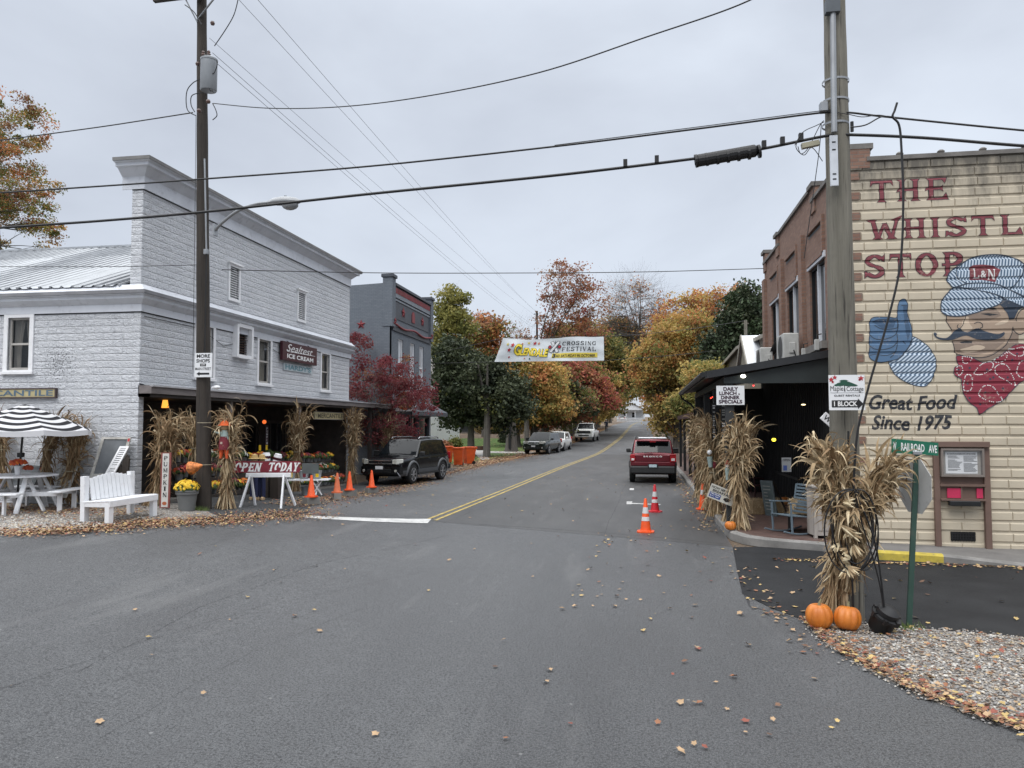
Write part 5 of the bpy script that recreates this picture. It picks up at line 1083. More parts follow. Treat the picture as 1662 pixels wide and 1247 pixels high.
# far poles
fb=G(871,738); fy=100; ftp=PY(871.5,505,fy)
pf=thing('utility_pole','distant brown utility pole standing above the festival banner among the trees','utility pole',(ftp.x,fy,0)); b=MB(); b.cyl((ftp.x,fy,0),ftp,.17,M_POLED,10,.13); b.build('shaft',pf,world=True); b=MB(); b.bar((ftp.x-.4,fy,ftp.z-.4),(ftp.x+.2,fy,ftp.z-.4),.08,.1,M_POLED); b.bar((ftp.x-.3,fy,ftp.z-1.1),(ftp.x,fy,ftp.z-1.1),.05,.05,M_POLED); b.build('crossarm',pf,world=True)
q=PX(1210,520,6.5); pf=thing('utility_pole','slim grey utility pole rising behind the white metal roof','utility pole',(6.5,q.y,0)); b=MB(); b.cyl((6.5,q.y,0),q,.13,M_POLE,10,.1); b.build('shaft',pf,world=True); b=MB(); b.bar((6.3,q.y,q.z-.2),(6.7,q.y,q.z-.2),.05,.05,M_POLE); b.build('crossarm',pf,world=True)
def wire(label,pts,r,n=10,name='overhead_wire',group='overhead wires strung across the sky'):
    P=catmull(pts,n); loc=P[0]; b=MB(); b.tube([p-loc for p in P],r,M_CABLE,6); o=b.build(name); o.location=loc; return tag(o,label,'wire',group)
Yc=9.5
c1=wire('thickest black overhead cable crossing the whole picture in front of the street lamp',[PY(x,y_,Yc) for x,y_ in ((-160,383),(0,370),(160,359),(333,344),(600,315),(900,285),(1125,258),(1230,243),(1340,221),(1378,219),(1500,224),(1662,237),(1900,252))],.018,name='thick_cable')
b=MB(); b.tube([PY(1128,261,Yc)-c1.location,PY(1133,261,Yc)-c1.location,PY(1225,245,Yc)-c1.location,PY(1230,245,Yc)-c1.location],[.05,.075,.075,.05],M_CABLE,14)
for i in range(7): a=PY(1128+i*17,262-i*2.6,Yc)-c1.location; b.tube([a,a+Vector((.03,0,.005))],.08,M_CABLE,14)
b.build('splice_case',c1)
for x in (1015,1066,1240,1270,1300): b=MB(); yy=285-(x-900)*.12 if x<1150 else 243-(x-1230)*.2; a=PY(x,yy,Yc)-c1.location; b.box(a.x-.025,-.03,a.z-.0,a.x+.025,.03,a.z+.09,M_CABLE); b.build('cable_clamp',c1)
b=MB(); a=PY(1301,238,Yc)-c1.location; c=PY(1329,232,Yc)-c1.location; b.bar(a,c,.07,.06,mat('terminal_tan',(.3,.28,.2),.5)); 
for pts in ([(1295,238),(1300,250),(1312,240),(1330,205),(1337,196)],[(1290,236),(1303,215),(1325,204),(1338,198)],[(1297,224),(1292,240),(1305,252),(1318,240),(1335,262)],[(1333,200),(1330,240),(1322,300),(1305,420)]): b.tube(catmull([PY(x,y_,Yc-.03)-c1.location for x,y_ in pts]),.005,M_CABLE,5)
b.build('terminal_box',c1)
wire('second black overhead cable running just above the thick cable to the right pole',[PY(x,y_,Yc) for x,y_ in ((-160,322),(0,313),(170,302),(340,290),(600,270),(900,238),(1150,207),(1335,183),(1378,183),(1440,190),(1662,212),(1900,232))],.012)
wire('thin messenger strand lashed along the upper cable near the right pole',[PY(x,y_,Yc-.05) for x,y_ in ((900,236),(1150,204),(1335,180),(1360,183),(1378,186),(1400,190),(1425,187),(1445,190))],.005)
wire('sagging service wire from the left frame edge to the dark pole transformer',[PY(x,y_,16.3) for x,y_ in ((-160,248),(0,228),(150,208),(230,196),(313,183))],.014)
wire('long sagging wire rising from the dark pole to the top of the frame',[PD(x,y_,d) for x,y_,d in ((346,168,19),(440,176,17.5),(560,173,16),(700,155,14.5),(875,118,13),(1050,60,12),(1200,8,11),(1300,-45,10.3))],.011)
a=PX(360,438,-11.35); c=Vector((3.95,25.45,PX(1241,436,3.95).z)); md=(a+c)/2-Vector((0,0,.12))
wire('thin horizontal wire strung across the street between store and brick restaurant',[a,(a+md)/2-Vector((0,0,.04)),md,(md+c)/2-Vector((0,0,.04)),c],.012)
wire('thin wire crossing the tin roof to the dark pole',[PY(x,y_,16.2) for x,y_ in ((-100,434),(0,433),(180,433),(325,430))],.007)
wire('thin vertical drop wire hanging beside the dark pole in front of the store wall',[PY(318,188,16.0),PY(317,300,16.0),PY(315,450,16.0),PY(313,600,16.05)],.005)
for i,(s0,d0,e) in enumerate((((340,62),19.2,(869,512)),((345,86),19.2,(868,530)),((345,97),19.2,(868,534)),((362,-28),19,(871,507)),((397,-25),17.5,(873,509)))):
    A=PD(*s0,d0); B=PY(*e,fy); P=[A+(B-A)*k/8-Vector((0,0,.35*4*(k/8)*(1-k/8))) for k in range(9)]
    wire(['lowest of the thin street wires running from the dark pole to the distant pole','second lowest thin street wire running from the dark pole to the distant pole','middle thin street wire running from the dark pole to the distant pole','fourth thin street wire leaving the frame top just right of the dark pole','outermost thin street wire at the frame top right of the dark pole'][i],P,[.005,.006,.006,.006,.006][i],4,group='long wires running down the street')
# cable whip from the pole to the coil
cb=thing('cable_coil','black cable hanging from the overhead wire into a big loose coil on the grey pole','cable',rb+Vector((.1,-.25,0)))
b=MB(); b.tube(catmull([PY(x,y_,9.2) for x,y_ in ((1456,167),(1452,180),(1449,190),(1459,203),(1463,240),(1466,330),(1461,430),(1441,520),(1412,620),(1394,690),(1388,740),(1385,800))]),.013,M_CABLE,6); b.tube(catmull([PY(x,y_,9.2) for x,y_ in ((1449,190),(1430,190),(1405,203),(1380,207))]),.008,M_CABLE,6); b.build('drop_cable',cb,world=True,smooth=60)
b=MB(); rng=random.Random(5); top=PY(1384,795,9.15)
for i,(cx_,cy_,rx_,ry_,ti) in enumerate(((1378,862,40,68,0),(1384,862,32,66,.12),(1392,855,30,60,-.12),(1398,860,28,66,.2),(1372,850,24,56,.25),(1388,868,38,62,-.2))):
    pts=[]
    for k in range(25):
        a=2*math.pi*k/24; x=cx_+rx_*math.cos(a)*math.cos(ti)-ry_*math.sin(a)*math.sin(ti)*.3; yv=cy_-ry_*math.sin(a)+rx_*.2*math.cos(a)*ti; pts.append(PY(x,yv,9.12+.05*math.sin(a*2+i)+i*.02))
    b.tube(catmull(pts,2),.008,M_CABLE,6)
b.tube(catmull([PY(x,y_,9.1) for x,y_ in ((1385,795),(1402,830),(1420,880),(1430,940),(1437,1003))]),.01,M_CABLE,6); b.tube(catmull([PY(x,y_,9.1) for x,y_ in ((1388,797),(1396,840),(1415,900),(1428,950),(1436,1003))]),.008,M_CABLE,6); b.tube(catmull([PY(x,y_,9.3) for x,y_ in ((1377,700),(1377,800),(1382,900),(1385,1000))]),.012,M_CABLE,6)
b.build('coil',cb,world=True,smooth=60)
bk=G(1436,1030); o=thing('cable_enclosure','black domed cable enclosure lying tipped on the gravel at the foot of the grey pole','cable box',bk,.3)
b=MB(); b.push((0,0,.17),rx=R(28),ry=R(12)); b.lathe([(0,-.16),(.1,-.16),(.125,-.13),(.13,.0),(.14,.02),(.14,.05),(.12,.06),(.12,.12),(.05,.16),(0,.16)],M_CABLE,24); b.pop(); b.build('dome',o,smooth=40)
b=MB(); b.push((0,0,.17),rx=R(28),ry=R(12)); b.lathe([(.135,.03),(.152,.03),(.152,.055),(.135,.055)],M_CABLE,24)
for k in range(6): a=k*math.pi/3; b.box(.14*math.cos(a)-.02,.14*math.sin(a)-.02,.01,.14*math.cos(a)+.02,.14*math.sin(a)+.02,.07,M_CABLE)
b.pop(); b.build('clamp_ring',o)
# ---------------- corn shocks ----------------
def husk(name,a,b_): 
    t=NT(name); p=t.obj(); f=t.noise(t.mapping(p,(3,3,1)),5,5,.7); t.col(t.ramp(f,[(.3,a),(.7,b_)])); t.set(Roughness=.7); t.b.inputs['Specular IOR Level'].default_value=.25; return t.m
HM=[husk('husk_tan',(.25,.17,.09),(.44,.33,.2)),husk('husk_pale',(.4,.31,.19),(.62,.51,.34)),husk('husk_brown',(.15,.09,.045),(.28,.185,.1)),husk('husk_ear',(.52,.43,.27),(.72,.62,.43))]
def shock(label,base,tie,top,rb_,rt_,nst,nl,seed,lw=1.0,ll=1.0,tone=(5,4,3),ears=0,group='corn shocks tied up around the shops',parts=True,back=None):
    rng=random.Random(seed); base,tie,top=Vector(base),Vector(tie),Vector(top); U=rng.uniform
    o=thing('corn_shock',label,'corn stalks',base,0,group); ax=(top-base).normalized(); X_=ax.cross(Vector((0,1,0))).normalized(); Y_=ax.cross(X_)
    ms=[HM[0]]*tone[0]+[HM[1]]*tone[1]+[HM[2]]*tone[2]
    st=MB(); lf=MB(); curves=[]
    for i in range(int(nst*1.9)):
        a=U(0,2*math.pi); r=math.sqrt(rng.random()); d=X_*math.cos(a)+Y_*math.sin(a)
        p0=base+Vector((math.cos(a),math.sin(a),0))*rb_*r*U(.6,1.15); p1=tie+d*.11*r+Vector((0,0,U(-.05,.05))); L=U(.62,1.15); p2=tie+(top-tie)*L+d*rt_*r*L*U(.6,1.2)+X_*U(-.06,.06)
        C=catmull([p0,p0*.5+p1*.5+d*.03+X_*U(-.03,.03),p1,p1*.5+p2*.5-d*rt_*.1*r+X_*U(-.04,.04),p2],3); curves.append((C,d)); rr=U(.006,.012)*lw; nn=len(C)
        st.tube(C,[rr*(1-.75*(k/(nn-1))**3) for k in range(nn)],rng.choice(ms),4)
        if rng.random()<.75:
            for k in range(5):
                e=((C[-1]-C[-2]).normalized()+Vector((U(-.35,.35),U(-.35,.35),U(-.1,.2)))).normalized()*U(.12,.26)*ll; st.tube([C[-2],C[-2]+e*.5,C[-2]+e+Vector((0,0,-.03))],[.0035*lw,.003*lw,.001],HM[2] if rng.random()<.35 else HM[0],3,False)
    for i in range(int(nl*2.3)):
        C,d=rng.choice(curves); q_=rng.random(); f=U(.52,1) if q_<.5 else (U(.22,.6) if q_<.88 else U(.05,.3))
        k=min(len(C)-2,int(f*(len(C)-1))); p=C[k].lerp(C[k+1],rng.random()); tan=(C[k+1]-C[k]).normalized(); jit=Vector((U(-.35,.35),U(-.35,.35),U(-.25,.25)))
        if f>.5 and rng.random()<.7: dr=tan*U(.5,1.1)+d*U(-.1,.5)+jit; g=U(.1,.8); L=U(.22,.6)*ll
        elif f>.22: dr=-tan*U(.5,1.2)+d*U(.0,.55)+jit; g=U(.05,.5); L=U(.2,.55)*ll
        else: dr=-tan*U(.6,1.2)+d*U(.1,.5)+jit*.6; g=U(.0,.2); L=U(.12,.35)*ll
        dr.normalize(); w=(U(.004,.009) if rng.random()<.6 else U(.01,.02))*lw; n=7; tw=U(-3.2,3.2)*(rng.random()**1.5); curl=U(-.35,.35) if rng.random()<.4 else 0; side=dr.cross(Vector((U(-1,1),U(-1,1),.3))).normalized(); V=[];F=[]; kink=rng.randint(2,6) if rng.random()<.3 else -1
        for j in range(n+1):
            t=j/n; wd=w*(.5+1.0*min(1,t*4))*(1-t**2.2)+.001; s2=Matrix.Rotation(tw*t,3,dr)@side; nn=dr.cross(s2).normalized()
            V+=[p-s2*wd,p+nn*wd*.55,p+s2*wd]
            p=p+dr*L/n
            if j==kink: dr=(dr+Vector((U(-.9,.9),U(-.9,.9),U(-1.4,-.4)))).normalized()
            dr=(dr+Vector((0,0,-g))*(.35+t)+nn*curl+Vector((U(-.09,.09),U(-.09,.09),U(-.06,.06)))).normalized(); side=(side-dr*side.dot(dr)).normalized()
            if p.z<.02+gz(p.x,p.y): p.z=.02+gz(p.x,p.y)
            if back and p.y>back: p.y=back
        for j in range(n): F+=[(3*j,3*j+1,3*j+4,3*j+3),(3*j+1,3*j+2,3*j+5,3*j+4)]
        lf.add(V,F,rng.choice(ms))
    for i in range(ears):
        c=tie+Vector((U(-.14,.14),-U(.08,.17),U(-.55,.3))); e=Vector((U(-.5,.5),-.3,U(-1,.2))).normalized(); Lr=U(.1,.16)
        for k in range(6):
            q=(e+Vector((U(-.45,.45),U(-.4,.2),U(-.4,.4)))).normalized(); lf.tube([c,c+q*Lr*.35,c+q*Lr*.75,c+q*Lr*1.15],[.008,.018,.014,.002],HM[3] if rng.random()<.6 else HM[0],5)
    st.build('stalks',o,world=True); lf.build('leaves',o,world=True,smooth=60)
    tm=MB(); tm.push(tie); tm.lathe([(.12,-.012),(.13,0),(.12,.012)],mat('twine',(.4,.35,.25),.9),16); tm.pop(); tm.build('twine',o,world=True); return o
# the two bundles on the right pole
shock('corn shock leaning left on the grey pole above the two pumpkins',G(1343,1008)+Vector((0,0,.02)),PY(1376,850,9.3),PY(1344,740,9.3),.22,.16,85,720,11,.95,.76,(7,3,2),ears=16)
shock('corn shock fanning right from the grey pole behind the green street name blade',PY(1378,960,9.45),PY(1398,835,9.5),PY(1445,752,9.5),.08,.16,34,320,12,.95,.7,(7,2,2),ears=4)
# restaurant kerb line
for i,(bx,tx,h_,rt_,Yd,nl,lab) in enumerate(((2.0,2.05,2.25,.32,17.6,300,'nearest corn shock on the restaurant porch post with a tilted breakfast sign'),(1.95,2.35,2.35,.4,18.35,230,'corn shock spreading inward behind the nearest porch post'),(1.75,1.8,2.5,.42,19.8,280,'corn shock with ribbon bow beside the orange cone at the kerb'),(1.75,1.75,2.45,.42,21.3,240,'third corn shock from the near end of the restaurant kerb'),(1.75,1.7,2.5,.45,22.9,220,'fourth corn shock from the near end of the restaurant kerb'),(1.75,1.7,2.45,.45,24.5,200,'corn shock farthest along the restaurant kerb'))):
    yy=PY0+.4+ (Yd-17.6) if i else PY0-.15; bz=.15 if bx>1.8 else .1
    shock(lab,(bx,yy,bz),(bx,yy,1.15+(.15 if i==0 else 0)),(tx,yy,h_-.08),.24,rt_*.7,36,nl*1.6,20+i,1.15,.95,(6,2,2))
# ribbons / bottles on shocks
o=thing('scarecrow_decoration','small pale green and white bow decoration pinned on a corn shock by the kerb','decoration',(1.6,19.1,1.55)); b=MB(); b.sph((0,-.25,.1),.06,M_WHITE,8); b.tube([(0,-.25,0),(.02,-.26,-.25)],[.07,.05],mat('sage_cloth',(.3,.38,.36),.8),8); b.build('body',o,smooth=60); b=MB(); b.sph((.1,-.25,-.2),.06,mat('maroon_cloth',(.15,.02,.03),.8),8,(1,.6,1.4)); b.build('cloth',o)
o=thing('scarecrow_decoration','small doll with red hat hanging on the nearest kerb corn shock','decoration',(1.78,17.0,1.35)); b=MB(); b.tube([(0,-.28,.05),(0,-.28,-.2)],[.055,.04],mat('sage_cloth',(.3,.38,.36),.8),8); b.sph((0,-.28,.1),.045,M_WHITE,8); b.build('body',o,smooth=60); b=MB(); b.lathe([(.07,.13),(.045,.14),(.03,.2),(0,.21)],mat('red_cloth',(.35,.03,.03),.8),10,(0,-.28,0)); b.build('hat',o)
# tilted breakfast sign
p=PY(1171,803,16.75); a=.38
bs=thing('breakfast_sign','tilted pale NOW SERVING BREAKFAST sign on the nearest kerb corn shock','sign',(p.x,16.72,p.z))
b=MB(); b.push((0,0,0),ry=a); b.box(-.27,0,-.15,.27,.01,.15,mat('sign_pale',(.48,.47,.42),.6,dirt=(.3,.27,.2))); b.pop(); b.build('board',bs)
b=MB(); b.push((0,0,0),ry=a); put(b,'NOW SERVING',-.24,.07,.2,.12,M_INK,y=-.004,bold=.02); put(b,'BREAKFAST',-.2,.0,.22,.055,M_INK,y=-.004,bold=.02); b.box(-.24,-.004,-.12,.0,0,-.02,mat('sign_blue',(.03,.06,.2),.5)); put(b,'FRI-SUN',-.22,-.06,-.02,-.03,M_INKW,y=-.006); put(b,'8-11 AM',-.22,-.1,-.04,-.075,M_INKW,y=-.006); b.poly([(.06,-.004,-.08),(.12,-.004,-.11),(.19,-.004,-.09),(.21,-.004,-.04),(.14,-.004,-.02),(.08,-.004,-.04)],M_INK); b.pop(); b.build('lettering',bs)
# pumpkins
def m_pump():
    t=NT('pumpkin_skin'); p=t.obj(); f=t.noise(p,6,5,.6); c=t.ramp(f,[(.3,(.46,.125,.014)),(.7,(.64,.21,.03))]); g=t.noise(p,25,5,.7); c=t.mix(t.ramp(g,[(.58,0),(.75,.35)]),c,(.5,.3,.12)); t.col(c); t.set(Roughness=.45); t.bump(g,.15,.005); return t.m
M_PUMP=m_pump(); M_STEM=mat('dry_stem',(.2,.17,.09),.8,var=.3)
def pumpkin(loc,r,label,h=.85,rz=0,tilt=0,group='orange pumpkins set out on the ground'):
    o=thing('pumpkin',label,'pumpkin',loc,rz,group); b=MB(); V=[];F=[];n=60;m=18
    b.push((0,0,r*h),ry=tilt)
    for i in range(m+1):
        t=math.pi*i/m
        for k in range(n):
            a=2*math.pi*k/n; rib=1-.11*(abs(math.cos(a*5.0+.4*math.sin(a)))**5)*math.sin(t)**.5; rr=r*rib*math.sin(t)**.8; z=r*h*math.cos(t)*(1-.22*math.exp(-(rr/r)**2*9)); V.append((rr*math.cos(a),rr*math.sin(a),z))
    for i in range(m):
        for k in range(n): F.append((i*n+k,(i+1)*n+k,(i+1)*n+(k+1)%n,i*n+(k+1)%n))
    b.add(V,F,M_PUMP); b.pop(); b.build('body',o,smooth=70)
    b=MB(); b.push((0,0,r*h),ry=tilt); b.tube([(0,0,r*h*.7),(0.005,0,r*h*1.0),(.03*r/.15,.01,r*h*1.25)],[r*.16,r*.09,r*.1],M_STEM,8); b.pop(); b.build('stem',o,smooth=60); return o
pumpkin(G(1330,1021),.148,'left pumpkin of the pair at the foot of the grey pole',.98)
pumpkin(G(1376,1024)+Vector((0,0,0)),.148,'right pumpkin of the pair at the foot of the grey pole',.95,1.0,.25)
p=PY(1186,861,16.3); pumpkin((p.x,16.35,.155),.115,'small pumpkin on the kerb below the nearest corn shock',.82)
# street sign + stop sign
sb=G(1474,1020); st_=PY(1488,737,sb.y)
ss_=thing('street_sign','green post with W RAILROAD AVE blade at its top near the grey pole','street sign',sb)
b=MB(); M_GP2=mat('green_post',(.035,.075,.06),.5,.2,var=.2,dirt=(.12,.12,.1),da=.4); b.bar(sb-Vector((0,0,.1)),st_,.055,.035,M_GP2,up=(0,1,0)); b.bar(sb-Vector((0,-.02,.1)),st_+Vector((0,.02,0)),.02,.03,M_GP2,up=(0,1,0)); b.build('post',ss_,world=True)
M_SGREEN=mat('sign_green',(.01,.13,.075),.4,var=.05)
A=PY(1447,735,sb.y-.1);B=PY(1523,740,sb.y+.1);C=PY(1523,719,sb.y+.1);D=PY(1447,712,sb.y-.1)
def bf(u,v,d=0):
    p=(A*(1-u)+B*u)*(1-v)+(D*(1-u)+C*u)*v; return (p.x,p.y-d,p.z)
b=MB(); b.add([bf(0,0),bf(1,0),bf(1,1),bf(0,1),bf(0,0,-.006),bf(1,0,-.006),bf(1,1,-.006),bf(0,1,-.006)],[(0,1,2,3),(4,7,6,5),(0,4,5,1),(1,5,6,2),(2,6,7,3),(3,7,4,0)],M_SGREEN); bl=b.build('name_blade',ss_,world=True)
b=MB(); 
for s,u0,u1 in (('W',.03,.1),('RAILROAD',.2,.7),('AVE',.79,.97)): put(b,s,0,0,0,0,M_INKW,bold=.02,fn=lambda u,v:bf(u0+u*(u1-u0),.2+v*.58,.002))
b.build('lettering',bl,world=True)
b=MB(); q=st_; b.box(q.x-.05,q.y-.03,q.z-.01,q.x+.05,q.y+.03,q.z+.03,M_METAL,.005); b.build('clamp',ss_,world=True)
oc=PY(1486,789,sb.y+.04); sg=thing('stop_sign','grey back of an octagonal stop sign mounted on the green street name post','stop sign',(oc.x,oc.y+.03,oc.z),R(-72)+math.pi*0)
sg.rotation_euler=(0,0,R(105)); sg.matrix_basis=Matrix.Translation(sg.location)@Matrix.Rotation(R(105),4,'Z')
b=MB(); r=.335; pts=[(r*math.cos(R(22.5+45*k)),r*math.sin(R(22.5+45*k))) for k in range(8)]; b.prism(pts,'Y',0,.006,mat('aluminium_back',(.42,.43,.43),.5,.1,var=.1,dirt=(.2,.2,.2),da=.4)); b.build('plate',sg,fixn=True)
b=MB(); b.prism([(p[0]*.97,p[1]*.97) for p in pts],'Y',-.004,-.001,mat('stop_red',(.45,.02,.02),.4)); put(b,'STOP',-.22,-.1,.22,.1,M_INKW,y=-.006,bold=.03); b.build('front_face',sg,fixn=False)
# guest house sign on right pole
mp_,w_,h_=psign('guest_house_sign','white Maple Cottage Guest Rentals sign with arrow on the grey pole','sign',1346,608.5,1403,666,9.36)
F_=lambda x:(-w_/2+x*w_); Hh=lambda v:h_*v
b=MB(); M_FOR=mat('forest_green_print',(.015,.07,.045),.5); M_REDP=mat('red_print',(.4,.03,.04),.5)
put(b,'Maple',F_(.04),Hh(.5),F_(.4),Hh(.69),M_INK,y=-.006,bold=0); put(b,'Cottage',F_(.49),Hh(.5),F_(.96),Hh(.67),M_INK,y=-.006,bold=0); b.box(F_(.04),-.006,Hh(.49),F_(.96),-.004,Hh(.496),M_INK); put(b,'GUEST RENTALS',F_(.14),Hh(.385),F_(.86),Hh(.44),M_INK,y=-.006,bold=.02)
b.poly([(F_(.07),-.006,Hh(.08)),(F_(.8),-.006,Hh(.08)),(F_(.8),-.006,Hh(.03)),(F_(.95),-.006,Hh(.18)),(F_(.8),-.006,Hh(.33)),(F_(.8),-.006,Hh(.28)),(F_(.07),-.006,Hh(.28))],M_INK); put(b,'1 BLOCK',F_(.13),Hh(.11),F_(.78),Hh(.25),M_INKW,y=-.009,bold=.03)
b.poly([(F_(x),-.006,Hh(z)) for x,z in ((.42,.53),(.46,.53),(.445,.68),(.48,.7),(.41,.7),(.43,.68))],M_INK)
for x,z,s in ((.3,.72,.14),(.45,.76,.2),(.58,.72,.17),(.42,.83,.12),(.7,.7,.1),(.22,.7,.07)): b.poly([(F_(x+s*math.cos(a)*(.9 if k%2 else 1.15)),-.0062-.0004*s*10,Hh(z+.18*s*1.6*math.sin(a)*.9)) for k,a in enumerate([i*math.pi/6 for i in range(12)])],M_FOR)
def mleaf(b,cx,cz,r,m,y):
    pts=[]
    for k in range(10): a=math.pi/2+k*math.pi/5; q=r if k%2==0 else r*.45; pts.append((cx+q*math.cos(a),y,cz+q*math.sin(a)))
    b.poly(pts,m)
for x,z,r in ((.07,.87,.035),(.17,.93,.03),(.9,.9,.035),(.86,.86,.02),(.11,.8,.02)): mleaf(b,F_(x),Hh(z),r,M_REDP,-.006)
b.build('artwork',mp_)
# more shops sign on left pole
ms_,w_,h_=psign('direction_sign','white MORE SHOPS OFF MAIN STREET sign with arrow on the dark pole','sign',315.5,573,344.5,612.5,lb.y-.2)
F_=lambda x:(-w_/2+x*w_); Hh=lambda v:h_*v; b=MB()
put(b,'MORE',F_(.12),Hh(.8),F_(.88),Hh(.95),M_INK,y=-.006,bold=.03); put(b,'SHOPS',F_(.1),Hh(.6),F_(.88),Hh(.75),M_INK,y=-.006,bold=.03); b.box(F_(.32),-.006,Hh(.45),F_(.66),-.004,Hh(.56),M_INK); put(b,'OFF',F_(.38),Hh(.475),F_(.6),Hh(.535),M_INKW,y=-.008,bold=.02); put(b,'MAIN STREET',F_(.05),Hh(.29),F_(.95),Hh(.4),M_INK,y=-.006,bold=.015)
b.poly([(F_(.12),-.006,Hh(.14)),(F_(.3),-.006,Hh(.05)),(F_(.3),-.006,Hh(.1)),(F_(.86),-.006,Hh(.1)),(F_(.86),-.006,Hh(.18)),(F_(.3),-.006,Hh(.18)),(F_(.3),-.006,Hh(.23))],M_INK); b.build('lettering',ms_)
# white angled sign peeping from behind the pole
p=PY(1345,681,16.2); o=thing('hanging_sign','white slanted restaurant sign mostly hidden behind the grey pole','sign',(p.x,16.2,p.z)); b=MB(); b.push((0,0,0),ry=.75); b.box(-.14,0,-.1,.9,.02,.08,M_SIGNW,.01); b.pop(); b.build('board',o); b=MB(); b.push((0,0,0),ry=.75); put(b,'WHISTLE STOP',-.1,-.06,.85,.04,M_INK,y=-.004,bold=.02); b.pop(); b.build('lettering',o)
# ---------------- porch furniture ----------------
Zp=.155
M_CAB=mat('whitewashed_wood',(.36,.33,.3),.7,var=.2,vs=2,stretch=(2,2,.3),dirt=(.2,.17,.14),da=.6)
o=thing('cabinet','whitewashed wooden cabinet on the brick pavement beside the grey pole','cabinet',(3.5,15.5,Zp),.12)
b=MB(); b.box(-.28,0,.05,.28,.4,.95,M_CAB); b.box(-.31,-.03,.95,.31,.43,.99,M_CAB,.008)
for x in (-.28,.22): b.box(x,-.004,.0,x+.06,.05,.95,M_CAB)
b.build('carcass',o); 
for x in (-.215,.01): b=MB(); b.box(x,-.012,.14,x+.2,0,.62,M_CAB,.006); b.sph((x+(.17 if x<0 else .03),-.025,.4),.014,M_BLACK,8); b.build('door',o)
b=MB(); b.box(-.215,-.012,.68,.21,0,.88,M_CAB,.006); b.build('drawer',o)
M_BLUEM=mat('grey_blue_metal',(.12,.16,.19),.5,var=.15)
o=thing('rocking_bench','grey-blue slatted rocking chair beside the whitewashed cabinet on the porch','rocking chair',(2.95,16.1,Zp),R(-60))
for sx in (-.28,.28):
    b=MB(); b.tube([(sx,-.45+.1*i,.02+.07*((i-4.5)/4.5)**2) for i in range(10)],.018,M_BLUEM,6); b.build('rocker',o)
    b=MB(); b.bar((sx,-.25,.05),(sx,-.28,.62),.03,.03,M_BLUEM); b.build('front_leg',o); b=MB(); b.bar((sx,.2,.05),(sx,.35,.95),.03,.03,M_BLUEM); b.build('rear_leg',o); b=MB(); b.bar((sx,-.32,.63),(sx,.27,.6),.05,.02,M_BLUEM); b.build('armrest',o)
b=MB(); 
for i in range(8): b.bar((-.28,-.28+i*.065,.38-.006*i),(.28,-.28+i*.065,.38-.006*i),.05,.015,M_BLUEM)
b.build('seat',o); b=MB()
for i in range(9): z=.42+i*.065; b.bar((-.28,.2+i*.02,z),(.28,.2+i*.02,z),.015,.04,M_BLUEM)
b.build('backrest',o)
def chalkb(loc,rz,label,w_=.34,h_=.85,m=None):
    o=thing('sandwich_board',label,'sign board',loc,rz); b=MB(); b.push((0,0,0),rx=R(12)); b.box(-w_/2,0,0,w_/2,.03,h_,m or mat('board_grey',(.13,.16,.17),.6,var=.3)); b.box(-w_/2+.03,-.004,.05,w_/2-.03,0,h_-.04,mat('chalkboard',(.1,.13,.13),.7,var=.3)); b.pop(); b.build('board',o); b=MB(); b.push((0,.1,0)); b.bar((-w_/2+.03,.32,0),(-w_/2+.03,-.18+.0,h_*.95),.03,.03,M_DWOOD); b.bar((w_/2-.03,.32,0),(w_/2-.03,-.18,h_*.95),.03,.03,M_DWOOD); b.pop(); b.build('rear_legs',o)
    b=MB(); b.push((0,0,0),rx=R(12)); rg=random.Random(2)
    for i in range(8): b.box(-w_/2+.06,-.008,h_-.14-i*.08,-w_/2+.06+rg.uniform(.1,w_-.13),-.005,h_-.12-i*.08,mat('chalk',(.3,.3,.28),.8))
    b.pop(); b.build('chalk_lines',o)
p=G(1252,838,.15); chalkb((p.x,p.y,Zp),R(-48),'leaning grey-green chalk board on the brick pavement of the porch')
M_OX=mat('oxblood_metal',(.05,.012,.014),.5)
def chair(loc,rz,label,m,sc=1):
    o=thing('chair',label,'chair',loc,rz,'chairs on the restaurant porch')
    for sx in (-.2,.2):
        b=MB(); b.cyl((sx,-.2,0),(sx,-.2,.45*sc),.013,m,6); b.build('leg',o); b=MB(); b.tube([(sx,.2,0),(sx,.2,.45),(sx,.26,.95*sc)],.013,m,6); b.build('leg',o)
    b=MB(); b.box(-.22,-.22,.44,.22,.22,.47,m,.01); b.build('seat',o); b=MB(); 
    for i in range(4): x=-.15+i*.1; b.bar((x,.21,.5),(x,.26,.95),.02,.01,m)
    b.bar((-.2,.26,.93),(.2,.26,.93),.04,.02,m); b.build('backrest',o)
p=G(1238,815,.15); chair((p.x,p.y,Zp),R(80),'dark red metal chair just behind the leaning chalk board',M_OX); p=G(1226,800,.15); chair((p.x,p.y,Zp),R(100),'dark red metal chair deeper inside the porch',M_OX)
def haybale(loc,rz,label,s=1):
    o=MB(); o.box(-.4*s,-.2*s,0,.4*s,.2*s,.34*s,HM[0]); rg=random.Random(1)
    for i in range(420):
        p=Vector((rg.uniform(-.41,.41)*s,rg.uniform(-.22,.22)*s,rg.uniform(0,.35)*s)); f=rg.choice((0,1,2)); p[f]=(math.copysign([.41,.21,.35][f]*s,p[f]) if f<2 else .35*s); d=Vector((rg.uniform(-1,1),rg.uniform(-1,1),rg.uniform(-.6,.6)))*.06; o.bar(p-d,p+d,.006,.003,HM[rg.randint(0,1)])
    x=o.build('hay_bale'); x.location=loc; x.rotation_euler=(0,0,rz); tag(x,label,'hay bale','hay bales on the restaurant porch')
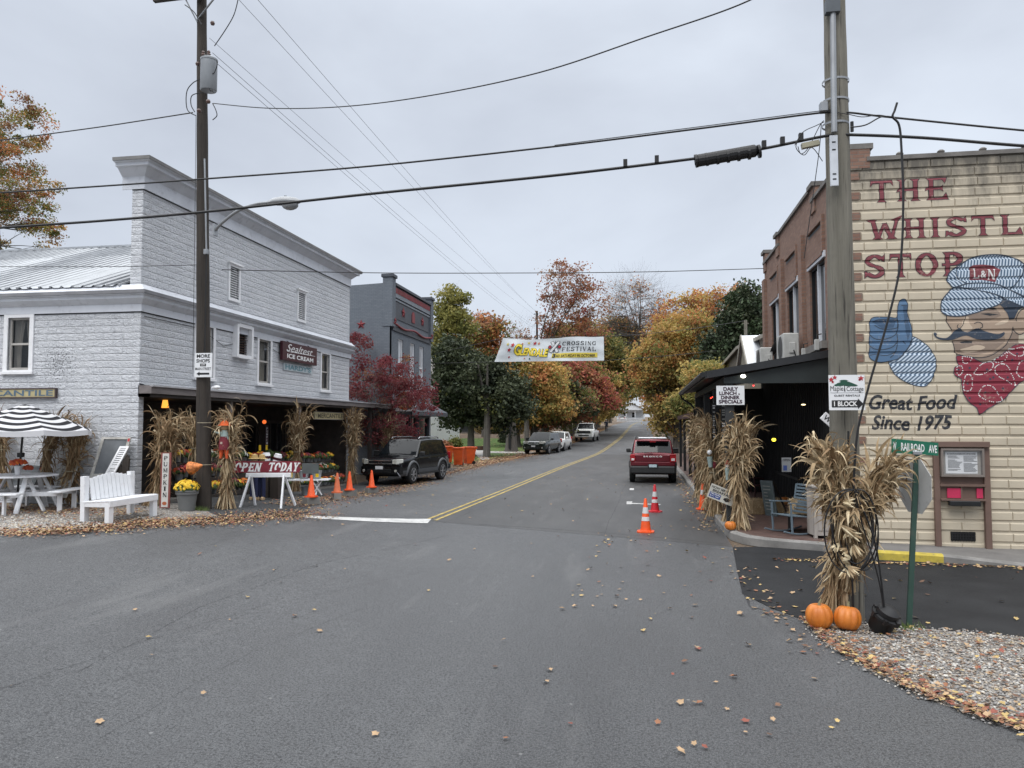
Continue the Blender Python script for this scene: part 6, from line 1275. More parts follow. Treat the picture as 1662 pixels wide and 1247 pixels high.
haybale((2.95,19.6,Zp),.3,'straw bale on the porch floor near the far end'); haybale((3.3,16.45,Zp+.35),-.4,'straw bale behind the whitewashed cabinet and rocking chair',.8)
b=MB(); o=thing('bench','low dark bench under the straw bale on the porch','bench',(3.3,16.45,Zp),-.4); b.box(-.4,-.18,.3,.4,.18,.34,M_DWOOD); b.build('seat',o)
for x in (-.35,.31): b=MB(); b.box(x,-.15,0,x+.04,.15,.3,M_DWOOD); b.build('leg',o)
p=G(1262,820,.15); pumpkin((p.x+.2,p.y,Zp),.13,'dim pumpkin beside the leaning chalk board on the porch',.85)
o,w_,h_=psign('paper_notice','small pale notice hung inside the porch above the straw bale','sign',1269,743,1284,766,17.3,mat('notice_grey',(.22,.23,.24),.7)); b=MB(); put(b,'OPEN',-w_*.4,h_*.75,w_*.4,h_*.9,M_INK,y=-.006); b.box(-w_*.35,-.006,h_*.1,w_*.05,-.004,h_*.45,mat('sign_blue',(.03,.06,.2),.5)); b.build('lettering',o)
# banner over the street
BYn=41.0
bn=thing('festival_banner','long white Glendale Crossing Festival banner hung across the street','banner',PY(890,566,BYn))
TL=PY(817,549,BYn);TR=PY(980,546.5,BYn);BR=PY(980.5,585.5,BYn);BL=PY(802.5,587.5,BYn)
def bnf(u,v,d=0):
    sag=-.16*math.sin(math.pi*min(1,u*1.6))*(v)*(1 if u<.62 else 0)+.03*math.sin(u*19)*v
    tl=TL.lerp(BL,0); p=(BL*(1-u)+BR*u)*(1-v)+(tl*(1-u)+TR*u)*v
    w_=.05*math.sin(u*9+v*5)*(1-u*.7)+.025*math.sin(u*17-v*6)*(1-u*.8)+.01*math.sin((u*3+v*2.2)*6)
    return (p.x,p.y+w_-d,p.z+sag*.6)
V=[];F=[];nu=80;nv=16
for j in range(nv+1):
    for i in range(nu+1): V.append(bnf(i/nu,j/nv))
for j in range(nv):
    for i in range(nu): F.append((j*(nu+1)+i,j*(nu+1)+i+1,(j+1)*(nu+1)+i+1,(j+1)*(nu+1)+i))
b=MB(); b.add(V,F,mat('banner_vinyl',(.6,.64,.66),.5,var=.06,vs=1)); b.build('cloth',bn,world=True,smooth=80)
b=MB(); serif(b,'CROSSING',lambda u,v,d:bnf(.6+u*.325,.66+v*.16,.02+d),M_INK); serif(b,'FESTIVAL',lambda u,v,d:bnf(.6+u*.325,.42+v*.17,.02+d),M_INK)
YB=mat('banner_yellow',(.62,.5,.08),.6); OL=mat('banner_olive',(.1,.12,.01),.6)
b.add([bnf(.52+u*.42,.14+v*.2,.015) for v in (0,1) for u in [i/12 for i in range(13)]],[(i,i+1,i+14,i+13) for i in range(12)],YB)
put(b,'3',0,0,0,0,M_INK,bold=.05,fn=lambda u,v:bnf(.525+u*.03,.15+v*.17,.03)); put(b,'RD SATURDAY IN OCTOBER',0,0,0,0,M_INK,bold=.02,fn=lambda u,v:bnf(.56+u*.36,.17+v*.11,.03)); b.build('lettering',bn,world=True)
b=MB()
for bo,m_,d_,e_ in ((.09,OL,.02,.012),(.03,mat('banner_bright_yellow',(.8,.62,.06),.6),.04,0)):
    for s_,u0_,u1_,h0_ in (('G',.15,.215,.5),('LENDALE',.215,.475,.34)): put(b,s_,0,0,0,0,m_,bold=bo,fn=lambda u,v:bnf(u0_-e_*.5+(u1_-u0_+e_)*u,.3-.3*(u0_-.15+(u1_-u0_)*u)-e_+v*(h0_+e_*2)+.02*math.sin(u*6),d_))
b.build('town_name',bn,world=True)
b=MB(); cxu,cyu=.532,.62
def rl(u0,v0,u1,v1,w_,m_,d_):
    n=Vector((v1-v0)/5.0*1,).to_2d() if False else None
    du,dv=(u1-u0)*5.0,(v1-v0)*1.4; L=math.hypot(du,dv); nu_,nv_=-dv/L*w_/5.0,du/L*w_/1.4
    b.add([bnf(u0+nu_,v0+nv_,d_),bnf(u0-nu_,v0-nv_,d_),bnf(u1-nu_,v1-nv_,d_),bnf(u1+nu_,v1+nv_,d_)],[(0,1,2,3)],m_)
for sgn in (-1,1): rl(cxu-.035,cyu-sgn*.24,cxu+.035,cyu+sgn*.24,.085,M_INK,.02); rl(cxu-.033,cyu-sgn*.225,cxu+.033,cyu+sgn*.225,.06,M_SIGNW,.028)
rl(cxu,cyu-.27,cxu,cyu+.27,.015,M_INK,.018); rl(cxu-.05,cyu,cxu+.05,cyu,.015,M_INK,.018)
for s_ in (-1,1):
    for r_,m_,d_ in ((.028,M_INK,.034),(.02,M_REDP,.04)): b.add([bnf(cxu+s_*.046+r_*math.cos(a)*.62,cyu+r_*3.2*math.sin(a)*.9,d_) for a in [k*math.pi/8 for k in range(16)]],[tuple(range(16))],m_)
b.build('crossing_emblem',bn,world=True)
b=MB()
for u,v,r_,m_ in ((.12,.72,.03,M_REDP),(.1,.5,.028,M_REDP),(.21,.8,.016,mat('leaf_orange_print',(.5,.15,.05),.5)),(.27,.84,.02,YB),(.33,.82,.028,M_REDP),(.37,.8,.02,mat('leaf_orange_print',(.5,.15,.05),.5)),(.07,.74,.02,YB),(.12,.2,.015,M_REDP),(.27,.14,.014,mat('leaf_orange_print',(.5,.15,.05),.5)),(.32,.12,.014,M_FOR)):
    pts=[]
    for k in range(10): a=math.pi/2+k*math.pi/5; q=r_ if k%2==0 else r_*.5; pts.append(bnf(u+q*math.cos(a)*.7,v+q*3.4*math.sin(a),.03))
    b.add(pts,[(0,1,9),(1,2,3),(3,4,5),(5,6,7),(7,8,9),(1,3,5,7,9)],m_)
b.build('printed_leaves',bn,world=True)
b=MB(); b.tube(catmull([TL,(TL+TR)/2+Vector((0,0,.02)),TR,PY(1090,538,38),PX(1209,521,6.4)]),.012,M_CABLE,4); b.tube(catmull([BR,PY(1090,577,38),PX(1163,569,5.0)]),.012,M_CABLE,4); b.tube(catmull([BL,PX(703,590,-11.3)]),.012,M_CABLE,4); b.tube(catmull([TL,PX(703,575,-11.3)]),.012,M_CABLE,4); b.build('rope',bn,world=True)
# ---------------- left-hand props ----------------
M_WP=mat('white_outdoor_paint',(.74,.75,.77),.5,var=.05,vs=4,dirt=(.5,.48,.45),da=.3,bump=.1)
# white bench
bl_=G(137,848); br_=G(217,834); dv=(br_-bl_); ang=math.atan2(dv.y,dv.x)
o=thing('garden_bench','long white painted garden bench with slatted curved back facing the street','bench',bl_,ang)
L=dv.length*.93; b=MB()
for x in (0,L):
    b=MB(); b.bar((x,0,-.02),(x,0.02,.88 if x==0 else .9),.13,.09,M_WP,up=(0,1,0)); b.build('rear_leg',o); b=MB(); b.bar((x,-.52,-.02),(x,-.52,.36),.13,.09,M_WP,up=(0,1,0)); b.build('front_leg',o)
b=MB(); 
for i in range(6): b.box(-.07,-.56+i*.095,.40-.005*i,L+.07,-.56+i*.095+.085,.43-.005*i,M_WP,.006)
b.box(-.065,-.585,.3,L+.065,-.56,.42,M_WP,.004); b.box(-.06,-.55,.3,-.03,-.0,.4,M_WP); b.box(L+.03,-.55,.3,L+.06,0,.4,M_WP); b.build('seat',o)
b=MB(); n=10
for i in range(n): x=.07+(L-.14)*(i+.5)/n; w_=(L-.14)/n*.44; h_=.82+.08*math.sin(math.pi*(i+.5)/n); b.add([(x-w_,-.1,.42),(x+w_,-.1,.42),(x+w_,-.02,h_+.004),(x-w_,-.02,h_),(x-w_,-.075,.42),(x+w_,-.075,.42),(x+w_,.005,h_+.004),(x-w_,.005,h_)],[(0,1,2,3),(7,6,5,4),(0,4,5,1),(1,5,6,2),(2,6,7,3),(3,7,4,0)],M_WP)
b.build('back_slats',o); b=MB(); b.bar((0,.03,.5),(L,.03,.5),.04,.09,M_WP); b.bar((0,.05,.78),(L,.05,.78),.04,.09,M_WP); b.build('back_rail',o)
# picnic table with umbrella
tb=G(26,829); pc=Vector((tb.x,tb.y,tb.z))
o=thing('picnic_table','white octagonal picnic table with attached benches under the striped umbrella','table',pc,.25)
b=MB(); n=8; R_=.78; pts=[(R_*math.cos(math.pi/8+k*math.pi/4),R_*math.sin(math.pi/8+k*math.pi/4)) for k in range(8)]; b.prism(pts,'Z',.74,.775,M_WP); 
for i in range(8): y=-.7+i*.19; b.box(-.6,y,.776,.6,y+.006,.7775,mat('gap_dark',(.25,.25,.25),.8))
b.build('tabletop',o)
for k in range(4):
    a=k*math.pi/2; b=MB(); b.push(rz=a); b.box(-.62,-1.2,.42,.62,-.93,.455,M_WP,.005); b.pop(); b.build('bench_seat',o)
    b=MB(); b.push(rz=a)
    for sx in (-.32,.32): b.bar((sx,-1.05,0),(sx,-1.05,.42),.09,.04,M_WP); b.bar((sx,-1.1,.38),(sx,-.0,.38),.04,.09,M_WP); b.bar((sx+.05,-.72,.0),(sx+.05,-.35,.74),.09,.04,M_WP)
    b.pop(); b.build('leg_frame',o)
# umbrella
top=PY(41,656,pc.y); rim=PY(134,698,pc.y).z; Ru=(PY(134,698,pc.y).x-top.x)*.96
def m_ring():
    t=NT('striped_canvas'); p=t.obj(); x=t.n('ShaderNodeSeparateXYZ'); t.l(p,x.inputs[0]); rr=t.math('SQRT',t.math('ADD',t.math('POWER',t.math('SUBTRACT',x.outputs[0],top.x-pc.x),2),t.math('POWER',t.math('SUBTRACT',x.outputs[1],top.y-pc.y),2))); w=t.math('SINE',t.math('ADD',t.math('MULTIPLY',rr,2*math.pi*6/Ru),-6.44)); c=t.mix(t.ramp(t.math('ADD',t.math('MULTIPLY',w,.5),.5),[(.47,0),(.53,1)]),(.7,.7,.72),(.015,.015,.02)); t.col(c); t.set(Roughness=.8)
    tr=t.n('ShaderNodeBsdfTranslucent'); t.l(c,tr.inputs[0]); ms=t.n('ShaderNodeMixShader'); ms.inputs[0].default_value=.25; t.l(t.b.outputs[0],ms.inputs[1]); t.l(tr.outputs[0],ms.inputs[2]); t.l(ms.outputs[0],t.out.inputs[0]); return t.m
M_RING=m_ring()
u=thing('patio_umbrella','open patio umbrella with black and white stripes over the white picnic table','umbrella',pc)
hz_=top.z-pc.z; rz_=rim-pc.z; lean=Vector((top.x-pc.x,top.y-pc.y,0))
V=[];F=[];N=8;SB=8;M_=10
for j in range(M_+1):
    f=j/M_
    for i in range(N*SB):
        a=2*math.pi*i/(N*SB)+.2; q=(i%SB)/SB; rr=f*Ru*(1-.075*math.sin(math.pi*q)); z=hz_-(hz_-rz_)*(f**1.12)-.03*math.sin(math.pi*q)*f; V.append((lean.x+rr*math.cos(a),lean.y+rr*math.sin(a),z))
for i in range(N*SB):
    a=2*math.pi*i/(N*SB)+.2; q=(i%SB)/SB; rr=Ru*(1-.075*math.sin(math.pi*q)); V.append((lean.x+rr*math.cos(a)*1.005,lean.y+rr*math.sin(a)*1.005,rz_-.11-.03*math.sin(math.pi*q)))
n=N*SB
for j in range(M_+1):
    for i in range(n): F.append((j*n+i,(j+1)*n+i,(j+1)*n+(i+1)%n,j*n+(i+1)%n))
b=MB(); b.add(V,F,M_RING); b.build('canopy',u,smooth=25)
b=MB(); b.tube([(0,0,0),(lean.x,lean.y,hz_-.02)],.022,M_BLACK,8); b.build('pole',u); b=MB(); b.box(-.05+lean.x*.45,-.05,1.15,.07+lean.x*.45,.05,1.25,M_BLACK,.01); b.build('crank',u)
for i in range(8): b=MB(); a=2*math.pi*i/8+.2; b.bar((lean.x,lean.y,hz_-.06),(lean.x+Ru*.98*math.cos(a),lean.y+Ru*.98*math.sin(a),rz_+.0),.015,.012,M_BLACK); b.build('rib',u)
# flowers
def florets(b,c,R_,n,cols,size,flat=.6,seed=0,ext=1.0):
    rg=random.Random(seed)
    for i in range(n):
        a=rg.uniform(0,6.283); t=math.acos(rg.uniform(.0,1)); d=Vector((math.sin(t)*math.cos(a),math.sin(t)*math.sin(a),math.cos(t)*flat)); p=Vector(c)+d*R_*rg.uniform(.85,1.08); m=cols[0] if rg.random()<.7 else rg.choice(cols)
        nrm=(d+Vector((rg.uniform(-.4,.4),)*3)).normalized(); x=nrm.orthogonal().normalized(); y=nrm.cross(x); s=size*rg.uniform(.7,1.2); k=7; V=[p+nrm*s*.35]+[p+(x*math.cos(q*6.283/k)+y*math.sin(q*6.283/k))*s*(1 if q%1==0 else .6) for q in range(k)]
        b.add(V,[(0,1+q,1+(q+1)%k) for q in range(k)],m)
FY=mat('flower_yellow',(.7,.45,.03),.6,var=.2,vs=9); FO=mat('flower_orange',(.6,.16,.02),.6,var=.3,vs=9); FR=mat('flower_rust',(.35,.05,.015),.6,var=.3,vs=9); FG=mat('leaf_green',(.05,.08,.02),.7,var=.3,vs=9); FP=mat('flower_burgundy',(.16,.015,.03),.6,var=.3)
o=thing('flower_vase','white jug of orange-red flowers on the white picnic table','vase',pc+Vector((.1,-.1,.778))); b=MB(); b.lathe([(.0,0),(.05,0),(.06,.1),(.075,.19),(.068,.19),(.05,.02),(0,.02)],M_WHITE,16); b.build('jug',o,smooth=50); b=MB(); florets(b,(0,0,.24),.17,140,[mat('flower_coral',(.5,.07,.02),.6,var=.2),FO],.035,.5,3); florets(b,(.2,.05,.12),.1,60,[FR],.03,.8,5); b.build('flowers',o)
# wall stock: shutters, screens
def shutter(px0,px1,py0,py1,Yp,label,lean_=0.0,dx=0,m=None,group='old louvred shutters leaning on the store wall'):
    a=PY(px0,py1,Yp);c=PY(px1,py0,Yp); w_=c.x-a.x; h_=c.z-a.z; o=thing('shutter',label,'shutter',(a.x,Yp,a.z),0,group); m=m or M_WHITE
    sh=lambda x,y,z:(x+dx*z/h_,y+lean_*z/h_,z); b=MB(); t=.045
    def bx(x0,z0,x1,z1,d=.03):
        P=[sh(x,y,z) for z in (z0,z1) for (x,y) in ((x0,-d),(x1,-d),(x1,0),(x0,0))]; b.add(P,[(0,3,2,1),(4,5,6,7),(0,1,5,4),(1,2,6,5),(2,3,7,6),(3,0,4,7)],m)
    bx(0,0,t,h_); bx(w_-t,0,w_,h_); bx(t,0,w_-t,t); bx(t,h_-t,w_-t,h_); bx(t,h_*.5-t/2,w_-t,h_*.5+t/2); b.build('frame',o)
    b=MB(); n=int(h_/.05)
    for i in range(n):
        z=t+(h_-2*t)*(i+.5)/n; P=[sh(t,-.028,z-.014),sh(w_-t,-.028,z-.014),sh(w_-t,-.004,z+.016),sh(t,-.004,z+.016)]; b.add(P,[(0,1,2,3)],m)
    b.build('louvres',o); b=MB(); b.add([sh(t,-.001,t),sh(w_-t,-.001,t),sh(w_-t,-.001,h_-t),sh(t,-.001,h_-t)],[(0,1,2,3)],mat('shutter_shadow',(.15,.15,.15),.8)); b.build('louvre_shade',o); return o  # dark sheet behind the slats paints the shade between louvres
M_OLDW=mat('old_white_wood',(.42,.41,.38),.7,var=.2,vs=5,dirt=(.2,.18,.15),da=.6)
yw=SY0-.16
shutter(82,99,751,808,yw-.3,'old cream shutter standing left of the leaning pair beside the corn arch',.25,.1,M_OLDW); shutter(98,110,757,808,yw-.32,'narrow old shutter touching the corn arch',.25,.08,M_OLDW)
shutter(159,176,725,792,yw-.45,'tall white shutter leaning askew against the window screen',.35,.28,M_WHITE)
def screen(px0,px1,py0,py1,Yp,label,dx=.1,m=M_OLDW,rails=(.38,),panel=None):
    a=PY(px0,py1,Yp);c=PY(px1,py0,Yp); w_=c.x-a.x-dx; h_=c.z-a.z; o=thing('window_screen',label,'window frame',(a.x,Yp,a.z)); b=MB(); t=.07
    sh=lambda x,y,z:(x+dx*z/h_,y+.3*z/h_,z)
    def bx(x0,z0,x1,z1):
        P=[sh(x,y,z) for z in (z0,z1) for (x,y) in ((x0,-.03),(x1,-.03),(x1,0),(x0,0))]; b.add(P,[(0,3,2,1),(4,5,6,7),(0,1,5,4),(1,2,6,5),(2,3,7,6),(3,0,4,7)],m)
    bx(0,0,t,h_); bx(w_-t,0,w_,h_); bx(t,0,w_-t,t); bx(t,h_-t*.7,w_-t,h_)
    for r in rails: bx(t,h_*r,w_-t,h_*r+.05)
    b.build('frame',o); b=MB(); b.add([sh(t,-.01,t),sh(w_-t,-.01,t),sh(w_-t,-.01,h_-t*.7),sh(t,-.01,h_-t*.7)],[(0,1,2,3)],panel or mat('screen_mesh',(.13,.14,.15),.6,var=.2)); b.build('mesh',o)
    b=MB(); b.add([sh(w_-.06,-.034,h_-.1),sh(w_-.01,-.034,h_-.1),sh(w_-.01,-.034,h_-.03),sh(w_-.06,-.034,h_-.03)],[(0,1,2,3)],mat('price_tag_red',(.5,.05,.05),.5)); b.build('price_tag',o); return o
screen(135,200,710,812,yw-.28,'large old window screen frame leaning on the side wall',.22)
screen(103,116,722,760,yw-.2,'small tall window frame leaning behind the corn arch',.08,M_OLDW,())
screen(0,56,757,805,yw-.2,'grey window sash leaning on the wall behind the picnic table',.1,mat('sash_grey',(.12,.13,.13),.6),(.5,))
screen(143,153,770,800,yw-.5,'short painted frame leaning beside the white bench',.05,M_OLDW,(),)
for i,(x0,x1,y0_,lab) in enumerate(((184,196,752,'rough grey board leaning on the side wall'),(196,208,738,'rough pointed grey picket leaning nearest the store corner'))):
    a=PY(x0,800,yw-.2);c=PY(x1,y0_,yw-.2); o=MB(); o.prism([(a.x,a.z),(c.x,a.z),(c.x+.06,c.z-.1),((a.x+c.x)/2+.08,c.z),(a.x+.06,c.z-.15)],'Y',yw-.25,yw-.2,M_POLED); o=o.build('picket'); tag(o,lab,'board','weathered boards leaning on the store wall')
# corn on the side wall: arch and far-left bundle
sh_=lambda px,py,Yp=SY0-.3: PY(px,py,Yp)
g='corn stalks hung on the store side wall'
shock('dark corn shock standing to the ground under the right end of the striped umbrella',sh_(112,806),sh_(116,765),sh_(131,690),.16,.24,24,200,41,1.0,1.0,(3,1,6),group=g,back=SY0-.06)
shock('dark corn bundle hung on the wall behind the striped umbrella',sh_(76,800),sh_(78,730),sh_(104,680),.14,.24,22,170,42,1.0,1.0,(3,1,6),group=g,back=SY0-.06)
shock('dark corn bundle at the left frame edge behind the umbrella',sh_(4,790),sh_(2,730),sh_(-6,690),.18,.24,20,150,43,1.0,1.0,(3,1,6),group=g,back=SY0-.06)
# store porch shocks
g='corn shocks tied to the store porch posts'
def gs(px,py,dz=0): return G(px,py)+Vector((0,0,dz))
def shockpx(label,bpx,bpy,tpx,tpy,seed,n,rbm=.25,rtm=.4,tone=(5,3,3),tie=.5,lean_=0):
    b0=G(bpx,bpy)
    if b0.x<-11.1: b0=PX(bpx,bpy,-11.1); b0.z=gz(b0.x,b0.y)
    yy=b0.y; t=PY(tpx,tpy+14,yy); ti=b0.lerp(t,tie); return shock(label,b0,ti,t,rbm,rtm,28,n,seed,1.0,1.0,tone,group=g)
shockpx('broad dark corn shock beside the pumpkin sign nearest the store corner',250,812,275,664,51,380,.3,.42,(3,1,5))
shock('corn bundle hanging high on the store porch just left of the dark pole',PY(322,760,17.3),PY(318,728,17.3),PY(316,682,17.3),.1,.3,18,150,52,1.0,1.0,(6,4,1),group=g)
shockpx('corn shock right of the dark pole carrying the orange-hatted doll',366,826,372,662,53,400,.3,.3,(5,3,3),.5)
shockpx('corn shock behind the OPEN TODAY board in the middle of the porch',478,792,486,656,54,330,.25,.36,(4,2,5))
shockpx('corn shock on the porch post just left of the parked black SUV',570,786,574,654,55,360,.28,.4,(4,2,5))
shockpx('corn shock at the far porch post behind the parked black SUV',622,776,630,664,56,260,.25,.36,(4,2,5))
# pumpkin sign
pb_=PY(267,815,15.7); pb_.z=.46; a=PY(260,812,pb_.y); c=PY(275,733,pb_.y)
o=thing('pumpkin_sign','tall narrow white and red sign spelling PUMPKIN by the store porch','sign',(pb_.x,pb_.y,pb_.z)); w_=.2; h_=1.22
sh=lambda x,z,y=-.004:(x-.07*z/h_,y+.1*z,z)
b=MB(); P=[sh(x,z,y) for z in (0,h_) for (x,y) in ((-w_/2-.02,0),(w_/2+.02,0),(w_/2+.02,.03),(-w_/2-.02,.03))]; b.add(P,[(0,3,2,1),(4,5,6,7),(0,1,5,4),(1,2,6,5),(2,3,7,6),(3,0,4,7)],mat('brick_red_trim',(.2,.06,.05),.7)); b.build('backboard',o)
b=MB(); b.add([sh(-w_/2+.02,.02),sh(w_/2-.02,.02),sh(w_/2-.02,h_-.02),sh(-w_/2+.02,h_-.02)],[(0,1,2,3)],mat('chalky_white',(.5,.49,.46),.7,var=.1)); b.build('face',o)
b=MB()
for i,ch in enumerate('PUMPKIN'):
    z=h_-.17-i*.135; serif(b,ch,lambda u,v,d:sh(-.055+u*.11,z+v*.095,-.008-d),M_INK)
b.add([sh(.05*math.cos(t_)*1.1,.1+.04*math.sin(t_),-.008) for t_ in [k*.5236 for k in range(12)]],[tuple(range(12))],mat('faded_orange',(.35,.1,.04),.7)); b.build('lettering',o)
# pot of mums
def potmum(loc,r,h_,label,cols,potm,seed=0,size=.03,n=260):
    o=thing('flower_pot',label,'flower pot',loc,0,'potted chrysanthemums'); b=MB(); b.lathe([(0,0),(r*.68,0),(r*.9,h_*.78),(r*1.0,h_*.8),(r*1.02,h_*.88),(r*.97,h_*.9),(r*1.04,h_*.93),(r*1.04,h_),(r*.9,h_),(r*.88,h_*.9),(0,h_*.88)],potm,28); b.build('pot',o,smooth=35)
    b=MB(); rg=random.Random(seed); florets(b,(0,0,h_),r*1.02,int(n*.6),[FG],size*1.1,.65,seed+9); b.build('foliage',o); b=MB(); florets(b,(-.04*r,0,h_+.02),r*1.08,n,cols,size,.75,seed); b.build('flowers',o); return o
M_POT=mat('grey_plastic_pot',(.14,.145,.145),.5,var=.1)
pp=G(303,829); potmum(pp,.24,.46,'large grey pot of yellow and orange mums in front of the dark pole',[FY,FY,FO],M_POT,1,.032,330)
o=thing('leaf_cone','orange autumn leaf patterned cone hat stuck to the dark pole above the mum pot','decoration',PY(318,758,pp.y-.0)); b=MB(); b.push((0,0,0),ry=R(78),rx=R(10)); b.lathe([(.15,-.14),(.1,.0),(.03,.16),(0,.19)],mat('leaf_print',(.5,.17,.05),.7,var=.7,vs=14),16); b.pop(); b.build('cone',o,smooth=50); b=MB(); florets(b,(-.2,0,-.02),.08,30,[mat('red_cloth',(.35,.03,.03),.8)],.03,.8,4); b.build('leaves',o)
# doll on the shock
p=PY(366,715,16.35); o=thing('doll','small scarecrow doll with orange hat and maroon overalls on the corn shock','doll',(p.x,16.3,p.z-.05))
b=MB(); b.tube([(0,0,.28),(0,0,.12),(0,0,-.1)],[.06,.1,.11],mat('sage_cloth',(.3,.38,.36),.8),10); b.build('shirt',o,smooth=60); b=MB(); b.tube([(0,-.01,.14),(0,-.01,0),(0,-.01,-.16)],[.09,.115,.12],mat('maroon_cloth',(.09,.015,.03),.8),10); b.box(-.025,-.135,-.03,.025,-.125,.02,mat('patch_tan',(.4,.3,.25),.8)); b.build('overalls',o,smooth=60)
b=MB(); 
for s_ in (-.05,.05): b.tube([(s_,0,-.14),(s_*1.6,-.01,-.36)],[.055,.03],mat('orange_cloth',(.6,.1,.03),.8),8)
b.build('trousers',o,smooth=60); b=MB(); b.sph((0,0,.36),.085,mat('burlap',(.42,.3,.18),.9),12); b.build('head',o,smooth=60); b=MB(); b.lathe([(.15,.39),(.1,.41),(.09,.46),(.04,.5),(0,.51)],mat('orange_felt',(.65,.12,.03),.8),14); b.build('hat',o,smooth=40); b=MB(); b.tube([(-.02,0,.22),(-.12,-.02,.22),(-.24,-.02,.25)],[.035,.03,.02],mat('sage_cloth',(.3,.38,.36),.8),8); b.build('arm',o)
# OPEN TODAY sign and sawhorse
s0=G(379,823); s1=G(446,826); c_=(s0+s1)/2; W_=(s1-s0).length; rz=math.atan2(s1.y-s0.y,s1.x-s0.x)*.6
top_z=PY(424,769,c_.y).z-c_.z
o=thing('sawhorse','white painted wooden sawhorse carrying the OPEN TODAY board','sawhorse',(c_.x+.16,c_.y+.25,c_.z),rz)
b=MB(); b.box(-W_*.5,-.05,top_z-.1,W_*.5+.12,.05,top_z,M_WP,.004); b.build('beam',o)
for sx,dx in ((-1,-.12),(1,.05)):
    for sy in (-1,1): b=MB(); b.bar((sx*W_*.42+.03,sy*.04,top_z-.06),(sx*W_*.42+dx+(.2 if sy>0 else -.02),sy*.3,-.02+(.02 if sy>0 else 0)),.085,.04,M_WP,up=(1,0,0)); b.build('leg',o)
a=PY(372,768,c_.y+.1);c=PY(477,768,c_.y+.1); zt_=PY(424,749,c_.y+.1).z; zb_=PY(424,768,c_.y+.1).z; w_=c.x-a.x; h_=zt_-zb_
o2=thing('open_sign','maroon wooden arrow board lettered OPEN TODAY in white','sign',(a.x,c_.y+.2,c_.z+top_z+.002),rz)
b=MB(); b.prism([(0,0),(w_*.97,-.005),(w_,h_*.3),(w_*.965,h_*.5),(w_,h_*.75),(w_*.97,h_*.96),(.03,h_*1.0),(0,h_*.75),(.035,h_*.5),(0,h_*.3)],'Y',-.02,.0,mat('maroon_board',(.2,.02,.035),.6,var=.15)); b.build('board',o2)
b=MB(); 
for s,u0,u1 in (('OPEN',.05,.42),('TODAY',.53,.96)):
    for off,d_ in ((.045,.0),): serif(b,s,lambda u,v,d:((u0+u*(u1-u0)+.03*v-.01)*w_,-.024-d,h_*(.14+v*.7-.03*u)),M_INKW,outline=off,asp=(u1-u0)*w_/(h_*.7))
b.build('lettering',o2)
b=MB(); b.box(0,0,0,.42,.02,h_*.9,mat('slate_board',(.08,.09,.09),.7)); x=b.build('slate_board'); x.location=(c.x+.02,c_.y+.5,c_.z+top_z-.02); tag(x,'plain dark slate board showing beyond the right end of the OPEN TODAY board','board')
# buckets on a white cross-legged table
tbl=G(483,806)+Vector((0,.6,0)); o=thing('folding_table','low white cross-legged table holding galvanised buckets behind the sawhorse','table',(tbl.x-.2,tbl.y,tbl.z),.25)
b=MB(); 
for i in range(5): b.box(-.85,-.3+i*.12,.42,.85,-.3+i*.12+.1,.45,M_WP)
b.build('tabletop',o)
for sx in (-.6,.5): 
    b=MB(); b.bar((sx,-.3,0),(sx+.0,.3,.42),.05,.03,M_WP,up=(1,0,0)); b.bar((sx+.04,.3,0),(sx+.04,-.3,.42),.05,.03,M_WP,up=(1,0,0)); b.bar((sx-.12,-.2,0),(sx+.16,-.22,.42),.04,.03,M_WP); b.bar((sx+.16,-.2,0),(sx-.12,-.22,.42),.04,.03,M_WP); b.build('cross_leg',o)
bucket=None
M_TAG=mat('yellow_tag',(.75,.5,.02),.5)
def mkbucket(loc,label,tagc=None,r=.15,h_=.24):
    o=thing('bucket',label,'bucket',loc,0,'galvanised buckets for sale'); b=MB(); b.lathe([(0,0),(r*.75,0),(r*.8,h_*.3),(r*.82,h_*.31),(r,h_),(r*1.04,h_+.01),(r*.96,h_),(r*.74,.02),(0,.02)],mat('galvanised_bucket',(.3,.32,.33),.45,.35,var=.2,vs=6),24); b.build('pail',o,smooth=35)
    b=MB(); b.tube([(r*math.cos(a)*1.02,-r*.2,h_-.02-abs(math.sin(a))*.1) for a in [k*math.pi/8 for k in range(9)]],.004,M_METAL,5); b.build('handle',o)
    if tagc: b=MB(); b.box(r*.2,-r*1.05,h_*.25,r*.85,-r*1.04,h_*.95,tagc); b.build('price_tag',o)
    return o
for i,(dx,dy,tg,lab) in enumerate(((-.62,0,None,'galvanised bucket at the left end of the white cross-legged table'),(-.28,.02,M_TAG,'second bucket from the left on the white table with a yellow tag'),(.1,.0,mat('maroon_cloth',(.09,.015,.03),.8),'third bucket on the white table with a maroon cloth'),(.45,.02,M_TAG,'bucket with yellow tag at the right end of the white table'))):
    mkbucket((tbl.x-.2+dx,tbl.y+dy+dx*.25,tbl.z+.452),lab,tg)
p=G(497,804); mkbucket(p,'galvanised bucket on the asphalt just behind the nearest left cone',None,.16,.26); p=G(513,799); mkbucket(p,'galvanised bucket on the asphalt right of the bucket behind the nearest left cone',None,.14,.24)
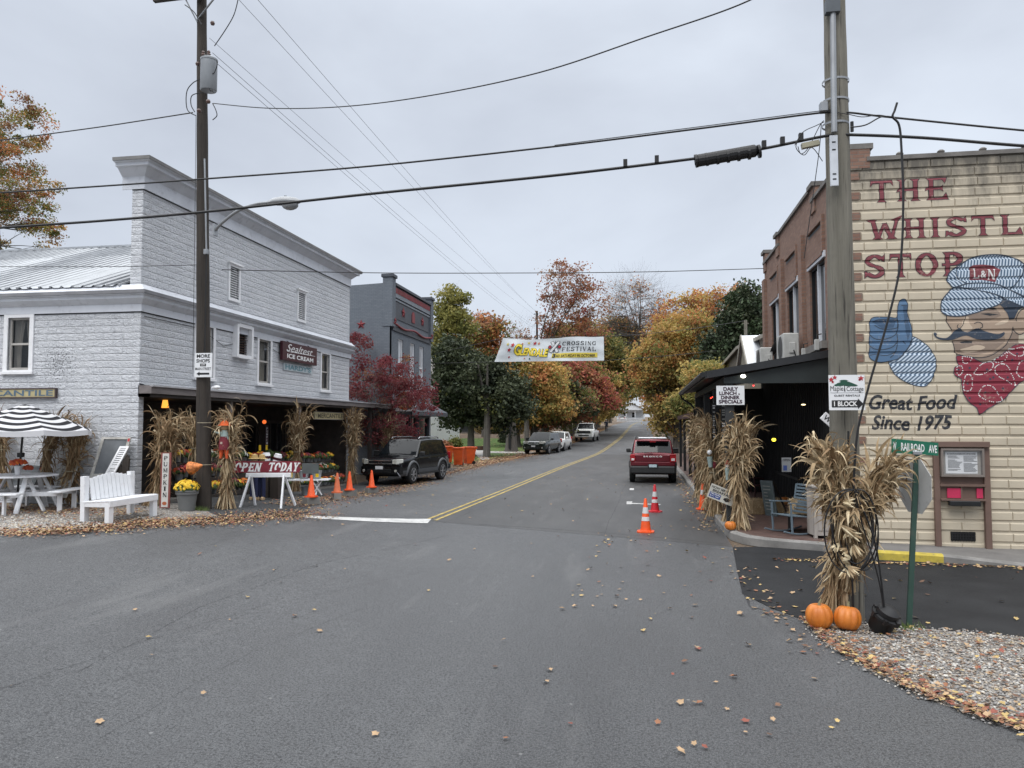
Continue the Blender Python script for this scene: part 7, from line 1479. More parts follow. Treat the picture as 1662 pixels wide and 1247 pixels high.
# traffic cones
M_CO=mat('cone_orange',(.75,.09,.015),.5,var=.12,vs=5,dirt=(.25,.08,.04),da=.4); M_CR=mat('cone_faded',(.55,.13,.05),.6,var=.2,vs=4,dirt=(.25,.1,.06),da=.6); M_CB=mat('cone_red',(.5,.02,.03),.5,var=.15,dirt=(.2,.03,.03),da=.5); M_REF=mat('reflective_band',(.6,.6,.6),.4,var=.08,dirt=(.4,.35,.3),da=.4)
def cone(loc,label,m,h_=.7,bands=0,group='orange traffic cones',base=.18,r0=.125):
    o=thing('traffic_cone',label,'traffic cone',loc,random.Random(label).uniform(-.3,.3),group); b=MB(); b.lathe([(0,.02),(r0,.02),(r0*.98,.04),(r0*.9,.05),(.027,h_-.01),(.02,h_),(0,h_)],m,24); b.build('body',o,smooth=35)
    b=MB(); s_=base; b.prism([(-s_,-s_*.6),(-s_*.6,-s_),(s_*.6,-s_),(s_,-s_*.6),(s_,s_*.6),(s_*.6,s_),(-s_*.6,s_),(-s_,s_*.6)],'Z',0,.03,m); b.build('base',o)
    rr=lambda z:r0*.9+(.027-r0*.9)*(z-.05)/(h_-.06)
    for (z0,z1) in ((.56,.74),(.34,.46))[:bands]:
        b=MB(); b.lathe([(rr(z0*h_)+.001,z0*h_),(rr(z0*h_)+.003,z0*h_+.002),(rr(z1*h_)+.003,z1*h_-.002),(rr(z1*h_)+.001,z1*h_)],M_REF,24); b.build('reflective_collar',o)
    return o
cone(G(1048,864),'nearest orange cone on the road with two white bands',M_CO,.72,2); cone(G(1063,831),'dark red banded cone just behind the nearest road cone',M_CB,.72,2); cone(G(1141,827),'orange cone with white collar against the kerb corn shocks',M_CO,.72,1)
M_BLK=m_concrete('cinder_block',(.16,.155,.145),(.28,.27,.25))
def block(loc,rz,label):
    o=MB(); 
    for x in (-.2,-.015,.17): o.box(x,-.1,0,x+.03,.1,.19,M_BLK)
    o.box(-.17,-.1,0,-.015,-.07,.19,M_BLK); o.box(.015,-.1,0,.17,-.07,.19,M_BLK); o.box(-.17,.07,0,-.015,.1,.19,M_BLK); o.box(.015,.07,0,.17,.1,.19,M_BLK)
    x=o.build('cinder_block'); x.location=loc; x.rotation_euler=(0,0,rz); tag(x,label,'concrete block','cinder blocks under the left-hand cones')
for i,(px,py,m,lab,l2) in enumerate(((505,819,M_CO,'bright cone on a cinder block nearest the OPEN TODAY board','cinder block under the cone nearest the OPEN TODAY board'),(547,811,M_CR,'faded worn cone on a cinder block, second from the sawhorse','cinder block under the faded cone'),(567,806,M_CO,'cone on a cinder block just right of the faded cone','cinder block under the cone right of the faded one'),(603,801,M_CO,'cone on a cinder block in front of the black SUV bumper','cinder block under the cone by the black SUV'))):
    p=G(px,py); block(p,R(60)+i,l2); cone(p+Vector((0,0,.19)),lab,m,.56,0,base=.15,r0=.11)
# scarecrow greeters, planters and clutter in the porch
for i,(px,lab) in enumerate(((412,'standing scarecrow figure with navy trousers left in the porch behind the sawhorse'),(424,'standing scarecrow figure with navy trousers right in the porch behind the sawhorse'))):
    p=G(px,812); o=thing('scarecrow',lab,'scarecrow',p,0,'scarecrow figures behind the sawhorse'); NV=mat('navy_cloth',(.015,.02,.06),.8)
    b=MB(); 
    for s_ in (-.06,.06): b.tube([(s_,0,.08),(s_,0,.3),(s_*.8,0,.62)],[.05,.055,.06],NV,8)
    b.build('trousers',o,smooth=60); b=MB(); 
    for s_ in (-.06,.06): b.box(s_-.035,-.1,0,s_+.035,.05,.09,mat('burlap',(.42,.3,.18),.9),.02)
    b.build('boots',o); b=MB(); b.tube([(0,0,.6),(0,0,.75),(0,0,.95)],[.1,.12,.08],mat('cream_cloth',(.4,.37,.3),.9),8); b.build('shirt',o,smooth=60); b=MB(); b.sph((0,0,1.03),.085,mat('burlap',(.42,.3,.18),.9),10); b.build('head',o,smooth=60)
    b=MB(); b.lathe([(.16,1.07),(.09,1.09),(.07,1.17),(0,1.2)],mat('straw_hat',(.4,.28,.12),.9),12); b.build('hat',o)
rng=random.Random(9)
cols=[[FO,FR],[FY,FO],[FR,FP],[FP,FR],[mat('flower_white',(.6,.6,.55),.7),FG]]
spots=[(392,752,.2,'rust'),(404,748,.2,'orange'),(420,744,.2,'rust'),(498,748,.2,'rust'),(524,742,.18,'orange'),(558,740,.2,'yellow'),(395,778,.22,'rust'),(412,770,.2,'white'),(436,768,.2,'orange'),(455,770,.2,'rust'),(462,762,.2,'yellow'),(505,772,.18,'rust'),(516,760,.2,'orange'),(538,776,.2,'yellow'),(548,768,.2,'rust'),(600,765,.2,'yellow'),(300,795,.18,'rust'),(345,800,.16,'orange')]
names={'rust':cols[0],'white':cols[4],'orange':[FO,FY],'yellow':[FY,FO]}
tie_=['high up left of the scarecrows','high up behind the first scarecrow','high up behind the second scarecrow','high up left of the middle shock','high up under the hanging sign','high up just left of the post shock','on a crate beside the tall shock','under the porch lamp','behind the sawhorse beam','left of the hanging lettering','under the ribbon shock','right of the middle shock','below the hanging Mercantile board','beside the porch post','behind the third cone','at the far end of the porch','behind the large pumpkin sign','just behind the dark pole']
for i,(px,py,r,cn) in enumerate(spots):
    d=ray(px,py); X0=-12.2-.2*(i%3); t=X0/d[0]; p=Vector((X0,d[1]*t,0)); z=gz(-11.5,p.y)+.08; hh=max(.3,H+d[2]*t-z-.05)
    if hh>.42:
        c=MB(); c.box(-.3,-.22,0,.3,.22,hh-.3,M_DWOOD,.01); c.box(-.32,-.23,(hh-.3)*.45,.32,-.22,(hh-.3)*.55,M_FASC); x=c.build('crate'); x.location=(p.x,p.y,z); tag(x,'dark display crate under the %s mums %s'%(cn,tie_[i]),'crate','display crates in the store porch')
        z+=hh-.3; hh=.3
    potmum((p.x,p.y,z),r*1.15,.2,'%s mums in the store porch %s'%(cn,tie_[i]),names[cn],M_POT,30+i,.042,150)
for i,(px,py,r,lab) in enumerate(((551,757,.16,'pumpkin in a basket below the hanging Mercantile board'),(540,790,.15,'pumpkin on the porch floor left of the parked SUV'),(526,796,.12,'small pumpkin on the porch floor beyond the buckets'),(425,790,.13,'pumpkin half hidden behind the sawhorse legs'))):
    d=ray(px,py); X0=-11.9; t=X0/d[0]; z=gz(-11.5,d[1]*t)+.08; pumpkin((X0,d[1]*t,max(z,H+d[2]*t-.1) if i==0 else z),r,lab,.8)
# tiered flower displays: masses of bloom nobody could count
def display(y0,y1,x,label,seed,cols,z_hi):
    rg=random.Random(seed); b=MB()
    for tier in range(3):
        xx=x-.26*tier; zt_=lambda y:gz(-11.5,y)+.1+.42*tier
        b.box(xx-.15,y0,gz(-11.5,(y0+y1)/2),xx+.15,y1,gz(-11.5,(y0+y1)/2)+.1+.42*tier,M_DWOOD)
        n=int((y1-y0)/.3)
        for i in range(n):
            y=y0+(i+.5)*(y1-y0)/n+rg.uniform(-.04,.04); r=rg.uniform(.12,.19); cc=rg.choice(cols); c=(xx,y,zt_(y)+.18+rg.uniform(-.03,.06)*z_hi)
            b.lathe([(0,-.2),(.08,-.2),(.1,-.04)],M_POT,8,c); florets(b,(c[0],c[1],c[2]-.03),r,26,[FG],.06,.7,seed+i); florets(b,c,r,44,cc,.045,.8,seed+i*7)
    o=b.build('flower_display'); tag(o,label,'flowers',kind='stuff')
CC=[[FO,FR],[FY,FO],[FR,FP],[FO,FY],[mat('flower_white',(.6,.6,.55),.7),FG],[FP,FR],[FG,FG]]
display(17.6,21.3,-11.2,'banked mums and fall flowers behind the dark pole and the sawhorse',101,CC,1)
display(21.5,24.9,-11.3,'banked orange and rust flowers in the middle of the store porch',102,CC,1.5)
display(25.0,28.2,-11.3,'banked yellow and orange flowers under the hanging Mercantile board',103,CC,1)
# small signs in porch
o=thing('small_sign','narrow vertical board spelling PUMPKIN on a pale sunflower plaque in the porch','sign',PX(433,727,-12.6)); b=MB(); b.box(-.02,-.1,-.02,0,.1,.75,mat('plum_board',(.08,.05,.06),.7)); b.build('board',o); b=MB()
for i,ch in enumerate('PUMPKIN'): z=.62-i*.1; put(b,ch,0,0,0,0,M_INKW,bold=.03,fn=lambda u,v:(.004,-.05+.1*u,z+v*.075))
b.build('lettering',o)
o=thing('porch_lamp','amber glass porch lamp glowing under the awning near the store corner','lamp',PX(268,656,-12.3)); b=MB(); b.lathe([(.09,-.1),(.06,.1),(0,.11)],emis('amber_glow',(1,.42,.06),1.3),14); b.build('shade',o); b=MB(); b.cyl((0,0,.1),(0,0,.3),.012,M_BLACK,6); b.build('stem',o)
o=thing('string_light','small orange globe light glowing in the middle of the store porch','lamp',PX(429,685,-12.9)); b=MB(); b.sph((0,0,0),.07,emis('orange_glow',(1,.18,.04),1.0),12); b.build('globe',o,smooth=60); b=MB(); b.cyl((0,0,.06),(0,0,.25),.008,M_BLACK,5); b.build('cord',o)
for i,(px,py,lab) in enumerate(((422,727,'yellow price tag hanging left over the mums behind the board'),(433,727,'yellow price tag hanging right over the mums behind the board'))):
    p=PX(px,py,-11.9); x=MB(); x.box(-.004,-.07,-.09,0,.07,.09,M_TAG); x.cyl((0,0,.09),(0,0,.3),.003,M_BLACK,4); x=x.build('price_tag'); x.location=p; tag(x,lab,'price tag','yellow price tags')
for i,(px,py,lab) in enumerate(((432,742,'white cylindrical tin standing behind the OPEN TODAY board'),(449,744,'white tin with maroon band leaning behind the OPEN TODAY board'))):
    p=PY(px,py,19.6); o=thing('milk_can',lab,'can',(p.x,p.y,p.z-.1),0,'white cans behind the open board'); b=MB(); b.push(ry=.25*i); b.lathe([(0,0),(.11,0),(.11,.17),(.09,.2),(.09,.22),(0,.22)],M_WHITE,18); b.pop(); b.build('body',o,smooth=40); b=MB(); b.push(ry=.25*i); b.lathe([(.111,.06),(.114,.06),(.114,.13),(.111,.13)],M_MAROON,18); b.pop(); b.build('band',o)
    c=MB(); c.box(-.12,-.12,0,.12,.12,max(.1,p.z-.1-gz(p.x,p.y)-.0),M_DWOOD,.01); x=c.build('crate'); x.location=(p.x,p.y+.0,gz(p.x,p.y)); tag(x,'dark crate under the %s behind the OPEN TODAY board'%('tall white can' if i==0 else 'leaning white can'),'crate','display crates in the store porch')
# bins
M_BIN=mat('bin_orange',(.6,.09,.015),.5,var=.12,vs=4,dirt=(.2,.06,.03),da=.3)
def bin_(loc,rz,label):
    o=thing('wheelie_bin',label,'wheelie bin',loc,rz,'orange wheelie bins at the lawn edge'); b=MB(); V=[(-.22,-.22,.06),(.22,-.22,.06),(.22,.2,.06),(-.22,.2,.06),(-.29,-.3,.95),(.29,-.3,.95),(.29,.34,.95),(-.29,.34,.95)]; b.add(V,[(0,3,2,1),(0,1,5,4),(1,2,6,5),(2,3,7,6),(3,0,4,7),(4,5,6,7)],M_BIN); b.box(-.31,-.32,.93,.31,.36,.97,M_BIN,.01); b.box(-.12,-.30,.3,.12,-.27,.34,M_BIN); b.build('body',o)
    b=MB(); b.box(-.31,-.33,.975,.31,.4,1.03,M_BIN,.02); b.build('lid',o); b=MB(); b.tube([(-.24,.36,.9),(-.24,.42,.95),(.24,.42,.95),(.24,.36,.9)],.018,M_BIN,6); b.build('handle',o)
    for sx in (-.25,.21): b=MB(); b.cyl((sx,.2,.11),(sx+.045,.2,.11),.11,M_BLACK,16); b.build('wheel',o)
for i,(px,py,rz,lab) in enumerate(((726,752,.5,'orange wheelie bin on the left, partly behind the black SUV'),(744,756,.1,'middle orange wheelie bin seen square on'),(761,754,-.9,'orange wheelie bin on the right showing its side')) ): bin_(G(px,py),rz,lab)
p=G(779,731); o=MB(); o.lathe([(0,0),(.3,0),(.36,.35),(.33,.36),(.28,.05),(0,.05)],mat('rusty_iron',(.06,.03,.022),.8),20); x=o.build('kettle_planter',smooth=40); x.location=p; tag(x,'dark round iron planter on the lawn right of the orange bins','planter')
# ---------------- vehicles ----------------
def m_car(name,c,rough=.22,metal=.3):
    t=NT(name); f=t.noise(t.obj(),3,4); g=t.noise(t.obj(),9,6,.7); cc=t.ramp(f,[(.3,tuple(q*.9 for q in c)),(.7,c)]); t.col(t.mix(t.ramp(g,[(.55,0),(.8,.12)]),cc,(.2,.18,.16))); t.set(Roughness=rough,Metallic=metal); t.b.inputs['Coat Weight'].default_value=.25; t.b.inputs['Coat Roughness'].default_value=.08; return t.m
M_TYRE=mat('tyre_rubber',(.014,.014,.015),.85,var=.2); M_CHR=mat('chrome',(.5,.5,.52),.15,.9,var=.05); M_PLAS=mat('black_plastic',(.02,.021,.022),.6,var=.15); M_ALLOY=mat('alloy_wheel',(.4,.4,.41),.3,.6,var=.1)
M_CGL=m_glass('car_glass',(.008,.01,.012),.96); M_CGL.node_tree.nodes['Principled BSDF'].inputs['Specular IOR Level'].default_value=.3; M_HL=mat('headlamp_lens',(.5,.5,.46),.1,.1,var=.2,vs=12); M_TL=mat('tail_lamp_red',(.3,.01,.015),.15)
def car(name,label,cat,loc,heading,S_,paint,lower=None,detail=2,front=None,rear=None,extra=None,group='vehicles parked along the street'):
    """S_: dict L W H zb hood cowl wst wse(roof end) rge belt wr wb; x forward"""
    o=thing(name,label,cat,loc,heading,group); L,W_,H_=S_['L'],S_['W']/2,S_['H']; zb=S_.get('zb',.3); zh=S_['hood']; belt=S_['belt']; wr=S_['wr']; fx=L/2; rx=-L/2
    cowl,wst,re,rg=S_['cowl'],S_['wst'],S_['re'],S_['rg']
    def ztop(x):
        if x>cowl: t=(x-cowl)/(fx-cowl); return zh-.10*t-.14*max(0,(t-.8)/.2)**2
        if x>wst: return zh+(H_-.03-zh)*((cowl-x)/(cowl-wst))**.92
        if x>re: t=(x-re)/(wst-re); return H_-.03+.03*math.sin(math.pi*t)
        if x>rg: return H_-.03-(H_-.03-S_['rz'])*((re-x)/(re-rg))
        return S_['rz']-.03*(rg-x)/(rg-rx+1e-6)
    def zbelt(x): return min(belt+.04*(-x)/L*1.0, ztop(x)-.03)
    def hw(x):
        t=abs(x)/(L/2); return W_*(1-.10*max(0,(t-.72)/.28)**2)
    def wroof(x): return hw(x)*.95-(ztop(x)-.05-zbelt(x))*S_.get('tumble',.26)
    def side_y(x,z):
        zbt=zbelt(x)
        if z>=zbt: 
            t=(z-zbt)/max(.02,ztop(x)-.05-zbt); return hw(x)*.955+(wroof(x)-hw(x)*.955)*t
        f=(z-zb)/(zbt-zb); return hw(x)*(.93+.07*math.sin(math.pi*min(1,max(0,f)))**.6-.0+.025*f)
    xs=sorted(set([rx,rx+.04,rx+.12,rg,re,wst,cowl,fx-.1,fx-.04,fx]+[rx+.12+(fx-rx-.24)*i/40 for i in range(41)]+[wst+(cowl-wst)*i/6 for i in range(7)]))
    ring=[]; V=[]
    for x in xs:
        e=0
        if x<rx+.1: e=(rx+.1-x)/.1
        if x>fx-.1: e=(x-fx+.1)/.1
        zt=ztop(x); zbt=zbelt(x); sec=[]
        for z in [zb+.02*e*3,zb+.1,zb+.22,(zb+zbt)/2,zbt-.12,zbt-.04,zbt]: sec.append((side_y(x,z)-.03*e-(.05 if z<zb+.05 else 0),z))
        for t in (.35,.7,1.0): z=zbt+(zt-.05-zbt)*t; sec.append((hw(x)*.955+(wroof(x)-hw(x)*.955)*t-.03*e,z))
        wf=wroof(x)-.03*e; sec+=[(wf*.94,zt-.015),(wf*.75,zt+.0),(wf*.4,zt+.015),(0,zt+.02)]
        full=[(x,y,z) for y,z in sec]+[(x,-y,z) for y,z in sec[-2::-1]]; V+=full; n=len(full)
    F=[];FL=[]
    for i in range(len(xs)-1):
        for k in range(n-1):
            zc=(V[i*n+k][2]+V[i*n+k+1][2])/2; (FL if (k in (0,1) or k in (n-2,n-3)) else F).append((i*n+k,i*n+k+1,(i+1)*n+k+1,(i+1)*n+k))
        F.append((i*n,(i+1)*n,(i+1)*n+n-1,i*n+n-1))
    F+=[tuple(range(n))[::-1],tuple((len(xs)-1)*n+k for k in range(n))]
    b=MB(); b.add(V,F,paint); k=b.mat(lower or paint); 
    for f in FL: b.f.append(f); b.mi.append(k)
    b.build('body',o,smooth=35,fixn=True)
    P=lambda x,z,s,d=.006:(x,s*(side_y(x,z)+d),z)
    def sidepatch(mb,poly,s,m,d=.006):
        # polygon in (x,z) subdivided horizontally
        pts=[P(x,z,s,d) for x,z in poly]; mb.add(pts,[tuple(range(len(pts))) if s<0 else tuple(range(len(pts)))[::-1]],m)
    # glass
    zt=lambda x:ztop(x)
    bz=belt+.03; tz=H_-.15
    def ax(z,lo):  # x on windshield pillar at height z
        t=((z-zh)/(H_-.03-zh))**(1/.92); return cowl-(cowl-wst)*t+.0
    def rxp(z): t=(H_-.03-z)/(H_-.03-S_['rz']); return re-(re-rg)*t
    for s in (-1,1):
        for (x0,x1,kk) in S_['win']:
            b=MB(); 
            n_=6; top=[];bot=[]
            for i in range(n_+1):
                xx=x0+(x1-x0)*i/n_; bot.append((xx,max(bz,zbelt(xx)+.03)))
            X1t=min(x1,ax(tz,0)-.12) ; X0t=max(x0,rxp(tz)+.1)
            for i in range(n_+1): top.append((X0t+(X1t-X0t)*i/n_,tz))
            pts=[P(x,z,s) for x,z in bot]+[P(x,z,s) for x,z in top]
            b.add(pts,[(i,i+1,n_+2+i,n_+1+i) for i in range(n_)],M_CGL); b.build('side_window',o)
    def toppatch(x0,x1,m,nm,d=.01,f=.93):
        b=MB(); V=[];F=[];nx=8;ny=10
        for i in range(nx+1):
            x=x0+(x1-x0)*i/nx; wv=wroof(x)*f
            for j in range(ny+1):
                q=-1+2*j/ny; y=wv*q; zc=ztop(x)+.02-.035*abs(q)**2.2; V.append((x+d*.8*(1 if x0>0 else -1),y,zc+d))
        for i in range(nx):
            for j in range(ny): F.append((i*(ny+1)+j,i*(ny+1)+j+1,(i+1)*(ny+1)+j+1,(i+1)*(ny+1)+j))
        b.add(V,F,m); b.build(nm,o,smooth=60)
    toppatch(wst+.05,cowl-.04,M_CGL,'windscreen')
    if not S_.get('truck'): toppatch(re-.03,rg+.03,M_CGL,'rear_window')
    # wheels
    wb=S_['wb']/2
    wheel_me=None
    for sx in (-1,1):
        for s in (-1,1):
            x=sx*wb+S_.get('wo',0); y=s*(hw(x)-.10)
            w=MB(); w.push((x,y,wr),rx=R(-90)*s); w.lathe([(wr*.62,-.1),(wr*.9,-.1),(wr*.985,-.07),(wr,-.03),(wr,.07),(wr*.985,.1),(wr*.9,.125),(wr*.66,.125),(wr*.62,.09)],M_TYRE,32); w.pop(); T=w.build('tyre',o,smooth=40)
            w=MB(); w.push((x,y,wr),rx=R(-90)*s); w.lathe([(0,.06),(wr*.6,.06),(wr*.64,.11),(wr*.67,.125),(wr*.64,.128),(wr*.6,.1)],M_PLAS if detail<2 else M_BLACK,28); 
            for k in range(6): a=k*math.pi/3; w.bar((wr*.12*math.cos(a),wr*.12*math.sin(a),.105),(wr*.63*math.cos(a),wr*.63*math.sin(a),.115),.03,wr*.12,M_ALLOY,up=(0,0,1))
            w.lathe([(0,.1),(wr*.16,.1),(wr*.16,.125),(0,.13)],M_ALLOY,12); w.lathe([(wr*.6,.11),(wr*.66,.13),(wr*.6,.13)],M_ALLOY,28); w.pop(); w.build('rim',T)
            # arch
            a=MB(); ra=wr*1.17; pts=[]
            for k in range(19):
                th=math.pi*(-.12+1.24*k/18); pts.append((x+ra*math.cos(th),max(zb+.005,wr+ra*math.sin(th))))
            a.add([P(px_,pz_,s,.004) for px_,pz_ in pts],[tuple(range(19))],M_BLACK); 
            FLm=S_.get('flare'); 
            if FLm:
                V=[];
                for k in range(19):
                    th=math.pi*(-.12+1.24*k/18)
                    for rr_,dd in ((ra,.03),(ra*1.04,.04),(ra*1.16,.03),(ra*1.2,.0)):
                        xx=x+rr_*math.cos(th); zz=max(zb+.005,wr+rr_*math.sin(th)); V.append(P(xx,zz,s,dd))
                a.add(V,[(k*4+j,k*4+j+1,k*4+5+j,k*4+4+j) for k in range(18) for j in range(3)],FLm)
            a.build('wheel_arch',o,smooth=50)
    # door seams / handles / mirrors
    for s in (-1,1):
        for xd in S_['doors']: 
            b=MB()
            for i in range(8):
                z0=zb+.12+(belt-zb-.08)*i/8; z1=zb+.12+(belt-zb-.08)*(i+1)/8; b.add([P(xd-.006,z0,s,.002),P(xd+.006,z0,s,.002),P(xd+.006,z1,s,.002),P(xd-.006,z1,s,.002)],[(0,1,2,3)],M_BLACK)
            b.build('door_seam',o)
        for xd in S_['doors'][:-1] or S_['doors']: 
            b=MB(); y=side_y(xd+.1,belt-.1); b.box(xd+.08,s*(y+.0),belt-.12,xd+.24,s*(y+.03),belt-.09,paint,.008); b.build('door_handle',o)
        b=MB(); xm=cowl-.22; y=side_y(xm,belt+.05); b.box(xm-.06,s*(y+.05),belt+.02,xm+.06,s*(y+.24),belt+.19,M_PLAS if S_.get('bmir',1) else paint,.03); b.box(xm-.02,s*(y-.02),belt+.03,xm+.03,s*(y+.08),belt+.08,M_PLAS); b.build('mirror',o)
    if front: front(o,fx,W_,hw,ztop)
    if rear: rear(o,rx,W_,hw,ztop)
    if extra: extra(o,ztop,wroof,P)
    return o
def fr_generic(grille,gz0,gz1,gw,lz,lw,bump,plate=True,badge=False,slats=3,skid=None):
    def f(o,fx,W_,hw,ztop):
        b=MB(); b.box(fx-.01,-gw,gz0,fx+.035,gw,gz1,grille,.015); b.build('grille',o)
        b=MB()
        for i in range(slats): z=gz0+(gz1-gz0)*(i+.5)/slats; b.box(fx+.03,-gw*.97,z-.018,fx+.05,gw*.97,z+.018,M_CHR if badge else M_BLACK,.006)
        if badge: b.push((fx+.05,0,(gz0+gz1)/2),ry=R(90)); b.lathe([(.05,0),(.065,0),(.065,.012),(.05,.012)],M_CHR,16); b.pop()
        b.build('grille_bars',o)
        for s in (-1,1):
            b=MB(); y0=s*(gw+.02);y1=s*(W_*.93); b.add([(fx+.02,y0,lz-.08),(fx+.022,y0,lz+.08),(fx-.03,(y0+y1)/2,lz+.1),(fx-.16,y1*1.0,lz+.1),(fx-.14,y1*1.01,lz-.04),(fx+.01,(y0+y1)/2,lz-.1),(fx+.045,y0,lz-.07),(fx+.045,y0,lz+.06),(fx+.02,(y0+y1)/2,lz+.09),(fx-.15,y1*1.04,lz+.08),(fx-.13,y1*1.04,lz-.03),(fx+.035,(y0+y1)/2,lz-.09)],[(0,1,7,6),(1,2,8,7),(2,3,9,8),(3,4,10,9),(4,5,11,10),(5,0,6,11),(6,7,8,11),(8,9,10,11)],M_HL); b.build('headlight',o,fixn=True)
        b=MB(); b.prism([(fx-.12,-W_*.98),(fx+.03,-W_*.9),(fx+.1,-W_*.6),(fx+.12,0),(fx+.1,W_*.6),(fx+.03,W_*.9),(fx-.12,W_*.98)],'Z',gz0-.33,gz0-.05,bump); B=b.build('bumper',o,smooth=30,fixn=True); b=MB(); b.box(fx+.08,-W_*.55,gz0-.27,fx+.124,W_*.55,gz0-.14,M_BLACK,.01); b.build('air_intake',o)
        if plate: b=MB(); b.box(fx+.12,-.16,gz0-.14,fx+.13,.16,gz0-.02,M_SIGNW); b.build('number_plate',o)
        for s in (-1,1): b=MB(); b.push((fx+.07,s*W_*.74,gz0-.2),ry=R(90)); b.lathe([(0,0),(.05,0),(.05,.03),(0,.035)],M_HL,12); b.pop(); b.build('fog_lamp',o)
    return f
def rr_basic(o,rx,W_,hw,ztop):
    for s in (-1,1): b=MB(); b.box(rx-.02,s*W_*.72,.85,rx+.06,s*W_*.97,1.15,M_TL,.02); b.build('tail_lamp',o)
    b=MB(); b.box(rx-.1,-W_*.95,.42,rx+.04,W_*.95,.66,M_PLAS,.04); b.build('bumper',o)
M_GREYP=mat('grey_cladding',(.1,.104,.11),.5,.1,var=.08)
def x4r(o,ztop,wroof,P):
    for s in (-1,1):
        b=MB(); b.tube([(.3,s*.6,1.74),(.18,s*.61,1.80),(-1.45,s*.61,1.80),(-1.6,s*.6,1.74)],.024,M_CHR,8); b.build('roof_rail',o,smooth=50)
        b=MB(); 
        for x in (.0,-.9): b.bar((x,s*.6,1.79),(x,0,1.765),.05,.02,M_PLAS)
        b.build('roof_bar',o)
        b=MB()
        for (x0,x1) in ((-.95,.98),): 
            n=10; V=[P(x0+(x1-x0)*i/n,z,s,.016) for z in (.42,.58) for i in range(n+1)]; b.add(V,[(i,i+1,n+2+i,n+1+i) for i in range(n)],M_GREYP)
        b.bar(P(-.95,.38,s,.05),P(.95,.38,s,.05),.1,.05,M_PLAS); b.build('side_cladding',o)
    b=MB(); b.prism([(1.15,-.22),(1.65,-.18),(1.65,.18),(1.15,.22)],'Z',1.04,1.115,MATS['black_car'] if 'black_car' in MATS else M_BLACK); b.box(1.63,-.16,1.05,1.66,.16,1.1,M_BLACK); b.build('hood_scoop',o,fixn=True)
    b=MB(); b.tube([(2.27,.55,.62),(2.34,.75,.5),(2.34,.88,.36)],.012,M_CHR,5); b.build('bumper_strap',o)
MATS['black_car']=m_car('black_car_paint',(.008,.009,.011),.18,.2)
head=math.atan2(-.985,-.17)
car('parked_suv','black mid-size SUV with grey wheel arches and silver roof rails parked by the store porch','car',(-9.42,30.5,0),head,dict(L=4.55,W=1.84,H=1.74,zb=.34,hood=1.08,cowl=.95,wst=.3,re=-1.75,rg=-2.22,rz=1.12,belt=1.06,wr=.385,wb=2.72,win=[(-.2,.85,0),(-1.1,-.26,0),(-2.0,-1.2,0)],doors=[-.23,-1.15,.8],flare=M_GREYP),MATS['black_car'],M_GREYP,2,fr_generic(M_BLACK,.76,1.0,.5,.9,.3,MATS['black_car'],True,True,2),rr_basic,x4r)
def bronco_rear(o,rx,W_,hw,ztop):
    RED=MATS['red_car']
    b=MB(); b.box(rx-.1,-W_*.97,.38,rx+.1,W_*.97,.68,M_PLAS,.05); b.build('bumper',o); b=MB(); b.box(rx-.115,-.2,.62,rx-.1,.2,.76,M_BLACK); b.box(rx-.12,-.15,.64,rx-.112,.15,.75,mat('plate_blue',(.4,.5,.55),.5)); b.build('number_plate',o)
    b=MB(); b.box(rx-.04,-W_*.95,.69,rx+.05,W_*.95,.85,RED,.02); b.box(rx-.03,-W_*.74,.85,rx+.05,W_*.74,1.12,RED,.02); b.build('tailgate',o)
    for s in (-1,1): b=MB(); b.box(rx-.035,s*W_*.76,.86,rx+.08,s*W_*.97,1.14,M_TL,.02); b.box(rx-.045,s*W_*.8,.9,rx-.03,s*W_*.93,.98,mat('lamp_white',(.6,.55,.55),.3),.01); b.build('tail_lamp',o)
    b=MB(); put(b,'BRONCO',0,0,0,0,M_INKW,bold=.03,fn=lambda u,v:(rx-.034,.36-.72*u,1.03+.055*v),spacing=1.4); b.build('lettering',o)
    b=MB(); b.box(rx+.02,-W_*.7,1.64,rx+.25,W_*.7,1.70,RED,.02); b.box(rx+.0,-.12,1.62,rx+.03,.12,1.65,M_TL); b.build('spoiler',o)
    b=MB(); b.box(rx+.3,-W_*.62,1.76,rx+2.2,W_*.62,1.785,mat('roof_white',(.6,.6,.62),.4),.01); b.build('roof_panel',o)
    for s in (-1,1): b=MB(); b.tube([(rx+.35,s*.66,1.74),(rx+.45,s*.67,1.81),(rx+2.2,s*.67,1.81),(rx+2.3,s*.66,1.76)],.022,M_PLAS,8); b.build('roof_rail',o)
    b=MB(); b.bar((rx-.005,0,1.16),(rx-.02,.35,1.2),.02,.02,M_BLACK); b.build('wiper',o)
MATS['red_car']=m_car('red_car_paint',(.12,.006,.014),.2,.35)
p=G(1060,785); car('parked_suv','dark red boxy compact SUV seen from behind at the right kerb','car',(p.x,p.y+2.15,0),math.pi/2,dict(L=4.3,W=1.8,H=1.74,zb=.34,hood=1.1,cowl=.85,wst=.35,re=-1.82,rg=-2.1,rz=1.13,belt=1.1,wr=.36,wb=2.67,tumble=.24,win=[(-.1,.75,0),(-1.0,-.16,0),(-1.8,-1.1,0)],doors=[-.13,-1.05,.7],flare=M_PLAS),MATS['red_car'],M_PLAS,2,fr_generic(M_BLACK,.75,1.0,.5,.9,.3,M_PLAS),bronco_rear)
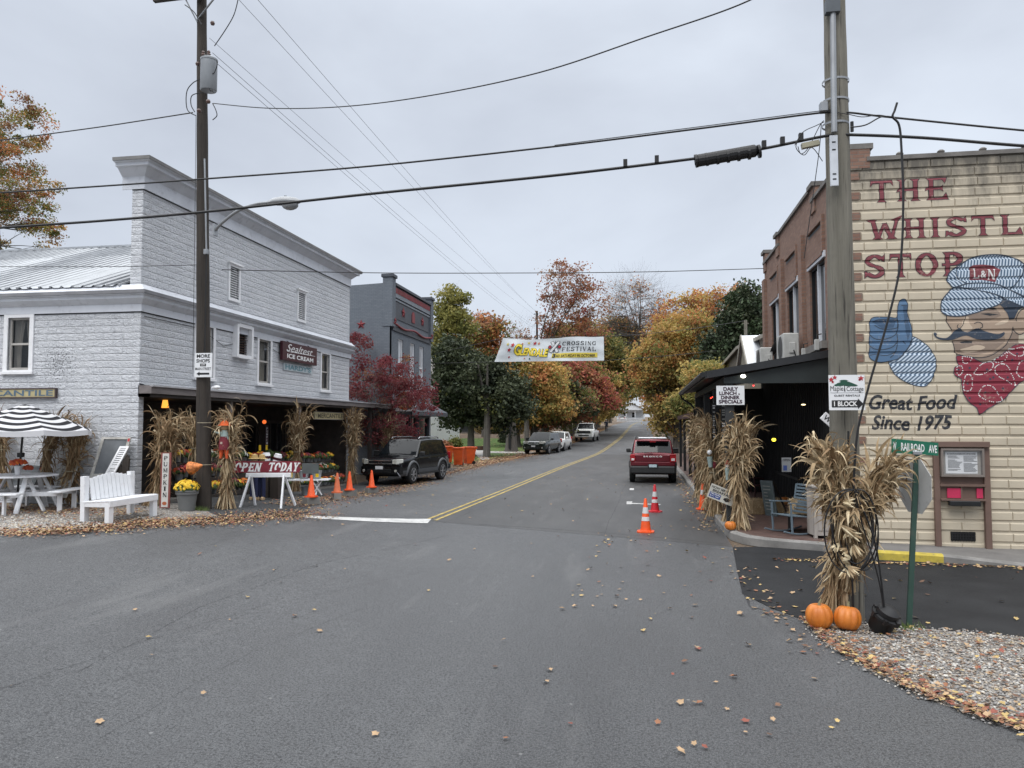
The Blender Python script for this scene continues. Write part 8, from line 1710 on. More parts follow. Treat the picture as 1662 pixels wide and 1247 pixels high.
p=G(877,738); car('parked_suv','dark green-black SUV with chrome grille parked facing the camera on the left verge','car',(p.x-.1,p.y+2.3,gz(p.x,p.y+2.3)-.02),math.atan2(-1,-.18),dict(L=4.7,W=1.9,H=1.72,zb=.32,hood=1.08,cowl=1.0,wst=.3,re=-1.7,rg=-2.2,rz=1.15,belt=1.06,wr=.37,wb=2.75,win=[(-.2,.85,0),(-1.1,-.26,0),(-1.9,-1.2,0)],doors=[-.23,-1.15,.8]),m_car('dark_green_car_paint',(.012,.018,.016),.18,.3),None,1,fr_generic(M_CHR,.72,1.0,.45,.92,.3,m_car('dark_green_car_paint2',(.012,.018,.016),.18,.3),True,True,4),rr_basic)
wp=m_car('white_car_paint',(.62,.62,.6),.25,.05)
p=G(907,733); car('parked_car','white crossover parked right behind the dark SUV on the left verge','car',(p.x-.35,p.y+2.1,gz(p.x,p.y+2.1)-.01),math.atan2(-1,-.1),dict(L=4.4,W=1.82,H=1.62,zb=.28,hood=1.0,cowl=.95,wst=.2,re=-1.5,rg=-2.1,rz=1.08,belt=.98,wr=.33,wb=2.65,win=[(-.2,.8,0),(-1.1,-.26,0)],doors=[-.23,-1.1,.8],bmir=0),wp,None,1,fr_generic(M_BLACK,.62,.85,.4,.82,.3,wp),rr_basic)
def truckbed(o,ztop,wroof,P):
    b=MB(); b.box(-2.7,-.8,1.1,-.75,.8,1.13,M_BLACK); b.build('bed',o)
p=G(951,718); car('pickup_truck','white pickup truck facing the camera farthest along the left verge','pickup truck',(p.x-.05,p.y+2.8,gz(p.x,p.y+2.8)),math.atan2(-1,-.06),dict(L=5.8,W=2.02,H=1.95,zb=.42,hood=1.25,cowl=1.5,wst=.85,re=-.45,rg=-.7,rz=1.2,belt=1.22,wr=.41,wb=3.7,win=[(.45,1.35,0),(-.35,.4,0)],doors=[.42,-.45,1.3],truck=1,bmir=1),wp,None,1,fr_generic(M_BLACK,.85,1.13,.72,1.02,.2,wp,True,False,3),rr_basic,truckbed)
p=G(1013,687); 
car('parked_car','tiny white car parked before the distant white house at the street end','car',(PY(1012,680,232).x,232,gz(0,232)+.0),math.pi/2*.9,dict(L=4.2,W=1.8,H=1.6,zb=.28,hood=1.0,cowl=.9,wst=.2,re=-1.6,rg=-2.05,rz=1.0,belt=.98,wr=.33,wb=2.6,win=[(-.2,.8,0)],doors=[-.23,.8],bmir=0),wp,None,1,fr_generic(M_BLACK,.62,.85,.4,.82,.3,wp),rr_basic)
# ---------------- houses, trees, litter, person ----------------
M_HW=mat('white_clapboard',(.62,.63,.64),.7,var=.06,vs=1); M_SHG=mat('grey_shingle',(.13,.12,.11),.8)
def house(label,x0,y0,x1,y1,z0,zw,zr,axis,wallm,porch=None,wins=((.25,.5,.75),)):
    o=thing('house',label,'house',(x0,y0,z0)); b=MB(); b.box(x0,y0,z0-.3,x1,y1,zw,wallm); 
    xm,ym=(x0+x1)/2,(y0+y1)/2
    if axis=='X': b.prism([(y0,zw),(y1,zw),(ym,zr)],'X',x0+.01,x1-.01,wallm)
    else: b.prism([(x0,zw),(x1,zw),(xm,zr)],'Y',y0+.01,y1-.01,wallm)
    n=int((zw-z0)/.22)
    for i in range(n): z=z0+i*.22; b.box(x0-.02,y0-.02,z,x1+.02,y0-.001,z+.03,wallm)
    b.build('wall',o,world=True); b=MB(); e=.4; k=(zr-zw)/((y1-y0)/2 if axis=='X' else (x1-x0)/2)
    if axis=='X':
        for s,ya in ((1,y0-e),(-1,y1+e)): b.add([(x0-e,ya,zw-k*e+.03),(x1+e,ya,zw-k*e+.03),(x1+e,ym,zr+.03),(x0-e,ym,zr+.03),(x0-e,ya,zw-k*e+.13),(x1+e,ya,zw-k*e+.13),(x1+e,ym,zr+.14),(x0-e,ym,zr+.14)],[(0,3,2,1),(4,5,6,7),(0,1,5,4),(0,4,7,3),(1,2,6,5)],M_SHG)
    else:
        for s,xa in ((1,x0-e),(-1,x1+e)): b.add([(xa,y0-e,zw-k*e+.03),(xa,y1+e,zw-k*e+.03),(xm,y1+e,zr+.03),(xm,y0-e,zr+.03),(xa,y0-e,zw-k*e+.13),(xa,y1+e,zw-k*e+.13),(xm,y1+e,zr+.14),(xm,y0-e,zr+.14)],[(0,1,2,3),(4,7,6,5),(0,4,5,1),(0,3,7,4),(1,5,6,2)],M_SHG)
    b.build('roof',o,world=True,fixn=True)
    for lvl,fr in enumerate(wins):
        for f in fr:
            x=x0+(x1-x0)*f; z=z0+.9+lvl*2.8; w=MB(); w.box(x-.55,y0-.06,z,x+.55,y0-.025,z+1.6,M_WHITE); W1=w.build('window',o,world=True); w=MB(); w.box(x-.45,y0-.07,z+.1,x+.45,y0-.061,z+1.5,M_DGLASS); w.box(x-.45,y0-.075,z+.77,x+.45,y0-.071,z+.83,M_WHITE); w.build('pane',W1,world=True)
    if porch:
        d,zp=porch; b=MB(); b.box(x0-.2,y0-d-.2,zp,x1+.2,y0-.03,zp+.2,M_SHG); b.box(x0,y0-d,zp-.2,x1,y0-.03,zp,M_HW); b.build('porch_roof',o,world=True); nn=4
        for i in range(nn): x=x0+.2+(x1-x0-.4)*i/(nn-1); b=MB(); b.box(x-.1,y0-d,z0+.4,x+.1,y0-d+.2,zp-.2,M_HW); b.build('porch_column',o,world=True)
        b=MB(); b.box(x0,y0-d,z0-.2,x1,y0-.03,z0+.4,mat('porch_base',(.12,.11,.1),.8)); b.build('porch_floor',o,world=True)
    return o
house('white clapboard house glimpsed just past the grey brick building',-30,70,-20.0,84,.3,6.2,9.0,'X',M_HW,None,((.8,),(.5,.85)))
house('dark grey house with white porch columns set back behind the lawn',-33,108,-17,118,.9,4.0,7.5,'X',mat('dark_clapboard',(.11,.115,.12),.8),(2.2,3.6),((.2,.45,.7),))
hp=PY(1025,684,240)
house('small distant white house with grey door closing the end of the street',hp.x-4.5,240,hp.x+4,250,gz(0,240)+.2,gz(0,240)+3.6,gz(0,240)+5.6,'Y',M_HW,(2,gz(0,240)+3.2),((.3,.6),))
house('barely visible grey house behind the trunks beyond the parked cars',-30,150,-18,160,2.2,5.6,8,'X',mat('dark_clapboard',(.11,.115,.12),.8),None,((.3,.7),))
b=MB(); zf=gz(0,215); 
for i in range(26): x=-6.6+i*.28; b.box(x,215,zf,x+.12,215.04,zf+1.0,M_HW)
b.box(-6.6,215.04,zf+.25,.7,215.08,zf+.35,M_HW); b.box(-6.6,215.04,zf+.75,.7,215.08,zf+.85,M_HW); x=b.build('picket_fence'); tag(x,'low white fence across the far end of the street','fence')
# ---- foliage ----
def m_leaf(name,stops,scale=.45,trans=.45):
    t=NT(name); p=t.pos(); n=t.noise(p,scale,3,.6); n2=t.noise(p,4.5,2,.6); f=t.math('ADD',t.math('MULTIPLY',n,.65),t.math('MULTIPLY',n2,.35)); c=t.ramp(f,stops); hs=t.n('ShaderNodeHueSaturation'); hs.inputs['Saturation'].default_value=.88; hs.inputs['Value'].default_value=1.25; t.l(c,hs.inputs['Color']); c=hs.outputs[0]; t.col(c); t.set(Roughness=.6); t.b.inputs['Specular IOR Level'].default_value=.25
    tr=t.n('ShaderNodeBsdfTranslucent'); t.l(c,tr.inputs[0]); ms=t.n('ShaderNodeMixShader'); ms.inputs[0].default_value=trans; t.l(t.b.outputs[0],ms.inputs[1]); t.l(tr.outputs[0],ms.inputs[2]); t.l(ms.outputs[0],t.out.inputs[0]); return t.m
LF={'gold':[m_leaf('leaf_gold',[(.35,(.17,.145,.035)),(.5,(.38,.27,.055)),(.65,(.5,.33,.07))]),m_leaf('leaf_amber',[(.35,(.24,.15,.035)),(.6,(.44,.26,.06))])],
'orange':[m_leaf('leaf_orange',[(.35,(.3,.1,.02)),(.6,(.5,.17,.035))]),m_leaf('leaf_gold2',[(.4,(.35,.2,.03)),(.6,(.5,.26,.04))])],
'red':[m_leaf('leaf_red',[(.35,(.16,.03,.025)),(.6,(.36,.06,.04))]),m_leaf('leaf_rust',[(.35,(.28,.07,.02)),(.6,(.4,.14,.04))])],
'crimson':[m_leaf('leaf_crimson',[(.35,(.09,.018,.02)),(.65,(.22,.035,.035))],.9),m_leaf('leaf_wine',[(.35,(.08,.01,.018)),(.6,(.2,.025,.035))])],
'brown':[m_leaf('leaf_brown',[(.35,(.13,.05,.025)),(.6,(.27,.1,.04))]),m_leaf('leaf_brown2',[(.4,(.2,.1,.04)),(.6,(.32,.16,.06))])],
'dark':[m_leaf('leaf_darkgreen',[(.35,(.026,.036,.018)),(.6,(.06,.072,.032))],.8,.15),m_leaf('leaf_deepgreen',[(.4,(.018,.027,.015)),(.6,(.04,.052,.026))],.8,.15)],
'green':[m_leaf('leaf_olive',[(.35,(.07,.085,.02)),(.6,(.15,.15,.035))]),m_leaf('leaf_yellowgreen',[(.4,(.13,.14,.03)),(.6,(.28,.24,.05))])],
'mag':[m_leaf('leaf_magnolia',[(.35,(.018,.035,.015)),(.6,(.045,.07,.028))],.8,.1)]}
M_BARK=m_wood('tree_bark',(.055,.047,.04),(.12,.105,.09)); M_BARKG=m_wood('grey_tree_bark',(.07,.062,.055),(.135,.122,.108))
def tree(name,label,base,h,crown,mats,weights,nclump,nleaf,lsize,tr=.25,seed=0,fork=.35,cspread=.8,bark=None,group='trees along the street',bare=0,lean=(0,0),limbs=6,shell=.45,flat=1.0):
    """crown: list of ellipsoids (dx,dy,z,rx,ry,rz) relative to base"""
    rng=np.random.RandomState(seed); rd=random.Random(seed); base=Vector(base); bark=bark or M_BARK
    o=thing(name,label,'tree',base,0,group)
    vol=np.array([c[3]*c[4]*c[5] for c in crown]); pr=vol/vol.sum(); C=[];CI=[]
    while len(C)<nclump:
        i=rng.choice(len(crown),p=pr); c=crown[i]; d=rng.normal(size=3); d/=np.linalg.norm(d); r=rng.uniform(shell,1)**(1/2.2)*rng.uniform(.82,1.17); q=np.array([c[0]+d[0]*c[3]*r,c[1]+d[1]*c[4]*r,c[2]+d[2]*c[5]*r])
        if d[2]<-.55 and rng.rand()<.6: continue
        C.append(q); CI.append(i)
    C=np.array(C)
    # skeleton
    b=MB(); zf=h*fork; tp=[Vector((0,0,-.3)),Vector((lean[0]*.2+rd.uniform(-.05,.05),lean[1]*.2,zf*.5)),Vector((lean[0]*.5,lean[1]*.5,zf))]; b.tube([Vector((0,0,-.3)),Vector((0,0,.12)),tp[1],tp[2]],[tr*1.7,tr*1.15,tr*.9,tr*.75],bark,10)
    ends=[]; 
    idx=rng.choice(len(C),size=min(limbs,len(C)),replace=False)
    for k in idx:
        e=Vector(C[k]); m=tp[2].lerp(e,.5)+Vector((rd.uniform(-.3,.3),rd.uniform(-.3,.3),rd.uniform(.2,.8)))*h*.05; path=catmull([tp[2]-Vector((0,0,.3)),tp[2].lerp(m,.4),m,e],4); rs=[tr*.5*(1-.85*i/(len(path)-1)) for i in range(len(path))]; b.tube(path,rs,bark,6,False); ends+=[(p_,r_) for p_,r_ in zip(path[3:],rs[3:])]
    EP=np.array([e[0][:] for e in ends])
    nb=len(C) if not bare else len(C)
    for k in range(nb):
        dd=np.linalg.norm(EP-C[k],axis=1)+ (EP[:,2]>C[k][2])*.6; j=int(dd.argmin()); s_,r_=ends[j]; e=Vector(C[k]); m=s_.lerp(e,.5)+Vector((rd.uniform(-1,1),rd.uniform(-1,1),rd.uniform(0,1)))*.08*(e-s_).length
        r0=min(r_*.7,.05*tr/.25+.01); b.tube([s_,m,e],[r0,r0*.6,r0*.25],bark,4,False)
        for q in range(3+bare*3):
            d=Vector(rng.normal(size=3)); d.z=abs(d.z)*.7 if bare else d.z; d.normalize(); q0=m.lerp(e,rd.uniform(.2,1)); b.tube([q0,q0+d*cspread*(.6+bare*.5),q0+d*cspread*(1.1+bare*1.0)+Vector((0,0,.1*bare))],[r0*.35,r0*.22,.005],bark,3,False)
    b.build('trunk',o,smooth=50)
    # leaves
    per=np.maximum(1,rng.poisson(nleaf*rng.uniform(.25,1.75,size=len(C)))); ci=np.repeat(np.arange(len(C)),per); n=len(ci)
    g=rng.normal(size=(n,3)); g/=np.linalg.norm(g,axis=1)[:,None]; g*= (rng.rand(n,1)**.5)*cspread*(.45+1.05*rng.rand(len(C)))[ci][:,None]; g[:,2]*=.65*flat
    P=C[ci]+g; nr=rng.normal(size=(n,3)); nr[:,2]+=.6; nr/=np.linalg.norm(nr,axis=1)[:,None]; t=np.cross(nr,rng.normal(size=(n,3))); t/=np.linalg.norm(t,axis=1)[:,None]; u=np.cross(nr,t); s=lsize*rng.uniform(.6,1.35,size=(n,1))
    V=np.empty((n,4,3)); V[:,0]=P-t*s; V[:,1]=P-u*s*.62; V[:,2]=P+t*s; V[:,3]=P+u*s*.62; V=V.reshape(-1,3); F=np.arange(n*4).reshape(-1,4)
    wts=np.array(weights,float); wts/=wts.sum(); cm=rng.choice(len(mats),p=wts,size=len(C)); mi=np.where(rng.rand(n)<.75,cm[ci],rng.choice(len(mats),p=wts,size=n))
    npobj('crown',V,F,mats,mi,o); return o
def px_tree(name,label,bx,by,y,cr,*a,z0=None,**k):
    """crown given in photo pixels at distance y: list of (px,py,rx_px,ry_px)"""
    p=PY(bx,650,y); z0=gz(p.x,y) if z0 is None else z0; base=Vector((p.x,y,z0)); out=[]
    for (cx_,cy_,rx_,ry_) in cr:
        c=PY(cx_,cy_,y); e=PY(cx_+rx_,cy_,y); t=PY(cx_,cy_-ry_,y); rx=abs(e.x-c.x); out.append((c.x-base.x,0,c.z-z0,rx,max(rx*.9,2.0),abs(t.z-c.z)))
    h=max(c[2]+c[5] for c in out); return tree(name,label,base,h,out,*a,**k)
L=LF
px_tree('maple_tree','tall yellow-brown tree rising behind the left end of the tin roof',-5,0,46,[(18,215,46,60),(-60,300,70,120),(32,320,52,60),(10,280,62,60),(10,370,70,60)],L['green']+L['orange']+L['brown'],[2.2,2.4,.7,1.2,1,1.6],290,110,.085,tr=.3,seed=1,cspread=.75,fork=.3)
px_tree('japanese_maple','low spreading crimson tree between the store and the grey brick building',612,0,32.6,[(600,625,40,52),(640,612,38,34),(672,640,26,28),(690,655,14,16),(585,700,35,40),(640,700,32,30),(580,560,18,20)],L['crimson']+L['brown'],[3.5,2,.25,.1],200,85,.05,tr=.1,seed=2,cspread=.45,fork=.25,shell=.3)
px_tree('pear_tree','rounded dark green tree standing on the lawn behind the orange bins',765,0,56,[(772,632,58,58),(735,602,26,62),(815,652,48,42),(732,665,28,34),(790,672,52,22)],L['dark']+L['green'],[2,1.5,.12,.0],360,105,.13,tr=.28,seed=3,cspread=.85,fork=.28)
px_tree('poplar_tree','pale yellow-green pointed tree behind the grey brick building',728,0,82,[(732,500,22,34),(730,545,34,50),(712,600,30,60)],L['green'],[1,2],130,110,.17,tr=.25,seed=4,cspread=1.3)
px_tree('maple_tree','orange-red small-leaved tree between the pointed tree and the banner',785,0,95,[(780,545,36,32),(800,590,30,34),(750,570,30,50),(720,640,22,50)],L['orange']+L['brown']+L['green'],[2,1,1.5,1,1,.5],130,110,.19,tr=.25,seed=5,cspread=1.4)
px_tree('bare_tree','thin nearly bare twiggy tree left of the distant utility pole',835,0,110,[(835,560,32,34)],L['brown'],[1,1],50,18,.13,tr=.18,seed=6,bare=1,cspread=1.4)
px_tree('oak_tree','tall russet tree with leaning open crown right of the distant utility pole',880,0,98,[(918,462,44,44),(950,495,40,42),(897,510,28,50),(925,550,50,30),(965,530,26,26)],L['brown']+L['red'],[2,1.5,.4,.6],210,34,.15,tr=.42,seed=7,cspread=1.25,bare=0,lean=(-1.5,0),limbs=12,shell=.35)
px_tree('bare_tree','large pale nearly bare tree above the right end of the banner',1072,0,120,[(1032,505,58,54),(1010,550,44,38),(1058,540,38,40)],L['brown']+L['orange'],[1,1,1,.5],260,9,.15,tr=.45,seed=8,bare=1,lean=(-5,0),cspread=1.9,bark=M_BARKG,limbs=12)
px_tree('maple_tree','golden maple below the left half of the banner with yellow lower boughs',835,0,72,[(860,620,52,38),(835,660,45,40),(890,655,40,30)],L['gold']+L['orange']+L['green'],[2,1.5,1,1,1.2,.8],300,130,.15,tr=.55,seed=9,cspread=1.1,fork=.35)
px_tree('maple_tree','red-orange maple directly below the middle of the banner',885,0,86,[(925,620,55,38),(900,660,50,30),(960,650,36,34)],L['red']+L['brown']+L['green'],[2,2,.8,.8,1.2,.5],280,120,.17,tr=.45,seed=10,cspread=1.2)
px_tree('maple_tree','olive green maple below the right end of the banner',935,0,104,[(955,640,54,36),(980,590,50,40),(925,668,40,14),(940,560,50,34)],L['green']+L['gold'],[2.5,1.2,1.2,.8],300,120,.19,tr=.45,seed=11,cspread=1.4)
px_tree('maple_tree','broad olive and gold maple arching over the far end of the street',965,0,125,[(1000,605,52,44),(978,660,34,20),(1000,560,45,40)],L['green']+L['gold'],[1.5,1,1.5,1],260,120,.22,tr=.4,seed=12,cspread=1.6)
px_tree('maple_tree','big bright golden-orange maple overhanging the right side of the street',1100,0,62,[(1090,590,62,58),(1125,640,50,48),(1078,655,34,34),(1115,545,50,40),(1068,600,50,44),(1085,685,30,20)],L['gold']+L['orange']+L['green'],[3,1.6,.7,1,.5,1.3],430,75,.12,tr=.4,seed=13,cspread=.9,fork=.3)
px_tree('maple_tree','tall orange tree behind the golden maple',1120,0,100,[(1110,520,55,38),(1150,500,48,34),(1180,490,38,24),(1090,560,50,50)],L['orange']+L['brown']+L['gold'],[2,1,1,.7,1,1],210,50,.18,tr=.4,seed=14,cspread=1.5)
px_tree('magnolia_tree','glossy dark green tree against the sky beside the brick restaurant',1215,0,58,[(1215,530,42,58),(1185,580,42,45),(1225,600,40,50),(1160,600,30,24)],L['mag']+L['dark'],[2,1,1],330,150,.13,tr=.3,seed=15,cspread=.9)
px_tree('maple_tree','yellow tree peeping above the restaurant porch roof end',1150,0,50,[(1145,615,30,26),(1120,660,26,24)],L['gold']+L['green'],[2,1,1,2],120,120,.11,tr=.2,seed=16,cspread=.8,fork=.3)
px_tree('maple_tree','small bright yellow tree at the far left of the road crest',985,0,140,[(985,672,12,9),(965,660,24,14)],L['gold']+L['green'],[1,1,1,2],80,90,.2,tr=.2,seed=17,cspread=1.1)
px_tree('maple_tree','distant brown and orange tree behind the parked pickup',900,0,135,[(880,640,60,45),(930,610,50,50),(850,600,40,40)],L['brown']+L['green'],[1,1,1,.5],220,110,.24,tr=.4,seed=18,cspread=1.8)
px_tree('maple_tree','dull green and orange tree filling the gap behind the pear tree',800,0,120,[(800,630,60,50),(740,660,50,45),(830,590,40,40)],L['green']+L['brown']+L['dark'],[1.5,1,1,.6,1,1],240,110,.24,tr=.4,seed=19,cspread=1.8)
px_tree('maple_tree','far orange tree closing the view right of the road crest',1085,0,150,[(1080,650,34,40),(1090,620,54,54),(1150,600,60,60)],L['orange']+L['gold'],[1,1,1,1],220,110,.26,tr=.4,seed=20,cspread=2.0)
px_tree('maple_tree','far gold tree in front of the last white house',990,0,190,[(990,628,36,26),(955,640,40,40)],L['gold']+L['green'],[1,.6,1,1],150,110,.3,tr=.4,seed=21,cspread=2.2)
px_tree('maple_tree','shady olive and rust maple spreading low over the parked dark SUV and white car',868,0,76,[(880,668,50,26),(920,655,46,34),(845,655,30,30)],L['green']+L['brown']+L['dark'],[1.6,.5,.8,.6,.5,.4],230,90,.15,tr=.35,seed=51,cspread=1.1,fork=.45)
px_tree('maple_tree','amber and olive maple above the white pickup on the left verge',940,0,96,[(950,644,42,28),(978,634,34,30),(925,620,40,36)],L['gold']+L['green']+L['red'],[1,1,1.2,1,.3,.5],210,90,.18,tr=.35,seed=52,cspread=1.3,fork=.45)
# bare stout trunks on the verge
def trunk(px,py,wpx,toppy,label,bark,seed,spread=1.6,hollow=False):
    p=G(px,py); d=Vector((p.x,p.y)).length; r=wpx/1250*p.y/2; t=PY(px+2,toppy,p.y); o=thing('tree_trunk',label,'tree',p,0,'stout old trunks on the left verge'); b=MB(); h_=t.z-p.z; n=9; V=[];F=[];N=28; rg=random.Random(seed); ph=[rg.uniform(0,6.28) for _ in range(4)]
    for i in range(n+1):
        f=i/n; rr=r*(1+(spread-1)*math.exp(-f*9))*(1-.18*f)
        for k in range(N):
            a=2*math.pi*k/N; q=rr*(1+.10*math.sin(5*a+ph[0])*(1-f*.6)+.05*math.sin(9*a+ph[1]+f*3)); V.append((q*math.cos(a)+.1*r*math.sin(f*3+ph[2]),q*math.sin(a),-.25+(h_+.25)*f))
    for i in range(n):
        for k in range(N): F.append((i*N+k,i*N+(k+1)%N,(i+1)*N+(k+1)%N,(i+1)*N+k))
    b.add(V,F,bark); 
    for s in range(4): a=rg.uniform(0,6.28); b.tube([(0,0,h_-.2),(r*1.5*math.cos(a),r*1.5*math.sin(a),h_+1.2),(r*3.5*math.cos(a),r*3.5*math.sin(a),h_+3)],[r*.6,r*.4,r*.2],bark,8)
    b.build('trunk',o,smooth=60)
    if hollow: b=MB(); b.prism([(-.25*r,.2),(.2*r,.15),(.3*r,.6*h_),(.1*r,.9*h_),(-.2*r,.7*h_)],'Y',-r*1.12,-r*.9,M_DARK); b.build('hollow',o)
trunk(790,742,11.5,660,'straight grey trunk on the verge right of the orange bins',M_BARKG,1,1.12); trunk(829,733,17,660,'widest flared trunk with dark hollow left of the dark parked SUV',M_BARK,2,1.55,True); trunk(855,727,9,662,'pale trunk immediately left of the dark parked SUV',M_BARKG,3,1.3); trunk(864,724,7,650,'dark trunk touching the roof of the dark parked SUV',M_BARK,4,1.2)
for i,(px,py,w_,lab) in enumerate(((917,712,6,'first thin dark trunk left of the white pickup'),(926,708,6,'second thin dark trunk left of the white pickup'),(936,704,5,'thin trunk directly behind the white pickup'),(958,698,8,'forked dark trunk behind the white pickup roof'),(1087,722,14,'dark leaning trunk behind the red SUV'),(972,694,5,'slim trunk right of the white pickup'))): trunk(px,py,w_,640,lab,M_BARK,10+i,1.2)
# shrubs
def shrub(px,py,y,rpx,label,ms,seed):
    c=PY(px,py,y); r=abs(PY(px+rpx,py,y).x-c.x); z0=gz(c.x,y); tree('shrub',label,(c.x,y,z0),r*1.6,[(0,0,r*.7,r,r,r*.8)],ms,[1]*len(ms),45,60,.09,tr=.06,seed=seed,cspread=.45,fork=.15,group='shrubs at the back of the lawn')
shrub(738,693,70,9,'olive shrub in front of the white clapboard house',L['green'],31); shrub(717,697,66,8,'brownish shrub by the corner of the grey brick building',L['brown'],32); shrub(805,694,105,14,'yellow-green shrub below the dark porch house, left of the wide trunk',L['green'],33); shrub(785,698,104,12,'golden shrub below the dark porch house',L['gold'],34); shrub(822,698,80,8,'dark shrub beside the wide hollow trunk',L['dark'],35)
# satellite leaf litter as real leaves
LM=[mat('fallen_leaf_rust',(.23,.1,.05),.7,var=.3,vs=8),mat('fallen_leaf_tan',(.35,.235,.135),.7,var=.3,vs=8),mat('fallen_leaf_yellow',(.42,.3,.12),.7,var=.25,vs=8),mat('fallen_leaf_brown',(.13,.07,.042),.7,var=.3,vs=8),mat('fallen_leaf_red',(.2,.06,.04),.7,var=.3,vs=8)]
def leaves(name,label,P,size,seed,wts=(3,3,1.5,2.5,1),cat='fallen leaves'):
    rng=np.random.RandomState(seed); n=len(P); k=11
    ang=np.linspace(0,2*np.pi,10,endpoint=False); rad=np.array([1,.62,.9,.6,.78,.35,.66,.58,.88,.64])
    base=np.zeros((k,3)); base[1:,0]=rad*np.cos(ang); base[1:,1]=rad*np.sin(ang); base[1:,2]=.22*np.abs(np.sin(ang*1.0))*rad
    s=size*rng.uniform(.55,1.25,n); th=rng.uniform(0,6.283,n); tx=rng.normal(0,.3,n); ty=rng.normal(0,.3,n); c,s_=np.cos(th),np.sin(th)
    B=base[None]*s[:,None,None]; B=B*np.stack([np.ones(n),rng.uniform(.6,1,n),rng.uniform(-.6,1.8,n)],1)[:,None,:]
    X=B[...,0]*c[:,None]-B[...,1]*s_[:,None]; Y=B[...,0]*s_[:,None]+B[...,1]*c[:,None]; Z=B[...,2]+X*tx[:,None]*.6+Y*ty[:,None]*.6; Z-=Z.min(axis=1)[:,None]; Z+=.004
    V=np.stack([X+P[:,0:1],Y+P[:,1:2],Z+P[:,2:3]],2).reshape(-1,3); f=np.array([(0,1+i,1+(i+1)%10) for i in range(10)]); F=(f[None]+(np.arange(n)*k)[:,None,None]).reshape(-1,3)
    w=np.array(wts,float); w/=w.sum(); mi=np.repeat(rng.choice(5,p=w,size=n),10); o=npobj(name,V,F,LM,mi); return tag(o,label,cat,kind='stuff')
rng=np.random.RandomState(77)
def ground_pts(xy,dz=.0): return np.array([(x,y,gz(x,y)+.008+dz) for x,y in xy])
pts=[]
for i in range(14000):   # left gutter drift
    y=rng.uniform(18,62); e=interp(XL,y); w=rng.exponential(.38)*rng.choice([-1,1],p=[.72,.28]) if y>22 else rng.normal(0,.35); x=e+w+(.1 if y<24 else 0)
    if y<30: x=e+.25+rng.normal(0,.4)-(.0)
    pts.append((x,y))
leaves('leaf_litter','drift of orange and tan leaves along the left road edge',ground_pts(pts),.034,1)
pts=[]
E2=[(p.x,p.y) for p in EDGE[1:]]
for i in range(6500):
    k=rng.randint(len(E2)-1); f=rng.rand(); a=E2[k];c=E2[k+1]; x=a[0]+(c[0]-a[0])*f; y=a[1]+(c[1]-a[1])*f; cl=.35+.65*max(0,math.sin(x*2.3+1)*math.sin(x*5.1+y*1.7)); pts.append((x+rng.normal(0,.35),y+(abs(rng.normal(0,.75))*cl-.12+rng.exponential(.25)*rng.choice([0,-.5]) if k<3 else rng.normal(.15,.5))))
for i in range(2600): x=rng.uniform(-16,-10.5); pts.append((x,min(16.0,14.9+rng.normal(0,.5)-.1*(x+13))))
leaves('leaf_litter','orange leaf drift on the gravel in front of the bench and picnic table',ground_pts(pts,.008),.033,2)
pts=[(rng.uniform(-22,-9.2),rng.uniform(40,100)) for i in range(2500)]+[(interp(XL,y)-abs(rng.normal(0,1.6)),y) for y in rng.uniform(42,130,14000)]
leaves('leaf_litter','leaves carpeting the verge under the old trunks',ground_pts(pts,.0),.06,3)
pts=[(1.5+rng.normal(0,.12),y) for y in rng.uniform(17,60,900)]+[(rng.uniform(1.6,14),rng.uniform(9,13.5)) for i in range(170)]+[(x,13.95-.03*x-abs(rng.normal(0,.12))) for x in rng.uniform(2.2,10,420)]+[(1.55+rng.normal(0,.14)+.3*abs(y-11)/5,y) for y in rng.uniform(8.2,13,70)]
pts+=[(rng.uniform(-1.0,1.7),rng.uniform(5.5,18)) for i in range(115)]+[(rng.uniform(-8,0),rng.uniform(4,17)) for i in range(40)]+[(rng.uniform(-8,1.5),rng.uniform(18,40)) for i in range(160)]
leaves('leaf_litter','scattered single leaves lying on the grey asphalt and side road',ground_pts(pts,.004),.044,4,(1.3,4,2.6,1.2,.6))
GE=[(1.85,9.7),(1.9,8.6),(2.08,7.8),(2.34,7.1),(2.8,6.4),(4,5)]
pts=[]
for i in range(900):
    k=rng.randint(len(GE)-1); f=rng.rand(); a=GE[k];c=GE[k+1]; pts.append((a[0]+(c[0]-a[0])*f+abs(rng.normal(0,.16))-.02,a[1]+(c[1]-a[1])*f+rng.normal(0,.05)))
for i in range(1500):
    x=rng.uniform(2.2,7); y=rng.uniform(4.5,9.3)
    if x>1.9+(9-y)*.3: pts.append((x,y))
leaves('leaf_litter','rust and tan leaves strewn over the gravel corner',ground_pts(pts,.02),.036,5)
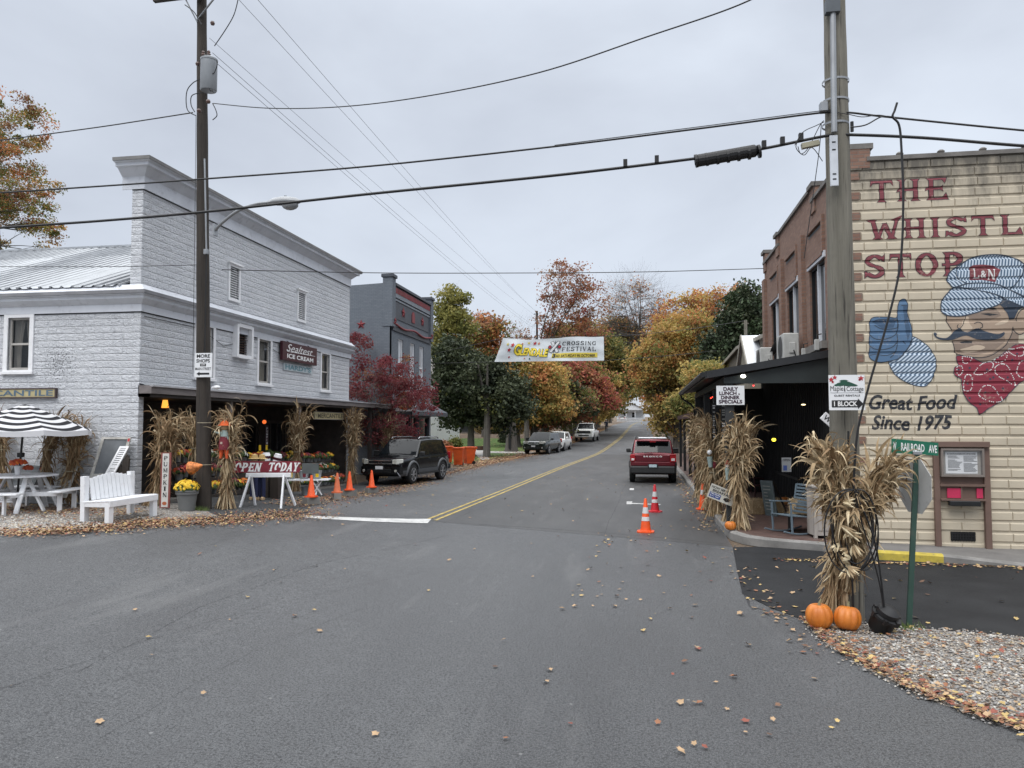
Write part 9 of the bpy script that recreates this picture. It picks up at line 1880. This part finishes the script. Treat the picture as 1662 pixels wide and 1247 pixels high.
# pebbles
def pebbles(label,P,size,seed):
    rng=np.random.RandomState(seed); n=len(P); o8=np.array([(1,0,0),(0,1,0),(-1,0,0),(0,-1,0),(0,0,1),(0,0,-1),(.65,.65,.5),(-.65,.65,.5),(-.65,-.65,.5),(.65,-.65,.5)],float)
    f=np.array([(0,6,9),(0,1,6),(1,7,6),(1,2,7),(2,8,7),(2,3,8),(3,9,8),(3,0,9),(6,7,4),(7,8,4),(8,9,4),(9,6,4)]); s=size*rng.uniform(.5,1.5,(n,1))*rng.uniform(.6,1.2,(n,3)); s[:,2]*=.7; th=rng.uniform(0,6.283,n)
    B=o8[None]*s[:,None,:]*rng.uniform(.8,1.15,(n,10,1)); c,q=np.cos(th)[:,None],np.sin(th)[:,None]; V=np.stack([B[...,0]*c-B[...,1]*q+P[:,0:1],B[...,0]*q+B[...,1]*c+P[:,1:2],B[...,2]+P[:,2:3]+.003],2).reshape(-1,3)
    F=(f[None]+(np.arange(n)*10)[:,None,None]).reshape(-1,3); ms=[mat('pebble_grey',(.26,.25,.24),.8,vs=9),mat('pebble_tan',(.36,.31,.25),.8,vs=9),mat('pebble_white',(.5,.48,.44),.8,vs=9),mat('pebble_brown',(.2,.14,.1),.8,vs=9)]
    mi=np.repeat(rng.choice(4,p=[.4,.28,.17,.15],size=n),12); o=npobj('gravel',V,F,ms,mi); tag(o,label,'gravel',kind='stuff')
pts=[]
while len(pts)<42000:
    x=rng.uniform(1.8,8.5); y=rng.uniform(3.2,9.7); ex_=np.interp(-y,[-9.7,-8.6,-7.8,-7.1,-6.4,-5,-2],[1.85,1.9,2.08,2.34,2.8,4,8]); yt=np.interp(x,[1.85,3.13,4.07,12],[9.7,9.48,9.28,8.5])
    if x>ex_+abs(rng.normal(0,.05))*rng.choice([-1.6,.6]) and y<yt+rng.normal(0,.05) and rng.rand()<.25+1.2/(y*.6): pts.append((x,y))
pebbles('pale stone chippings covering the near right corner by the pole',ground_pts(pts),.0135,6)
pts=[]
for i in range(16000):
    x=rng.uniform(-16,-9.9); ye=np.interp(x,[E2[0][0],E2[1][0],E2[2][0],E2[3][0]],[E2[0][1],E2[1][1],E2[2][1],E2[3][1]]); y=ye+abs(rng.normal(0,1.2)); 
    if y<16.1: pts.append((x,y))
pebbles('pale stone chippings of the lot under the bench and picnic table',ground_pts(pts,.003),.018,7)
# hay-like scraps around shocks, weeds at sign base
def tuft(p,label,seed,n=70,h_=.09,m=None):
    rg=random.Random(seed); b=MB()
    for i in range(n):
        a=rg.uniform(0,6.28); r=rg.random()*.22; q=Vector((r*math.cos(a),r*math.sin(a)*.5,0)); d=Vector((rg.uniform(-.5,.5),rg.uniform(-.5,.5),1))*h_*rg.uniform(.4,1.1); w=.006; b.add([q+Vector((-w,0,0)),q+Vector((w,0,0)),q+d],[(0,1,2)],m or mat('weed_green',(.1,.14,.04),.8))
    o=b.build('weed_tuft'); o.location=p; tag(o,label,'weeds')
tuft(G(1472,1022),'low green weeds at the foot of the green street sign post',1); tuft(G(325,829),'thin grass at the foot of the dark pole',2,120,.12)
# person far up the street
p=G(984,701); per=thing('person','distant person in dark clothes and light cap walking on the left verge','person',p)
me=bpy.data.meshes.new('person_body'); bm=bmesh.new()
J=[((0,0,.95),.14),((0,0,1.2),.15),((0,0,1.42),.13),((0,0,1.52),.06),((0,.0,1.63),.095),((0,0,1.72),.08),((.09,.02,.88),.1),((.1,-.08,.5),.065),((.1,.02,.1),.05),((.11,-.12,.05),.04),((-.09,.0,.88),.1),((-.1,.1,.5),.065),((-.1,.22,.12),.05),((-.1,.1,.05),.04),((.19,0,1.4),.06),((.24,.04,1.13),.045),((.24,-.08,.92),.035),((-.19,0,1.4),.06),((-.25,-.02,1.13),.045),((-.25,-.14,.95),.035)]
E_=[(0,1),(1,2),(2,3),(3,4),(4,5),(0,6),(6,7),(7,8),(8,9),(0,10),(10,11),(11,12),(12,13),(2,14),(14,15),(15,16),(2,17),(17,18),(18,19)]
vs=[bm.verts.new(j[0]) for j in J]
for a_,b_ in E_: bm.edges.new((vs[a_],vs[b_]))
bm.to_mesh(me); bm.free(); ob=bpy.data.objects.new('body',me); COL.objects.link(ob)
m_=ob.modifiers.new('s','SKIN'); m2=ob.modifiers.new('u','SUBSURF'); m2.levels=1
for v,j in zip(me.skin_vertices[0].data,J): v.radius=(j[1],j[1])
me.skin_vertices[0].data[0].use_root=True
dg=bpy.context.evaluated_depsgraph_get(); me2=bpy.data.meshes.new_from_object(ob.evaluated_get(dg)); bpy.data.objects.remove(ob)
for mm in (mat('navy_jacket',(.02,.025,.045),.8),mat('grey_trousers',(.05,.05,.055),.8),mat('skin_tone',(.4,.25,.18),.6)): me2.materials.append(mm)
for f in me2.polygons: z=f.center.z; f.material_index=2 if z>1.5 or (abs(f.center.x)>.21 and z<1.0 and z>.8) else (1 if z<.93 else 0)
me2.shade_smooth(); ob=bpy.data.objects.new('body',me2); COL.objects.link(ob); ob.parent=per
b=MB(); b.sph((0,0,1.74),.1,mat('cap_light',(.5,.48,.44),.8),12,(1,1,.6)); b.build('cap',per,smooth=60)
